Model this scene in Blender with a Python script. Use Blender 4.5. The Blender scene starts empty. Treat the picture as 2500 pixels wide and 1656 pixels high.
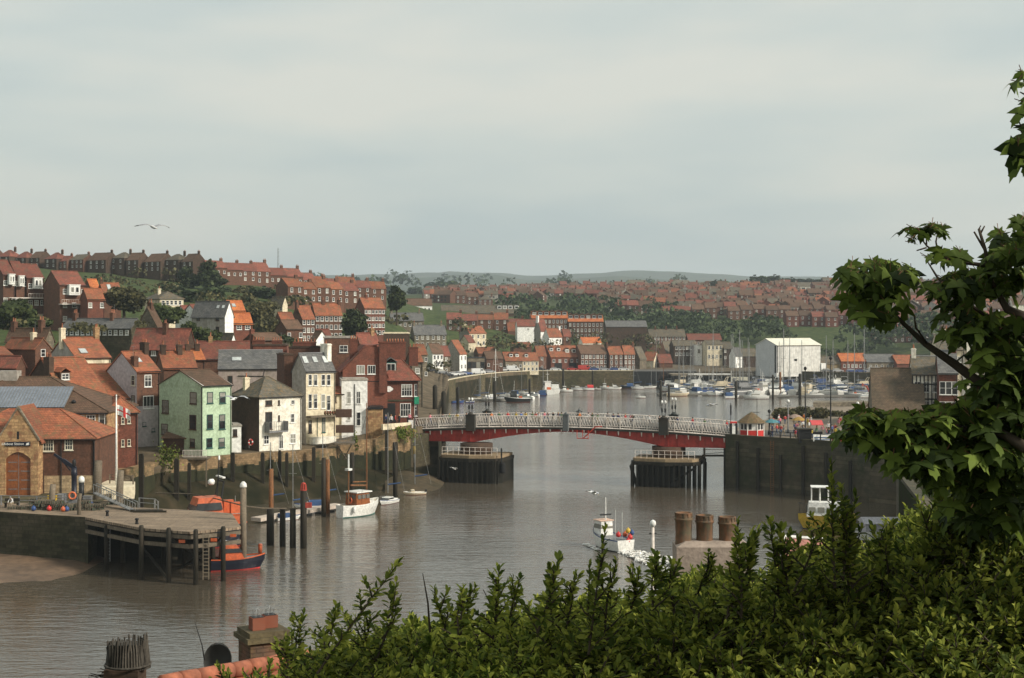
import bpy, math, random
import numpy as np
from mathutils import Vector, Matrix, noise
R = math.radians
C = bpy.context.scene.collection
sc = bpy.context.scene
rng = random.Random(7)
F, CX, HY, CZ = 3500.0, 1250.0, 790.0, 25.0        # focal length in photo pixels, centre column, horizon row, eye height

# ---------------------------------------------------------------- camera, world, sun, exposure
cam = bpy.data.cameras.new('camera'); co = bpy.data.objects.new('camera', cam); C.objects.link(co)
co.location = (0, 0, CZ); co.rotation_euler = (R(90), 0, 0)
cam.sensor_width = 36; cam.lens = 36*F/2500; cam.shift_y = (HY-828)/2500
cam.clip_start = 0.2; cam.clip_end = 20000
sc.camera = co
SUN_EL, SUN_AZ = 32.0, 114.0                         # azimuth measured clockwise from +Y
world = bpy.data.worlds.new('World'); sc.world = world; world.use_nodes = True
nt = world.node_tree; nt.nodes.clear()
def wn(t, **k):
    n = nt.nodes.new(t)
    for a, b in k.items(): setattr(n, a, b)
    return n
sky = wn('ShaderNodeTexSky', sky_type='NISHITA', sun_disc=False, sun_elevation=R(SUN_EL), sun_rotation=R(SUN_AZ), air_density=1.5, dust_density=3)
tc = wn('ShaderNodeTexCoord'); mp = wn('ShaderNodeMapping'); mp.inputs['Scale'].default_value = (1.6, 1.6, 7)
mp.inputs['Rotation'].default_value = (0, R(4), 0)
n1 = wn('ShaderNodeTexNoise'); n1.inputs['Scale'].default_value = 1.5; n1.inputs['Detail'].default_value = 4; n1.inputs['Roughness'].default_value = .5
cr = wn('ShaderNodeValToRGB'); e = cr.color_ramp
e.elements[0].position = .38; e.elements[0].color = (.315, .365, .365, 1)
e.elements[1].position = .62; e.elements[1].color = (.455, .455, .41, 1)
m_ = e.elements.new(.5); m_.color = (.385, .415, .392, 1)
mul = wn('ShaderNodeMix', data_type='RGBA', blend_type='MULTIPLY'); mul.inputs['Factor'].default_value = 1; mul.inputs[7].default_value = (.08, .08, .08, 1)
mx = wn('ShaderNodeMix', data_type='RGBA'); mx.inputs['Factor'].default_value = .9
bg = wn('ShaderNodeBackground'); bg.inputs['Strength'].default_value = 1.0; wo = wn('ShaderNodeOutputWorld')
L = nt.links.new
L(tc.outputs['Generated'], mp.inputs['Vector']); L(mp.outputs[0], n1.inputs['Vector']); L(n1.outputs['Fac'], cr.inputs['Fac'])
L(sky.outputs[0], mul.inputs[6]); L(mul.outputs[2], mx.inputs[6]); L(cr.outputs[0], mx.inputs[7]); L(mx.outputs[2], bg.inputs['Color']); L(bg.outputs[0], wo.inputs[0])
sl = bpy.data.lights.new('sun', 'SUN'); so = bpy.data.objects.new('sun', sl); C.objects.link(so)
sl.energy = 2.75; sl.angle = R(9); sl.color = (1, .93, .82)
az, el = R(SUN_AZ), R(SUN_EL)
so.rotation_euler = Vector((math.sin(az)*math.cos(el), math.cos(az)*math.cos(el), math.sin(el))).to_track_quat('Z', 'Y').to_euler()
sc.view_settings.view_transform = 'Standard'; sc.view_settings.look = 'None'
sc.view_settings.exposure = 0.75; sc.view_settings.gamma = 1
sc.render.engine = 'CYCLES'

# ---------------------------------------------------------------- helpers
def X(px, D): return (px-CX)*D/F
def Z(py, D): return CZ+(HY-py)*D/F
def P(px, py, D): return Vector((X(px, D), D, Z(py, D)))
def DW(py, z=0.0): return (CZ-z)*F/(py-HY)          # depth of a point of height z seen in row py

def tag(o, label=None, cat=None, group=None, kind=None):
    if label: o['label'] = label
    if cat: o['category'] = cat
    if group: o['group'] = group
    if kind: o['kind'] = kind
    return o
def empty(name, loc=(0, 0, 0), rz=0.0, label=None, cat=None, group=None):
    o = bpy.data.objects.new(name, None); C.objects.link(o); o.location = loc; o.rotation_euler = (0, 0, rz)
    o.empty_display_size = .2
    return tag(o, label, cat, group)

MATS = {}
def mat(name, c, v=None, s1=.35, s2=5.0, rough=.85, pat=None, rnd=.12, spec=.25, metal=0, island=None, streak=False, bump=0, ps=1.0, grime=None):
    """procedural surface: base colour c, patch colour v, optional course pattern, object or leaf random brightness"""
    if name in MATS: return MATS[name]
    m = bpy.data.materials.new(name); m.use_nodes = True; MATS[name] = m
    t = m.node_tree; N = t.nodes; K = t.links.new
    b = N['Principled BSDF']; b.inputs['Roughness'].default_value = rough; b.inputs['Metallic'].default_value = metal
    b.inputs['Specular IOR Level'].default_value = spec
    if v is None: v = tuple(q*.78 for q in c)
    co_ = N.new('ShaderNodeTexCoord'); oi = N.new('ShaderNodeObjectInfo')
    add = N.new('ShaderNodeVectorMath'); add.operation = 'MULTIPLY_ADD'
    rv = N.new('ShaderNodeCombineXYZ')
    K(oi.outputs['Random'], rv.inputs[0]); K(oi.outputs['Random'], rv.inputs[1])
    K(rv.outputs[0], add.inputs[0]); add.inputs[1].default_value = (37, 23, 0); K(co_.outputs['Object'], add.inputs[2])
    src = add.outputs[0]
    nA = N.new('ShaderNodeTexNoise'); nA.inputs['Scale'].default_value = s1; nA.inputs['Detail'].default_value = 5; nA.inputs['Roughness'].default_value = .65
    if streak:
        mm = N.new('ShaderNodeMapping'); mm.inputs['Scale'].default_value = (2.2, 2.2, .35); K(src, mm.inputs[0]); K(mm.outputs[0], nA.inputs['Vector'])
    else: K(src, nA.inputs['Vector'])
    ra = N.new('ShaderNodeMapRange'); ra.inputs[1].default_value = .38; ra.inputs[2].default_value = .64; K(nA.outputs['Fac'], ra.inputs[0])
    mA = N.new('ShaderNodeMix'); mA.data_type = 'RGBA'; mA.inputs[6].default_value = (*c, 1); mA.inputs[7].default_value = (*v, 1); K(ra.outputs[0], mA.inputs['Factor'])
    nB = N.new('ShaderNodeTexNoise'); nB.inputs['Scale'].default_value = s2; nB.inputs['Detail'].default_value = 3; K(src, nB.inputs['Vector'])
    rb = N.new('ShaderNodeMapRange'); rb.inputs[1].default_value = .3; rb.inputs[2].default_value = .7; rb.inputs[3].default_value = .78; rb.inputs[4].default_value = 1.2; K(nB.outputs['Fac'], rb.inputs[0])
    val = rb.outputs[0]
    def mulv(a, bb):
        q = N.new('ShaderNodeMath'); q.operation = 'MULTIPLY'; K(a, q.inputs[0]); K(bb, q.inputs[1]); return q.outputs[0]
    if rnd:
        rr = N.new('ShaderNodeMapRange'); rr.inputs[3].default_value = 1-rnd; rr.inputs[4].default_value = 1+rnd; K(oi.outputs['Random'], rr.inputs[0]); val = mulv(val, rr.outputs[0])
    if island:
        ge = N.new('ShaderNodeNewGeometry'); ri = N.new('ShaderNodeMapRange'); ri.inputs[3].default_value = 1-island; ri.inputs[4].default_value = 1+island
        K(ge.outputs['Random Per Island'], ri.inputs[0]); val = mulv(val, ri.outputs[0])
        K(ge.outputs['Random Per Island'], mA.inputs['Factor'])
    hgt = nB.outputs['Fac']
    if pat:
        sx = N.new('ShaderNodeSeparateXYZ'); K(src, sx.inputs[0]); ad = N.new('ShaderNodeMath'); K(sx.outputs[0], ad.inputs[0]); K(sx.outputs[1], ad.inputs[1])
        cb = N.new('ShaderNodeCombineXYZ'); K(sx.outputs[0] if pat == 'plank' else ad.outputs[0], cb.inputs[0]); K(sx.outputs[1 if pat == 'plank' else 2], cb.inputs[1])
        br = N.new('ShaderNodeTexBrick'); K(cb.outputs[0], br.inputs['Vector'])
        P_ = {'brick': (.23, .075, .012, .86, 1.14, .75), 'tile': (.30, .24, .035, .84, 1.12, .68), 'stone': (.75, .36, .03, .7, 1.25, .72), 'slate': (.4, .25, .03, .8, 1.16, .7), 'plank': (5, .3, .035, .72, 1.18, .4)}[pat]
        br.inputs['Brick Width'].default_value = P_[0]*ps; br.inputs['Row Height'].default_value = P_[1]*ps; br.inputs['Mortar Size'].default_value = P_[2]*ps
        br.inputs['Scale'].default_value = 1
        br.inputs['Color1'].default_value = (P_[3],)*3+(1,); br.inputs['Color2'].default_value = (P_[4],)*3+(1,); br.inputs['Mortar'].default_value = (P_[5],)*3+(1,)
        val = mulv(val, br.outputs['Color']); hgt = br.outputs['Color']
    fin = N.new('ShaderNodeVectorMath'); fin.operation = 'SCALE'; K(mA.outputs[2], fin.inputs[0]); K(val, fin.inputs['Scale'])
    out = fin.outputs[0]
    if grime:
        nG = N.new('ShaderNodeTexNoise'); nG.inputs['Scale'].default_value = grime[3]; nG.inputs['Detail'].default_value = 8; nG.inputs['Roughness'].default_value = .75; K(src, nG.inputs['Vector'])
        rg = N.new('ShaderNodeMapRange'); rg.inputs[1].default_value = .5; rg.inputs[2].default_value = .66; K(nG.outputs['Fac'], rg.inputs[0])
        mG = N.new('ShaderNodeMix'); mG.data_type = 'RGBA'; K(rg.outputs[0], mG.inputs['Factor']); K(out, mG.inputs[6]); mG.inputs[7].default_value = (*grime[:3], 1); out = mG.outputs[2]
    K(out, b.inputs['Base Color'])
    if bump:
        bp = N.new('ShaderNodeBump'); bp.inputs['Strength'].default_value = bump; bp.inputs['Distance'].default_value = .03; K(hgt, bp.inputs['Height']); K(bp.outputs[0], b.inputs['Normal'])
    return m

class MB:
    def __init__(s): s.v = []; s.f = []; s.m = []; s.sm = []
    def poly(s, pts, m=0, sm=False):
        n = len(s.v); s.v += [tuple(p) for p in pts]; s.f.append(tuple(range(n, n+len(pts)))); s.m.append(m); s.sm.append(sm); return s
    def mesh(s, vs, fs, m=0, sm=False):
        n = len(s.v); s.v += [tuple(p) for p in vs]
        for f in fs: s.f.append(tuple(i+n for i in f)); s.m.append(m); s.sm.append(sm)
        return s
    def box(s, x0, y0, z0, x1, y1, z1, m=0, M=None):
        vs = [(x, y, z) for z in (z0, z1) for y in (y0, y1) for x in (x0, x1)]
        if M is not None: vs = [M @ Vector(q) for q in vs]
        return s.mesh(vs, [(0, 2, 3, 1), (4, 5, 7, 6), (0, 1, 5, 4), (1, 3, 7, 5), (3, 2, 6, 7), (2, 0, 4, 6)], m)
    def extr(s, prof, a, b, axis='x', m=0, sm=False):
        n = len(prof)
        g = {'x': lambda t, p: (t, p[0], p[1]), 'y': lambda t, p: (p[0], t, p[1]), 'z': lambda t, p: (p[0], p[1], t)}[axis]
        vs = [g(a, p) for p in prof]+[g(b, p) for p in prof]
        fs = [tuple(range(n)), tuple(range(2*n-1, n-1, -1))]+[(i, i+n, (i+1) % n+n, (i+1) % n) for i in range(n)]
        return s.mesh(vs, fs, m, sm)
    def tube(s, pts, r, n=8, m=0, cap=True):
        pts = [Vector(p) for p in pts]
        if not hasattr(r, '__len__'): r = [r]*len(pts)
        vs = []; k = len(pts)
        for i, p in enumerate(pts):
            d = (pts[min(i+1, k-1)]-pts[max(i-1, 0)])
            if d.length < 1e-6: d = Vector((0, 0, 1))
            d.normalize(); a = d.orthogonal() if abs(d.z) > .9 else d.cross(Vector((0, 0, 1)))
            if abs(d.z) > .9: a = d.cross(Vector((0, 1, 0)))
            a.normalize(); b = d.cross(a)
            for j in range(n):
                t = 2*math.pi*j/n; vs.append(p+(a*math.cos(t)+b*math.sin(t))*r[i])
        fs = [(i*n+j, i*n+(j+1) % n, (i+1)*n+(j+1) % n, (i+1)*n+j) for i in range(k-1) for j in range(n)]
        if cap: fs += [tuple(range(n-1, -1, -1)), tuple(range((k-1)*n, k*n))]
        return s.mesh(vs, fs, m, n > 6)
    def lathe(s, prof, c=(0, 0, 0), n=12, m=0, sm=True, sx=1, sy=1):
        vs = []; k = len(prof)
        for (r, z) in prof:
            for j in range(n):
                t = 2*math.pi*j/n; vs.append((c[0]+r*sx*math.cos(t), c[1]+r*sy*math.sin(t), c[2]+z))
        fs = [(i*n+j, i*n+(j+1) % n, (i+1)*n+(j+1) % n, (i+1)*n+j) for i in range(k-1) for j in range(n)]
        fs += [tuple(range(n-1, -1, -1)), tuple(range((k-1)*n, k*n))]
        return s.mesh(vs, fs, m, sm)
    def ring(s, c, Rr, r, ax='y', n=16, k=6, m=0):
        vs = []; fs = []
        for i in range(n):
            for j in range(k):
                t = 2*math.pi*i/n; u = 2*math.pi*j/k; q = Rr+r*math.cos(u)
                a, b, h = q*math.cos(t), q*math.sin(t), r*math.sin(u)
                vs.append((c[0]+a, c[1]+h, c[2]+b) if ax == 'y' else (c[0]+a, c[1]+b, c[2]+h))
                fs.append((i*k+j, i*k+(j+1) % k, ((i+1) % n)*k+(j+1) % k, ((i+1) % n)*k+j))
        return s.mesh(vs, fs, m, True)
    def data(s, name, mats):
        me = bpy.data.meshes.new(name); me.from_pydata(s.v, [], s.f)
        for q in (mats if isinstance(mats, (list, tuple)) else [mats]): me.materials.append(q)
        me.polygons.foreach_set('material_index', s.m); me.polygons.foreach_set('use_smooth', s.sm); me.update(); return me
    def build(s, name, mats, parent=None, loc=(0, 0, 0), rz=0.0):
        return link(name, s.data(name, mats), parent, loc, rz)
def link(name, me, parent=None, loc=(0, 0, 0), rz=0.0):
    o = bpy.data.objects.new(name, me); C.objects.link(o); o.parent = parent; o.location = loc; o.rotation_euler = (0, 0, rz); return o
KIDS = {}
def kids(o):
    return [q for q in o.children]
def dup(root, loc, rz=0.0, s=1.0, label=None, group=None, cat=None, re=None):
    r = root.copy(); C.objects.link(r); r.location = loc; r.rotation_euler = (0, 0, rz); r.scale = (s, s, s) if not hasattr(s, '__len__') else s
    if label: r['label'] = label
    if group: r['group'] = group
    if cat: r['category'] = cat
    def rec(a, b):
        for ch in a.children:
            if ch is b: continue
            c = ch.copy(); C.objects.link(c); c.parent = b; recolor(c, re); rec(ch, c)
    recolor(r, re); rec(root, r); return r
def recolor(c, re):
    if re and c.type == 'MESH':
        for i, sl_ in enumerate(c.material_slots):
            if sl_.material and sl_.material.name in re:
                k = re[sl_.material.name]; sl_.link = 'OBJECT'; sl_.material = k

# ---------------------------------------------------------------- materials
orange = mat('pantile_orange', (.33, .108, .052), (.21, .078, .045), s1=.5, s2=2.5, pat='tile', rnd=.2, bump=.5, grime=(.13, .10, .05, .9))
orange2 = mat('pantile_bright', (.52, .17, .055), (.38, .11, .045), s1=.5, s2=2.5, pat='tile', rnd=.1, bump=.5)
redroof = mat('pantile_red', (.25, .08, .052), (.17, .062, .045), s1=.5, s2=2.5, pat='tile', rnd=.2, bump=.5, grime=(.09, .07, .045, .8))
brownroof = mat('tile_brown', (.15, .085, .055), (.10, .065, .04), s1=.5, s2=2.5, pat='tile', rnd=.2, bump=.4)
greyroof = mat('slate_grey', (.15, .145, .135), (.10, .10, .10), s1=.6, s2=2.5, pat='slate', rnd=.15, bump=.3)
slateroof = mat('slate_brown', (.13, .115, .09), (.085, .08, .06), s1=.6, s2=2.5, pat='slate', rnd=.15, bump=.3, grime=(.2, .13, .06, 1.6))
brick = mat('brick_brown', (.145, .068, .042), (.10, .052, .034), s1=1.2, s2=4, pat='brick', rnd=.2)
brickred = mat('brick_red', (.18, .063, .04), (.12, .048, .032), s1=1.2, s2=4, pat='brick', rnd=.15)
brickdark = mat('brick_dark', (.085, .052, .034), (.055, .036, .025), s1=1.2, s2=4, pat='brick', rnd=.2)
stonetan = mat('stone_tan', (.42, .27, .13), (.30, .18, .09), s1=1.2, s2=4, pat='stone', rnd=.05, bump=.5, grime=(.22, .09, .05, 1.3))
stonewall = mat('stone_rubble', (.27, .18, .095), (.16, .105, .055), s1=.5, s2=2.5, pat='stone', ps=.8, rnd=.08, bump=.6, grime=(.045, .05, .02, .45))
stonedark = mat('stone_dark', (.085, .068, .042), (.045, .042, .022), s1=.25, s2=2, pat='stone', rnd=.05, bump=.5)
quaystone = mat('quay_stone_weedy', (.10, .082, .052), (.05, .046, .026), s1=.16, s2=1.2, pat='stone', ps=1.7, rnd=0, bump=.8, grime=(.028, .034, .014, .14))
stonegrey = mat('stone_grey', (.2, .165, .115), (.13, .11, .08), s1=.8, s2=3, pat='stone', rnd=.15)
green = mat('render_green', (.42, .53, .37), (.39, .50, .34), s1=.3, s2=3, rnd=0, streak=True, grime=(.27, .35, .22, .7))
white = mat('render_white', (.80, .77, .67), (.72, .67, .55), s1=.5, s2=2, rnd=.05, streak=True, grime=(.48, .42, .32, .6))
whiteb = mat('render_bright_white', (.82, .81, .77), (.76, .75, .7), s1=.5, s2=2, rnd=.0, streak=True)
cream = mat('render_cream', (.68, .60, .43), (.58, .50, .36), s1=.5, s2=2, rnd=.08, streak=True, grime=(.38, .32, .22, .6))
greyrend_and_shade = mat('render_grey_and_shade', (.36, .33, .29), (.28, .25, .21), s1=.5, s2=2, rnd=.08, streak=True)  # grey render; on cream and white houses, shade coloured into left walls
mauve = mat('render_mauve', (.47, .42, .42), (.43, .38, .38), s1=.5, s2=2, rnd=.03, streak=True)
pinkgrey = mat('render_pink_grey', (.33, .27, .24), (.26, .22, .18), s1=.5, s2=2, rnd=.03, streak=True)
wpaint = mat('paint_white', (.8, .79, .74), rough=.5, rnd=.03)
cpaint = mat('paint_cream', (.7, .66, .52), rough=.5, rnd=.03)
gpaint = mat('paint_dark_green', (.03, .09, .075), rough=.5)
bpaint = mat('paint_brown', (.08, .045, .03), rough=.6)
kpaint = mat('paint_black', (.018, .018, .018), rough=.5)
glass = mat('window_glass', (.022, .024, .026), (.05, .05, .05), s1=.7, s2=1, rough=.12, spec=.5, rnd=.4)
_t = glass.node_tree; _o = _t.nodes.new('ShaderNodeObjectInfo'); _r = _t.nodes.new('ShaderNodeMapRange'); _r.interpolation_type = 'LINEAR'
_r.inputs[1].default_value = .72; _r.inputs[2].default_value = .8; _m = _t.nodes.new('ShaderNodeMix'); _m.data_type = 'RGBA'; _m.inputs[7].default_value = (.27, .26, .22, 1)
_p = _t.nodes['Principled BSDF']; _s = _p.inputs['Base Color'].links[0].from_socket
_t.links.new(_o.outputs['Random'], _r.inputs[0]); _t.links.new(_r.outputs[0], _m.inputs['Factor']); _t.links.new(_s, _m.inputs[6]); _t.links.new(_m.outputs[2], _p.inputs['Base Color'])
glass2 = mat('window_blind', (.3, .29, .25), (.12, .12, .11), s1=.7, s2=1, rough=.3, rnd=.4)
skyglass = mat('rooflight_glass', (.55, .58, .56), rough=.2, spec=.6, rnd=.2)
potm = mat('clay_pot', (.38, .14, .07), (.3, .13, .08), s1=2, rnd=.3)
potcream = mat('clay_pot_cream', (.5, .4, .24), rnd=.2)
lead = mat('lead_flashing', (.2, .2, .2), rough=.6)
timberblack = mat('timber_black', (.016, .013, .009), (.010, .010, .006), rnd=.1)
timber = mat('timber_wet', (.028, .022, .014), (.017, .015, .009), s1=1, s2=6, rough=.7, rnd=.2, streak=True)
timberdry = mat('timber_grey', (.17, .135, .095), (.11, .09, .065), s1=1, s2=6, rough=.85, rnd=.2, streak=True)
decking = mat('timber_decking', (.30, .225, .155), (.22, .165, .115), s1=.5, s2=3, rough=.85, pat='plank', rnd=.05)
rust = mat('timber_orange', (.23, .10, .04), (.12, .06, .03), s1=2, rnd=.1, streak=True)
orangep = mat('paint_orange', (.55, .105, .03), (.42, .09, .03), s1=1, rough=.4, rnd=.03, spec=.5)
redp = mat('paint_red', (.55, .035, .03), rough=.45, rnd=.05, spec=.4)
bluep = mat('paint_blue', (.03, .07, .2), rough=.5, rnd=.1, spec=.4)
navy = mat('paint_navy', (.006, .008, .018), rough=.45, rnd=.1, spec=.4)
greyp = mat('paint_grey', (.2, .2, .2), rough=.5, rnd=.1)
metal = mat('metal_galvanised', (.32, .32, .31), rough=.4, metal=.5, rnd=.1)
yellowp = mat('paint_yellow', (.52, .34, .03), (.46, .29, .03), rough=.4, rnd=0, spec=.4)
tealp = mat('paint_teal', (.04, .2, .2), rough=.5)
varnish = mat('wood_varnished', (.26, .085, .025), (.19, .06, .02), s1=2, rough=.35, spec=.5)
gel = mat('boat_gelcoat', (.72, .71, .66), (.6, .59, .55), s1=.4, rough=.35, rnd=.12, spec=.5)
gelcream = mat('boat_cream', (.62, .52, .36), rough=.35, rnd=.05, spec=.5)
antif = mat('antifouling_red', (.14, .025, .02), rough=.7)
tarp = mat('canvas_blue', (.035, .075, .17), (.03, .06, .13), rough=.8, rnd=.2)
rubber = mat('rubber', (.012, .012, .012), rough=.8)
girder = mat('girder_red', (.36, .042, .03), (.25, .035, .026), s1=.4, s2=2, rough=.6, rnd=0, streak=True)
lattice = mat('lattice_white', (.76, .69, .62), (.58, .51, .45), s1=.7, rnd=.08)
asphalt = mat('asphalt', (.11, .10, .09), (.085, .08, .07), s1=.2, rnd=0)
paving = mat('paving_stone', (.25, .20, .145), (.17, .135, .10), s1=.25, s2=2, rnd=0)
bark = mat('bark', (.055, .042, .028), (.035, .027, .018), s1=3, rnd=.1)

# ---------------------------------------------------------------- terrain
# each column of land: (photo column, water edge, foot height, wall line, top height, [(depth, height) ...])
COLS = [
 (-900, 148, 1, 150, 5, [(175, 6), (230, 14), (350, 30), (500, 44), (600, 50), (900, 52), (1500, 45), (3000, 60), (6500, 150)]),
 (0, 158, 1, 160, 5, [(176, 5.1), (210, 8), (240, 12), (290, 18), (350, 24), (450, 37), (600, 49.5), (700, 52), (900, 50), (1500, 45), (3000, 60), (6500, 150)]),
 (250, 158, 1, 160, 5, [(176, 5.1), (210, 7), (240, 11), (290, 17), (350, 24), (450, 36), (600, 47), (700, 49), (900, 46), (1500, 45), (3000, 60), (6500, 150)]),
 (330, 181, 2.5, 186, 5.5, [(200, 6.5), (240, 10), (290, 16), (350, 22.5), (450, 35), (600, 45), (700, 47), (900, 44), (1500, 45), (3000, 60), (6500, 160)]),
 (450, 190, 4, 198, 6.4, [(215, 6.8), (240, 9), (290, 14), (350, 21), (450, 32), (560, 41), (620, 43.5), (700, 44), (1500, 45), (3000, 60), (6500, 170)]),
 (600, 195, 4, 205, 6.4, [(225, 6.8), (260, 10), (300, 13.5), (350, 18.5), (420, 27), (560, 40), (650, 42), (1000, 40), (1500, 46), (3000, 62), (6500, 230)]),
 (800, 206, 4, 219, 6.5, [(240, 7), (280, 9.5), (340, 14), (400, 20), (500, 30), (600, 36), (800, 38), (1500, 50), (3000, 66), (6500, 240)]),
 (950, 214, 3, 230, 8.2, [(260, 8.2), (320, 9), (400, 12), (480, 19), (600, 29), (800, 39), (1200, 49), (2000, 60), (3000, 70), (6500, 245)]),
 (1070, 226, 2, 234, 8.4, [(250, 8.2), (300, 7), (470, 7), (520, 10), (600, 17), (700, 29), (900, 38), (1300, 52), (2000, 62), (3000, 72), (6500, 255)]),
 (1096, 473, -1, 474, 6, [(520, 7), (560, 9), (600, 15), (700, 29), (900, 38), (1300, 52), (2000, 62), (3000, 72), (6500, 262)]),
 (1190, 531, -1, 532, 6, [(580, 7), (620, 13), (700, 27), (800, 31), (900, 36), (1300, 52), (2000, 64), (3000, 74), (6500, 258)]),
 (1300, 564, -1, 565, 6, [(600, 6.6), (640, 12), (680, 19), (720, 25), (800, 30), (1000, 40), (1500, 58), (2200, 71), (3500, 88), (6500, 235)]),
 (1500, 564, -1, 565, 6, [(600, 6.5), (640, 9), (700, 17), (760, 24), (850, 32), (1100, 46), (1500, 61), (2200, 75), (3500, 92), (6500, 250)]),
 (1700, 564, -1, 565, 6, [(640, 6.8), (700, 11), (760, 19), (850, 32), (1100, 48), (1500, 64), (2200, 78), (3500, 92), (6500, 240)]),
 (1900, 555, -1, 556, 6, [(640, 6.8), (700, 9), (740, 16), (800, 25), (870, 33), (1100, 49), (1500, 68), (2200, 82), (3500, 92), (6500, 225)]),
 (2100, 540, -1, 541, 6, [(640, 7), (700, 9), (740, 16), (800, 26), (870, 34), (1100, 50), (1500, 70), (2200, 84), (3500, 92), (6500, 225)]),
 (2500, 500, -1, 501, 6, [(640, 9), (700, 14), (800, 28), (870, 34), (1100, 50), (1500, 70), (2200, 84), (3500, 92), (6500, 230)]),
 (3400, 480, -1, 481, 6, [(640, 9), (700, 14), (800, 28), (870, 34), (1100, 50), (1500, 70), (2200, 84), (3500, 92), (6500, 230)]),
]
def col_at(px):
    px = max(COLS[0][0], min(COLS[-1][0], px))
    for A, B in zip(COLS, COLS[1:]):
        if A[0] <= px <= B[0]: return A, B, (px-A[0])/(B[0]-A[0])
def hcol(c, D):
    pts = [(c[3], c[4])]+c[5]
    return float(np.interp(D, [p[0] for p in pts], [p[1] for p in pts]))
def wall_at(px):
    A, B, t = col_at(px); return A[3]*(1-t)+B[3]*t
def ground(px, D):
    A, B, t = col_at(px); t2 = t*t*(3-2*t)
    z = hcol(A, D)*(1-t2)+hcol(B, D)*t2
    if D > 1200:
        z += noise.fractal(Vector((X(px, D)/900, D/900, 0)), 1.0, 2.0, 4)*min(30, (D-1200)/120)
    return z
vs = []; pxs = [p for p in range(-900, 3401, 20)]
for q in (1070, 1096): pxs += [q, q+1]
pxs = sorted(set(pxs)); fr = None; nr = None
for px in pxs:
    A, B, t = col_at(px); lp = lambda i: A[i]*(1-t)+B[i]*t
    dw, zf, dl, zt = lp(1), lp(2), lp(3), lp(4)
    row = [(dw-6, -3), (dw, -.4), (dw+(dl-dw)*.5, -.4+(zf+.4)*.62), (dl, zf), (dl+.05, zt)]
    k = 30; d0 = dl+.05
    for i in range(1, k+1): d = d0*(700/d0)**(i/k); row.append((d, ground(px, d)))
    for i in range(1, 41): d = 700*(6500/700)**(i/40); row.append((d, ground(px, d)))
    row.append((7200, ground(px, 6500)-20))
    nr = len(row)
    for d, z in row: vs.append((X(px, d), d, z))
me = bpy.data.meshes.new('terrain'); nc = len(pxs)
me.from_pydata(vs, [], [(i*nr+j, (i+1)*nr+j, (i+1)*nr+j+1, i*nr+j+1) for i in range(nc-1) for j in range(nr-1)])
tm = bpy.data.materials.new('terrain_ground'); tm.use_nodes = True; t = tm.node_tree; N = t.nodes; K = t.links.new
b = N['Principled BSDF']; b.inputs['Roughness'].default_value = .95; b.inputs['Specular IOR Level'].default_value = .1
g = N.new('ShaderNodeNewGeometry'); sp = N.new('ShaderNodeSeparateXYZ'); K(g.outputs['Position'], sp.inputs[0])
nz = N.new('ShaderNodeTexNoise'); nz.inputs['Scale'].default_value = .35; nz.inputs['Detail'].default_value = 6; K(g.outputs['Position'], nz.inputs['Vector'])
nl = N.new('ShaderNodeTexNoise'); nl.inputs['Scale'].default_value = .012; nl.inputs['Detail'].default_value = 5; K(g.outputs['Position'], nl.inputs['Vector'])
def ramp(cols, f):
    r = N.new('ShaderNodeValToRGB'); e = r.color_ramp
    while len(e.elements) < len(cols): e.elements.new(.5)
    for q, (p, c) in zip(e.elements, cols): q.position = p; q.color = (*c, 1)
    K(f, r.inputs[0]); return r.outputs[0]
mudc = ramp([(.3, (.013, .014, .007)), (.5, (.026, .023, .012)), (.7, (.055, .042, .025))], nz.outputs[0])
grs = ramp([(.3, (.035, .042, .018)), (.5, (.05, .072, .022)), (.72, (.095, .10, .04))], nz.outputs[0])
fld = ramp([(.36, (.03, .04, .02)), (.48, (.055, .07, .03)), (.56, (.032, .042, .022)), (.7, (.11, .11, .055))], nl.outputs[0])
mr = N.new('ShaderNodeMapRange'); mr.inputs[1].default_value = 700; mr.inputs[2].default_value = 1400; K(sp.outputs[1], mr.inputs[0])
m1 = N.new('ShaderNodeMix'); m1.data_type = 'RGBA'; K(mr.outputs[0], m1.inputs['Factor']); K(grs, m1.inputs[6]); K(fld, m1.inputs[7])
mz = N.new('ShaderNodeMapRange'); mz.inputs[1].default_value = 4.9; mz.inputs[2].default_value = 5.1; K(sp.outputs[2], mz.inputs[0])
m2 = N.new('ShaderNodeMix'); m2.data_type = 'RGBA'; K(mz.outputs[0], m2.inputs['Factor']); K(mudc, m2.inputs[6]); K(m1.outputs[2], m2.inputs[7])
pvc = ramp([(.3, (.06, .048, .032)), (.5, (.11, .085, .055)), (.7, (.17, .13, .085))], nz.outputs[0])
mq = N.new('ShaderNodeMapRange'); mq.inputs[1].default_value = 8.6; mq.inputs[2].default_value = 10.5; mq.inputs[3].default_value = 1; mq.inputs[4].default_value = 0; K(sp.outputs[2], mq.inputs[0])
mw = N.new('ShaderNodeMath'); mw.operation = 'MULTIPLY'; K(mq.outputs[0], mw.inputs[0]); K(mz.outputs[0], mw.inputs[1])
m3 = N.new('ShaderNodeMix'); m3.data_type = 'RGBA'; K(mw.outputs[0], m3.inputs['Factor']); K(m2.outputs[2], m3.inputs[6]); K(pvc, m3.inputs[7])
K(m3.outputs[2], b.inputs['Base Color'])
me.materials.append(tm); me.polygons.foreach_set('use_smooth', [False]*len(me.polygons))
tag(link('terrain', me), kind='structure')

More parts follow.
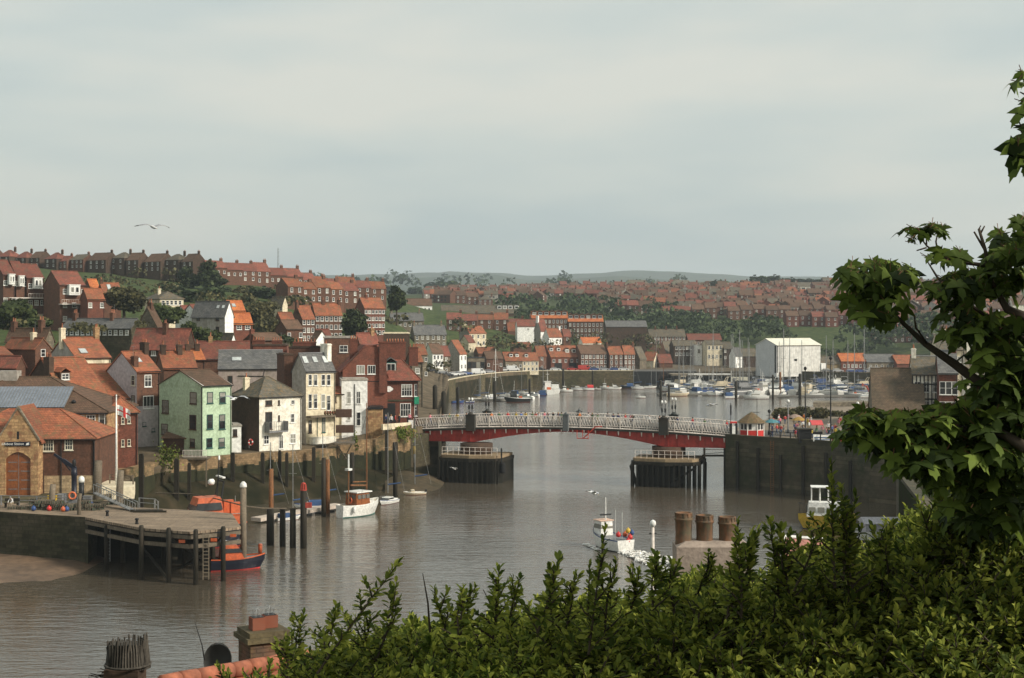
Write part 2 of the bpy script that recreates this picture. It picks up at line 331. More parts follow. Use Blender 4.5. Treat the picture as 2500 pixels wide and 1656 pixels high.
# water
wm = bpy.data.materials.new('river_water'); wm.use_nodes = True; t = wm.node_tree; N = t.nodes; K = t.links.new
b = N['Principled BSDF']; b.inputs['Base Color'].default_value = (.085, .07, .05, 1); b.inputs['Roughness'].default_value = .07; b.inputs['IOR'].default_value = 2.3
b.inputs['Specular IOR Level'].default_value = .5
g = N.new('ShaderNodeNewGeometry')
hs = []
for sc_, det, w_ in (((.3, .95, 1), 5, .65), ((1.1, 3.2, 1), 3, .32), ((.04, .12, 1), 3, .9)):
    mp_ = N.new('ShaderNodeMapping'); mp_.inputs['Scale'].default_value = sc_; mp_.inputs['Rotation'].default_value = (0, 0, .2); K(g.outputs['Position'], mp_.inputs[0])
    q = N.new('ShaderNodeTexNoise'); q.inputs['Scale'].default_value = 1; q.inputs['Detail'].default_value = det; K(mp_.outputs[0], q.inputs['Vector'])
    h = N.new('ShaderNodeMath'); h.operation = 'MULTIPLY'; K(q.outputs[0], h.inputs[0]); h.inputs[1].default_value = w_; hs.append(h.outputs[0])
a1 = N.new('ShaderNodeMath'); K(hs[0], a1.inputs[0]); K(hs[1], a1.inputs[1]); a2 = N.new('ShaderNodeMath'); K(a1.outputs[0], a2.inputs[0]); K(hs[2], a2.inputs[1])
wp = N.new('ShaderNodeTexNoise'); wp.inputs['Scale'].default_value = .016; wp.inputs['Detail'].default_value = 3; mpw = N.new('ShaderNodeMapping'); mpw.inputs['Scale'].default_value = (.6, 1.5, 1); K(g.outputs['Position'], mpw.inputs[0]); K(mpw.outputs[0], wp.inputs['Vector'])
wr_ = N.new('ShaderNodeMapRange'); wr_.inputs[1].default_value = .38; wr_.inputs[2].default_value = .62; wr_.inputs[3].default_value = .45; wr_.inputs[4].default_value = 1.25; K(wp.outputs[0], wr_.inputs[0])
bp = N.new('ShaderNodeBump'); K(wr_.outputs[0], bp.inputs['Strength']); bp.inputs['Distance'].default_value = .18; K(a2.outputs[0], bp.inputs['Height']); K(bp.outputs[0], b.inputs['Normal'])
w = MB(); w.poly([(-400, -80, 0), (700, -80, 0), (900, 640, 0), (-400, 640, 0)])
tag(w.build('river_water', wm), kind='structure')

# sandbank in front of the pier
sm_ = mat('sand_wet', (.17, .11, .068), (.10, .066, .042), s1=.25, s2=1.5, rough=.6, rnd=0, spec=.4, bump=.3)
vs = []; fs = []; na, nb = 40, 14
for i in range(na):
    px = -500+i*19.5
    far = 153; near = float(np.interp(px, [-500, 0, 120, 200, 245, 265], [124, 136, 137.5, 142, 148, 152]))
    for j in range(nb):
        tt = j/(nb-1); d = near+(far-near)*tt
        z = -.12+.75*math.sin(min(1, tt*1.05)*math.pi/2)*float(np.interp(px, [-500, 180, 250, 262], [1, .8, .35, 0]))+noise.noise(Vector((px/40, d/3, 0)))*.06
        vs.append((X(px, d), d, z))
for i in range(na-1):
    for j in range(nb-1): fs.append((i*nb+j, (i+1)*nb+j, (i+1)*nb+j+1, i*nb+j+1))
me = bpy.data.meshes.new('sandbank'); me.from_pydata(vs, [], fs); me.materials.append(sm_); me.polygons.foreach_set('use_smooth', [True]*len(fs))
tag(link('sandbank', me), kind='structure')
# beach mud tongue by the bridge and along the left wall
vs = []; fs = []
for i in range(31):
    px = 940+i*5.2
    for j in range(9):
        d = 209+j*3.2; u = (px-940)/156
        z = -.35+2.3*min(1, j/5)*(1-u**2.2)+.35*noise.noise(Vector((px/22, d/5, 3)))*(1-u)
        vs.append((X(px, d), d, z))
for i in range(30):
    for j in range(8): fs.append((i*9+j, (i+1)*9+j, (i+1)*9+j+1, i*9+j+1))
me = bpy.data.meshes.new('mudbank'); me.from_pydata(vs, [], fs); me.materials.append(mat('mud', (.085, .062, .036), (.04, .034, .019), s1=.4, s2=2, rnd=0)); me.polygons.foreach_set('use_smooth', [True]*len(fs))
tag(link('mudbank', me), kind='structure')

# ---------------------------------------------------------------- windows
WC = {}
FR = {'w': wpaint, 'c': cpaint, 'g': gpaint, 'd': bpaint, 'k': kpaint, 'n': None}
def winmesh(w, h, style):
    """style: frame colour letter + panes across + panes up, e.g. w22"""
    w = round(w*20)/20; h = round(h*20)/20; k = (w, h, style)
    if k in WC: return WC[k]
    fm = FR[style[0]]; nx, ny = int(style[1]), int(style[2]); b_ = .09 if w > .7 else .06
    f = MB(); f.box(-w/2, -.06, -h/2, -w/2+b_, .02, h/2); f.box(w/2-b_, -.06, -h/2, w/2, .02, h/2)
    f.box(-w/2+b_, -.06, h/2-b_, w/2-b_, .02, h/2); f.box(-w/2+b_, -.06, -h/2, w/2-b_, .02, -h/2+b_)
    bw = .045 if style[0] != 'w' else .055
    for i in range(1, nx): x = -w/2+b_+(w-2*b_)*i/nx; f.box(x-bw/2, -.045, -h/2+b_, x+bw/2, .0, h/2-b_)
    for i in range(1, ny):
        z = -h/2+b_+(h-2*b_)*i/ny
        for j in range(nx):
            xa = -w/2+b_+(w-2*b_)*j/nx+(bw/2 if j else 0); xb = -w/2+b_+(w-2*b_)*(j+1)/nx-(bw/2 if j < nx-1 else 0)
            f.box(xa, -.04, z-bw/2, xb, .0, z+bw/2)
    f.box(-w/2-.08, -.14, -h/2-.1, w/2+.08, .02, -h/2-.003)
    p = MB(); p.box(-w/2+b_, -.022, -h/2+b_, w/2-b_, .004, h/2-b_)
    c = MB(); c.v = f.v+p.v; c.f = f.f+[tuple(i+len(f.v) for i in q) for q in p.f]; c.m = [0]*len(f.f)+[1]*len(p.f); c.sm = [False]*len(c.f)
    WC[k] = (f.data('window', fm), p.data('pane', glass), c.data('window', [fm, glass])); return WC[k]
def add_window(parent, x, y, z, rz, w, h, style='w22', detail=False):
    f, p, c = winmesh(w, h, style)
    if detail:
        o = link('window', f, parent, (x, y, z), rz); link('pane', p, o)
        if rng.random() < .35 and h > 1:
            bb = MB(); bb.box(-w/2+.1, -.028, h/2-.1-h*rng.uniform(.2, .45), w/2-.1, -.0235, h/2-.1); bb.build('blind', glass2, o)
        return o
    return link('window', c, parent, (x, y, z), rz)

# ---------------------------------------------------------------- chimneys
def chimney(parent, x, y, z0, h, w=.9, d=.6, pots=2, m=None, rz=0, pm=None, cap=True):
    c = MB(); c.box(-w/2, -d/2, -1.6, w/2, d/2, h-.003)
    if cap: c.box(-w/2-.07, -d/2-.07, h, w/2+.07, d/2+.07, h+.16); c.box(-w/2+.03, -d/2+.03, h+.163, w/2-.03, d/2-.03, h+.26)
    o = c.build('chimney', m or brick, parent, (x, y, z0), rz)
    for i in range(pots):
        p = MB(); px = (i-(pots-1)/2)*(w/max(pots, 1)); hh = rng.uniform(.45, .75)
        p.lathe([(.11, 0), (.13, .04), (.10, .1), (.09, hh-.1), (.12, hh-.06), (.12, hh), (.07, hh), (.07, hh-.1)], n=8)
        p.build('chimney_pot', pm or potm, o, (px, 0, h+.25))
    if rng.random() < .5:
        a_ = MB(); hh = rng.uniform(1.2, 2.2); a_.tube([(w*.4, 0, h), (w*.4, 0, h+hh)], .025, 4)
        for i in range(5): a_.tube([(w*.4-.3+.15*i, -.25+.03*i, h+hh-.1), (w*.4-.3+.15*i, .25-.03*i, h+hh-.1)], .012, 3)
        a_.tube([(w*.4-.35, 0, h+hh-.1), (w*.4+.35, 0, h+hh-.1)], .015, 3); a_.build('aerial', lead, o)
    return o

# ---------------------------------------------------------------- houses traced corner by corner
LABELS = {}
def checklabel(l, g):
    if l in LABELS and (g is None or LABELS[l] != g): print('DUPLABEL', l)
    LABELS[l] = g
class H: pass
def house(name, label, xl, xc, xr, yb, ye, yr, D, a=40, ridge='R', wall=None, roof=None, win=(), grid=(), chim=(), sky=(), dorm=(), wallL=None, group=None, cat='house', ov=.3, detail=False, base=1.0, zr=None, off=.5, hin=None, plinth=None, rt=.16, wlm=None, wrm=None):
    wall = wall or brick; roof = roof or orange; wallL = wallL or wall
    ca, sa = math.cos(R(a)), math.sin(R(a)); Xc = X(xc, D); zb, ze = Z(yb, D), Z(ye, D)
    ul, ur = (xl-CX)/F, (xr-CX)/F
    wl = (Xc-ul*D)/(sa+ul*ca); wr = (ur*D-Xc)/(ca-ur*sa)
    if wlm: wl = wlm
    if wrm: wr = wrm
    if not wlm and (wl > 17 or wl < 0) and ridge != 'L': print('CLAMP wl', label, round(wl, 1)); wl = 9
    h = ze-zb
    base = max(base, zb-min(ground((xc), D), ground(xr, D))+1.2)
    o = empty(name, (Xc, D, zb), R(a), label, cat, group); checklabel(label, group)
    # ridge height from the photo row of its near end
    if ridge == 'R': q = off*wl; dr = D+q*ca
    elif ridge == 'L': q = off*wr; dr = D+q*sa
    else: dr = D+(wl*ca+wr*sa)/2*.8
    hr = (Z(yr, dr)-zb) if zr is None else h+zr
    w = MB(); z0 = -base
    if ridge == 'R':
        pr = [(0, z0), (0, h), (off*wl, hr), (wl, h), (wl, z0)]; w.extr(pr, 0, wr, 'x')
    elif ridge == 'L':
        pr = [(0, z0), (0, h), (off*wr, hr), (wr, h), (wr, z0)]; w.extr(pr, 0, wl, 'y')
    else: w.box(0, 0, z0, wr, wl, h)
    # faces whose centre lies on x = 0 take the left wall material
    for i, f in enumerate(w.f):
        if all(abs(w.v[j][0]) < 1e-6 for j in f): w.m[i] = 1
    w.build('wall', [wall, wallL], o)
    r = MB(); e = .02
    if ridge in 'RL':
        n_ = wl if ridge == 'R' else wr; ln = wr if ridge == 'R' else wl
        s1 = (hr-h)/(off*n_); s2 = (hr-h)/((1-off)*n_)
        t_ = rt
        pr = [(-ov, h-ov*s1+t_), (off*n_, hr+t_+e), (n_+ov, h-ov*s2+t_), (n_+ov, h-ov*s2+e), (off*n_, hr+e), (-ov, h-ov*s1+e)]
        r.extr(pr, -ov*.5, ln+ov*.5, 'x' if ridge == 'R' else 'y')
        ro = r.build('roof', roof, o)
        rc = MB(); q = off*n_
        pts = [(-ov*.5, q, hr+t_+.03), (ln+ov*.5, q, hr+t_+.03)] if ridge == 'R' else [(q, -ov*.5, hr+t_+.03), (q, ln+ov*.5, hr+t_+.03)]
        rc.tube(pts, .13, 6); rc.build('ridge_tile', roof if D > 260 else lead if roof in (greyroof, slateroof) else roof, ro)
    elif ridge == 'H':
        i_ = hin if hin is not None else min(wl, wr)/2*.98
        if wr >= wl: A, B = (i_, wl/2, hr), (max(wr-i_, i_+.05), wl/2, hr)
        else: A, B = (wr/2, i_, hr), (wr/2, max(wl-i_, i_+.05), hr)
        c = [(-ov, -ov, h+e), (wr+ov, -ov, h+e), (wr+ov, wl+ov, h+e), (-ov, wl+ov, h+e)]
        vv = c+[(p[0], p[1], p[2]+.12) for p in c]+[A, B]
        if wr >= wl: fs_ = [(4, 5, 9, 8), (6, 7, 8, 9), (5, 6, 9), (7, 4, 8)]
        else: fs_ = [(4, 5, 8), (5, 6, 9, 8), (6, 7, 9), (7, 4, 8, 9)]
        r.mesh(vv, fs_+[(3, 2, 1, 0), (0, 1, 5, 4), (1, 2, 6, 5), (2, 3, 7, 6), (3, 0, 4, 7)])
        ro = r.build('roof', roof, o)
        hp = MB()
        for p_, q_ in ((4, 8), (5, 9 if wr >= wl else 8), (8, 9), (7, 9 if wr < wl else 8), (6, 9)): hp.tube([vv[p_], vv[q_]], .1, 5)
        hp.build('ridge_tile', roof, ro)
    elif ridge == 'F':
        r.box(-.12, -.12, h+.004, wr+.12, wl+.12, h+.22); r.box(.2, .2, h+.224, wr-.2, wl-.2, h+.34)
        ro = r.build('roof', roof, o)
    elif ridge == 'S':     # lean-to, low in front of the right wall
        pr = [(-ov, h), (wl+ov, hr), (wl+ov, hr+t_ if False else hr+.15), (-ov, h+.15)]
        r.extr(pr, -ov*.5, wr+ov*.5, 'x'); ro = r.build('roof', roof, o)
        w2 = MB(); w2.extr([(0, h), (wl, h), (wl, hr)], 0.002, wr-.002, 'x'); w2.build('wall', wall, o)
    I = H(); I.o = o; I.ro = ro; I.D = D; I.h = h; I.hr = hr; I.wl = wl; I.wr = wr; I.ca = ca; I.sa = sa; I.Xc = Xc; I.zb = zb; I.ridge = ridge; I.off = off
    I.detail = detail
    def onwall(side, px, py):
        u = (px-CX)/F
        if side == 'R': s = (u*D-Xc)/(ca-u*sa); d = D+s*sa
        else: s = (Xc-u*D)/(sa+u*ca); d = D+s*ca
        return s, Z(py, d)-zb, d
    I.onwall = onwall
    for wdw in win:
        side, px, py, wp, hp_ = wdw[:5]; st = wdw[5] if len(wdw) > 5 else 'w22'
        s, z, d = onwall(side, px, py); s0 = onwall(side, px-wp/2, py)[0]; s1_ = onwall(side, px+wp/2, py)[0]
        ww = abs(s1_-s0); hh = hp_*d/F
        if side == 'R': add_window(o, s, 0, z, 0, ww, hh, st, detail)
        else: add_window(o, 0, s, z, R(-90), ww, hh, st, detail)
    for g_ in grid:
        side, nx, ny, ww, hh = g_[:5]; st = g_[5] if len(g_) > 5 else 'w12'; u0, u1, v0, v1 = g_[6] if len(g_) > 6 else (.12, .88, .2, .8)
        ln = wr if side == 'R' else wl
        for i in range(nx):
            for j in range(ny):
                s = ln*(u0+(u1-u0)*(i/(nx-1) if nx > 1 else .5)); z = h*(v0+(v1-v0)*(j/(ny-1) if ny > 1 else .5))
                if side == 'R': add_window(o, s, 0, z, 0, ww, hh, st, detail)
                else: add_window(o, 0, s, z, R(-90), ww, hh, st, detail)
    if D < 350 and ridge in 'RH':
        gt_ = MB(); gt_.tube([(-ov*.5, -ov-.03, h-.02), (wr+ov*.5, -ov-.03, h-.02)], .07, 5); gt_.tube([(wr-.15, -ov-.03, h-.05), (wr-.15, -.07, h-.5), (wr-.15, -.07, -base)], .05, 5); gt_.build('gutter', kpaint, o)
    def rp(s, u):          # point on the roof near slope: s along ridge 0..1, u from eave 0 to ridge 1
        if ridge in 'R': return Vector((s*wr, u*off*wl, h+(hr-h)*u+rt+e)), (0, math.atan2(hr-h, off*wl))
        if ridge == 'L': return Vector((u*off*wr, s*wl, h+(hr-h)*u+rt+e)), (R(-90), math.atan2(hr-h, off*wr))
        return Vector((s*wr, u*wl/2, h+.12+(hr-h-.12)*u)), (0, math.atan2(hr-h, wl/2))
    I.rp = rp
    for ch in chim:        # (s along ridge, u, height above that point, w, pots[, material])
        s, u, hh, cw, pots = ch[:5]
        p, (rz_, _) = rp(s, u)
        chimney(o, p.x, p.y, p.z-.3, hh, w=cw, d=.75, pots=pots, m=(ch[5] if len(ch) > 5 else wall), rz=R(90) if ridge == 'R' else 0)
    for sk in sky:
        s, u, ww, hh = sk; p, (rz_, pit) = rp(s, u)
        k = MB(); M_ = Matrix.Rotation(rz_, 4, 'Z') @ Matrix.Rotation(pit, 4, 'X')
        k.box(-ww/2-.07, -hh/2-.07, .0, ww/2+.07, hh/2+.07, .07, 0, M_); k.box(-ww/2, -hh/2, .072, ww/2, hh/2, .09, 1, M_)
        k.build('rooflight', [lead, skyglass], o, p)
    for dm in dorm:        # (s, u, w, h, style, roof material)
        s, u, ww, hh, st = dm[:5]; p, (rz_, pit) = rp(s, u); dep = hh/math.tan(pit)
        q = MB(); q.box(-ww/2, 0, -.6, ww/2, dep+.2, hh); 
        do = q.build('dormer', dm[6] if len(dm) > 6 else wpaint, o, p, rz_)
        g2 = MB(); rr = dm[5] if len(dm) > 5 else roof
        g2.extr([(-ww/2-.15, hh), (0, hh+ww*.38), (ww/2+.15, hh), (ww/2+.15, hh+.1), (0, hh+ww*.38+.12), (-ww/2-.15, hh+.1)], -.15, dep+1.0, 'y')
        g2.build('dormer_roof', rr, do)
        add_window(do, 0, -.005, hh*.5-.02, 0, ww*.8, hh*.78, st, False)
    return I

# ================================================================ left bank, waterfront
# lifeboat house
I = house('lifeboat_house', 'brick lifeboat house with stone gable, arched brown doors and orange pantile roof on the pier', 0, -130, 231, 1209, 1074, 1000, 168, 3, 'H', brick, orange, cat='boathouse', detail=True, wlm=11.5, hin=5.5,
  win=[('R', 118, 1087, 26, 30, 'c43'), ('R', 168, 1084, 20, 30, 'c33')], ov=.35)
o = I.o
def loc(I, px, py, D):          # photo point at depth D in the house frame
    p = P(px, py, D); d = Vector((p.x-I.Xc, p.y-I.D, 0)); return Vector((d.x*I.ca+d.y*I.sa, -d.x*I.sa+d.y*I.ca, p.z-I.zb))
gD = 166.3
xa, xb = loc(I, -4, 1209, gD).x, loc(I, 92, 1209, gD).x; xm = (xa+xb)/2; zt = loc(I, 44, 997, gD).z; zeG = loc(I, 92, 1074, gD).z
gy = loc(I, 44, 1209, gD).y
dl, dr_, dt, ds = loc(I, 14, 0, gD).x, loc(I, 74, 0, gD).x, loc(I, 0, 1104, gD).z, loc(I, 0, 1120, gD).z
arc = [(dr_-(dr_-dl)*i/12, ds+(dt-ds)*math.sin(math.pi*i/12)) for i in range(13)]
g = MB(); out = [(xa, -.6), (xa, zeG), (xm, zt), (xb, zeG), (xb, -.6), (dr_, -.6)]+arc+[(dl, -.6)]
g.extr(out, gy, gy+.5, 'y'); g.box(xa, gy+.502, -.6, xa+.5, gy+6, zeG); g.box(xb-.5, gy+.502, -.6, xb, gy+6, zeG)
gw = g.build('gable_front', stonetan, o)
g = MB(); g.extr([(dl+.01, -.05)]+[(x, z) for x, z in arc[::-1]]+[(dr_-.01, -.05)], gy+.25, gy+.4, 'y'); dd = g.build('arched_door', varnish, o)
g = MB()
for k in range(4):
    z = dt*.16+k*dt*.2
    for q in (0, 1): g.box(dl+.25+q*(dr_-dl)*.5, gy+.22, z, dl+.25+q*(dr_-dl)*.5+(dr_-dl)*.36, gy+.248, z+.09)
g.box((dl+dr_)/2-.02, gy+.225, 0, (dl+dr_)/2+.02, gy+.249, dt-.05); g.build('strap_hinge', greyp, dd)
g = MB(); sl_ = (zt-zeG)/(xb-xm)
g.extr([(xa-.35, zeG-.35*sl_+.2), (xm, zt+.22), (xb+.35, zeG-.35*sl_+.2), (xb+.35, zeG-.35*sl_+.02), (xm, zt+.02), (xa-.35, zeG-.35*sl_+.02)], gy+.35, gy+6.5, 'y'); g.build('gable_roof', orange, o)
g = MB()
for s_ in (-1, 1):
    ex = xb+.12 if s_ > 0 else xa-.12
    g.mesh([(xm, gy-.08, zt+.30), (ex, gy-.08, zeG+.12), (ex, gy-.08, zeG-.15), (xm, gy-.08, zt-.05), (xm, gy+.34, zt+.30), (ex, gy+.34, zeG+.12), (ex, gy+.34, zeG-.15), (xm, gy+.34, zt-.05)],
           [(0, 1, 2, 3), (7, 6, 5, 4), (0, 4, 5, 1), (1, 5, 6, 2), (2, 6, 7, 3), (3, 7, 4, 0)])
g.build('coping', stonegrey, o)
g = MB(); g.box(xm-.12, gy-.02, loc(I, 0, 1062, gD).z-.5, xm+.12, gy+.0, loc(I, 0, 1062, gD).z+.4); g.build('slit_window', kpaint, o)
z1, z2 = loc(I, 0, 1089, gD).z, loc(I, 0, 1079, gD).z
g = MB(); g.box(dl, gy-.12, z1, dr_, gy-.02, z2); sg = g.build('sign_board', navy, o)
def text(s, size, parent, loc_, m, rz=0, ax='CENTER'):
    c = bpy.data.curves.new('lettering', 'FONT'); c.body = s; c.size = size; c.align_x = ax; c.align_y = 'CENTER'; c.extrude = .01; c.resolution_u = 2
    t_ = bpy.data.objects.new('lettering', c); dg = bpy.context.evaluated_depsgraph_get(); C.objects.link(t_); bpy.context.view_layer.update()
    me_ = bpy.data.meshes.new_from_object(t_.evaluated_get(bpy.context.evaluated_depsgraph_get())); bpy.data.objects.remove(t_)
    me_.materials.clear(); me_.materials.append(m); o_ = link('lettering', me_, parent, loc_); o_.rotation_euler = (R(90), 0, rz); return o_
text('Lifeboat Station', .40, sg, (xm-.55, gy-.14, (z1+z2)/2), wpaint)
g = MB(); g.mesh([(dr_-.5, gy-.135, z1+.08), (dr_-.12, gy-.135, z1+.12), (dr_-.12, gy-.135, z2-.08), (dr_-.42, gy-.135, z2-.14)], [(0, 1, 2, 3)]); g.build('emblem', wpaint, sg)
g = MB(); bl = loc(I, 92, 0, 168).x; br_ = loc(I, 231, 0, 168).x; pz = loc(I, 0, 1163, 168).z
g.box(bl+.1, -.08, -.6, br_+.05, -.004, pz); g.build('stone_plinth', cream if False else mat('stone_cream', (.43, .32, .19), (.33, .24, .14), s1=1, pat='stone', rnd=0), o)
g = MB(); q = loc(I, 93, 1195, 168).x; q2 = loc(I, 105, 1195, 168).x; g.box(q, -.14, 0, q2, -.083, loc(I, 0, 1148, 168).z); g.box(q+.2, -.17, .9, q+.32, -.143, 1.2, 1); g.build('side_door', [bpaint, wpaint], o)
for px in (146, 226):
    g = MB(); x = loc(I, px, 0, 168).x; g.tube([(x, -.14, -.3), (x, -.14, I.h)], .07, 6); g.build('downpipe', kpaint, o)

# hipped hall behind the boathouse with a blue grey metal slope
I = house('market_hall', 'long hall behind the lifeboat house with ribbed metal roof slope and white framed windows', 0, -200, 262, 1075, 1010, 921, 182, 2, 'H', stonetan, brownroof, cat='hall', wlm=16, hin=9.5,
  win=[('R', 196, 1027, 20, 26, 'w22'), ('R', 222, 1025, 22, 24, 'w33'), ('R', 249, 1030, 15, 42, 'w11'), ('R', 228, 1048, 20, 18, 'g33')], detail=True)
g = MB(); x0, x1 = loc(I, -200, 0, 182).x, loc(I, 150, 0, 182).x; sl_ = (I.hr-I.h-.12)/8
ya, yb_ = .6, 5.2
for i in range(46):
    xx = x0+(x1-x0)*i/45; g.box(xx-.03, 0, 0, xx+.03, (yb_-ya)*math.hypot(1, sl_), .09, 0, Matrix.Translation((0, ya, I.h+.2+(ya+.35)*sl_)) @ Matrix.Rotation(math.atan(sl_), 4, 'X'))
M_ = Matrix.Translation((0, ya, I.h+.2+(ya+.35)*sl_)) @ Matrix.Rotation(math.atan(sl_), 4, 'X')
g.box(x0, 0, .01, x1, (yb_-ya)*math.hypot(1, sl_), .04, 1, M_); g.build('metal_roofing', [greyp, mat('metal_blue_grey', (.20, .225, .26), (.15, .17, .2), s1=.8, rough=.5, rnd=0)], I.o)
g = MB(); q = loc(I, 56, 918, 192); g.box(q.x-12, 7, I.hr-.5, q.x, 9, I.hr+.8); g.build('roof_lantern', greyrend_and_shade, I.o)
g = MB(); q = loc(I, 180, 990, 184.5); g.lathe([(.22, 0), (.22, .9), (.3, .9), (.3, 1.15), (.1, 1.3)], (q.x, q.y, q.z-.6), 8); g.build('roof_vent', kpaint, I.o)

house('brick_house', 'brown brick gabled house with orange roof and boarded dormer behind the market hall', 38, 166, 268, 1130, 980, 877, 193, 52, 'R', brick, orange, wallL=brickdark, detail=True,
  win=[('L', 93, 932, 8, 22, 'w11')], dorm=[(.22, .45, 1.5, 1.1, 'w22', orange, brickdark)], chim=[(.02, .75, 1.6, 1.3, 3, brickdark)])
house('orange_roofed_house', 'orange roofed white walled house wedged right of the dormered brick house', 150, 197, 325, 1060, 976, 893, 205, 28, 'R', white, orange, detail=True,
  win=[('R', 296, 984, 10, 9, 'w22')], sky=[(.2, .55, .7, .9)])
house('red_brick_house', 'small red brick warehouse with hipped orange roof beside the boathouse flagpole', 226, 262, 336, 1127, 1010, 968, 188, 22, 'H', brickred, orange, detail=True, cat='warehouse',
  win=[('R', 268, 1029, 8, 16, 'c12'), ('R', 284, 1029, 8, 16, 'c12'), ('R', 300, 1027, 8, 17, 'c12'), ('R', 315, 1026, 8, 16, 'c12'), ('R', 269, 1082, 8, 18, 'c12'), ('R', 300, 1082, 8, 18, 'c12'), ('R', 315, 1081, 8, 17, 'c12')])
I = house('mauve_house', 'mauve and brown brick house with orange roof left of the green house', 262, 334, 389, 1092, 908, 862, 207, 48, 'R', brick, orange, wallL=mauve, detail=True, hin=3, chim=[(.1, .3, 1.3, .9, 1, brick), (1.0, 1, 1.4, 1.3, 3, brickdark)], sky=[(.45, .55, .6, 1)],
  win=[('L', 325, 929, 9, 25, 'c12'), ('R', 361, 930, 17, 29, 'w22'), ('L', 325, 976, 8, 21, 'd12'), ('R', 362, 982, 26, 31, 'w31'), ('R', 352, 1036, 9, 10, 'g11'), ('R', 374, 1050, 8, 8, 'g11')])
g = MB(); g.box(.03, -.03, -1, I.wr-.01, -.003, I.h*.54); g.build('rendered_ground_floor', mauve, I.o)
I = house('green_house', 'tall pale green rendered house with brown roof on the left waterfront', 389, 494.5, 565, 1112, 943, 907, 200, 50, 'R', green, brownroof, detail=True, rt=.12,
  win=[('R', 512.5, 971, 15, 28, 'g12'), ('R', 543, 971, 15, 28, 'g12'), ('R', 512, 1030, 15, 36, 'g12'), ('R', 542, 1030, 15, 36, 'g12'), ('R', 511, 1082, 15, 24, 'g12'), ('R', 541, 1081, 15, 24, 'g12'),
       ('L', 472, 972, 16, 29, 'd12'), ('L', 471, 1031, 16, 36, 'd12'), ('L', 404, 993, 16, 32, 'd12'), ('L', 402, 1048, 15, 26, 'd12'), ('L', 470, 1082, 12, 22, 'd12')])
g = MB(); g.tube([(-.09, .12, -.3), (-.09, .12, I.h-.1)], .06, 6); g.build('downpipe', kpaint, I.o)
g = MB()
for s_ in (0, I.wl): pass
g.tube([(-.02, -.3, I.h-.3*0+.0), (-.02, I.wl/2, I.hr+.05), (-.02, I.wl+.3, I.h)], .07, 4); g.tube([(I.wr+.02, -.2, I.h), (I.wr+.02, I.wl/2, I.hr+.05)], .07, 4); g.build('bargeboard', wpaint, I.o)
# terrace deck with shed left of the green house
def place(name, label, cat, px, py, D, rz=0, group=None):
    checklabel(label, group); return empty(name, P(px, py, D), rz, label, cat, group)
o = place('timber_shed', 'low brown timber shed with tiled roof against the green house gable', 'shed', 398, 1100, 203, R(-6))
g = MB(); g.box(0, 0, -1.5, 3.4, 2.4, 1.7); g.build('wall', bpaint, o)
g = MB(); g.extr([(-.3, 1.7), (2.7, 2.6), (2.7, 2.7), (-.3, 1.82)], -.2, 3.7, 'x'); g.build('roof', brownroof, o)
o = place('balcony', 'grey timber balcony with railings below the green house gable', 'balcony', 446, 1118, 196.5, R(0))
g = MB(); g.box(0, 0, -.25, 3.3, 3, 0); g.build('deck', timberdry, o)
g = MB(); g.box(0, 0, 1.0, 3.3, .06, 1.06); g.box(0, 0, .1, 3.3, .05, .14)
for i in range(18): g.box(i*.19, .01, .14, i*.19+.04, .04, 1.0)
g.build('railing', lattice, o)
g = MB()
for x in (.1, 3.1): g.box(x, .2, -4, x+.15, .35, -.25)
g.build('post', timberdry, o)
I = house('white_annex', 'tiny white flat roofed annex beside the green house', 560, 566, 589, 1092, 1042, 1040, 206, 15, 'F', whiteb, greyrend_and_shade, detail=True, win=[('R', 574, 1057, 10, 18, 'd22')], base=3, cat='annex')
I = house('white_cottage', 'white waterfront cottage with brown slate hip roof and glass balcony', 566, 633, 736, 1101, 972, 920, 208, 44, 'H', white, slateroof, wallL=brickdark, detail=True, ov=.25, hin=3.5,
  win=[('R', 656, 984, 16, 13, 'd21'), ('R', 681, 983, 4, 12, 'd11'), ('R', 715, 982, 9, 10, 'w12'), ('R', 656, 1027, 17, 42, 'd21'), ('R', 681, 1021, 4, 14, 'd11'), ('R', 714, 1021, 10, 22, 'w12'), ('R', 650, 1074, 13, 22, 'w22'), ('R', 686, 1079, 11, 34, 'w21'), ('R', 715, 1071, 14, 24, 'w22')])
p, z, d = I.onwall('R', 646, 1053)
s2 = I.onwall('R', 692, 1051)[0]
g = MB(); g.box(p, -1.2, z-.2, s2, 0, z); g.box(p, -1.2, z, p+.04, -.0, z+1.4); g.box(p, -1.2, z+1.35, s2, -1.15, z+1.4); g.box(s2-.04, -1.2, z, s2, 0, z+1.4)
for i in range(9): q = p+(s2-p)*i/8; g.box(q, -1.2, z, q+.035, -1.17, z+1.35)
g.build('balcony', greyp, I.o)
s0 = I.onwall('R', 633, 1103)[0]; s3 = I.onwall('R', 739, 1103)[0]; zb_ = I.onwall('R', 700, 1106)[1]
g = MB(); g.box(s0-.1, -1.4, zb_-.18, s3, -.0, zb_+.12); g.build('terrace_slab', greyp, I.o)
s, z, d = I.onwall('R', 602, 945)
chimney(I.o, 1.2, I.wl*.72, I.h+.6, 2.0, w=.8, d=.6, pots=1, m=cream)
I = house('grey_roofed_building', 'wide building with blue grey slate roof and pink grey walls behind the white cottage', 516, 533, 690, 1040, 902, 858, 238, 10, 'R', pinkgrey, greyroof, wlm=11, detail=True, ov=.25,
  win=[('R', 562, 927, 12, 18, 'd11'), ('R', 683, 922, 12, 20, 'w12')], sky=[(.28, .5, 1.5, 1.1)])
g = MB(); g.tube([(3.2, -.1, I.h-1.1), (7.4, -.1, I.h-1.2), (7.6, -.1, I.h)], .06, 5); g.build('pipework', kpaint, I.o)
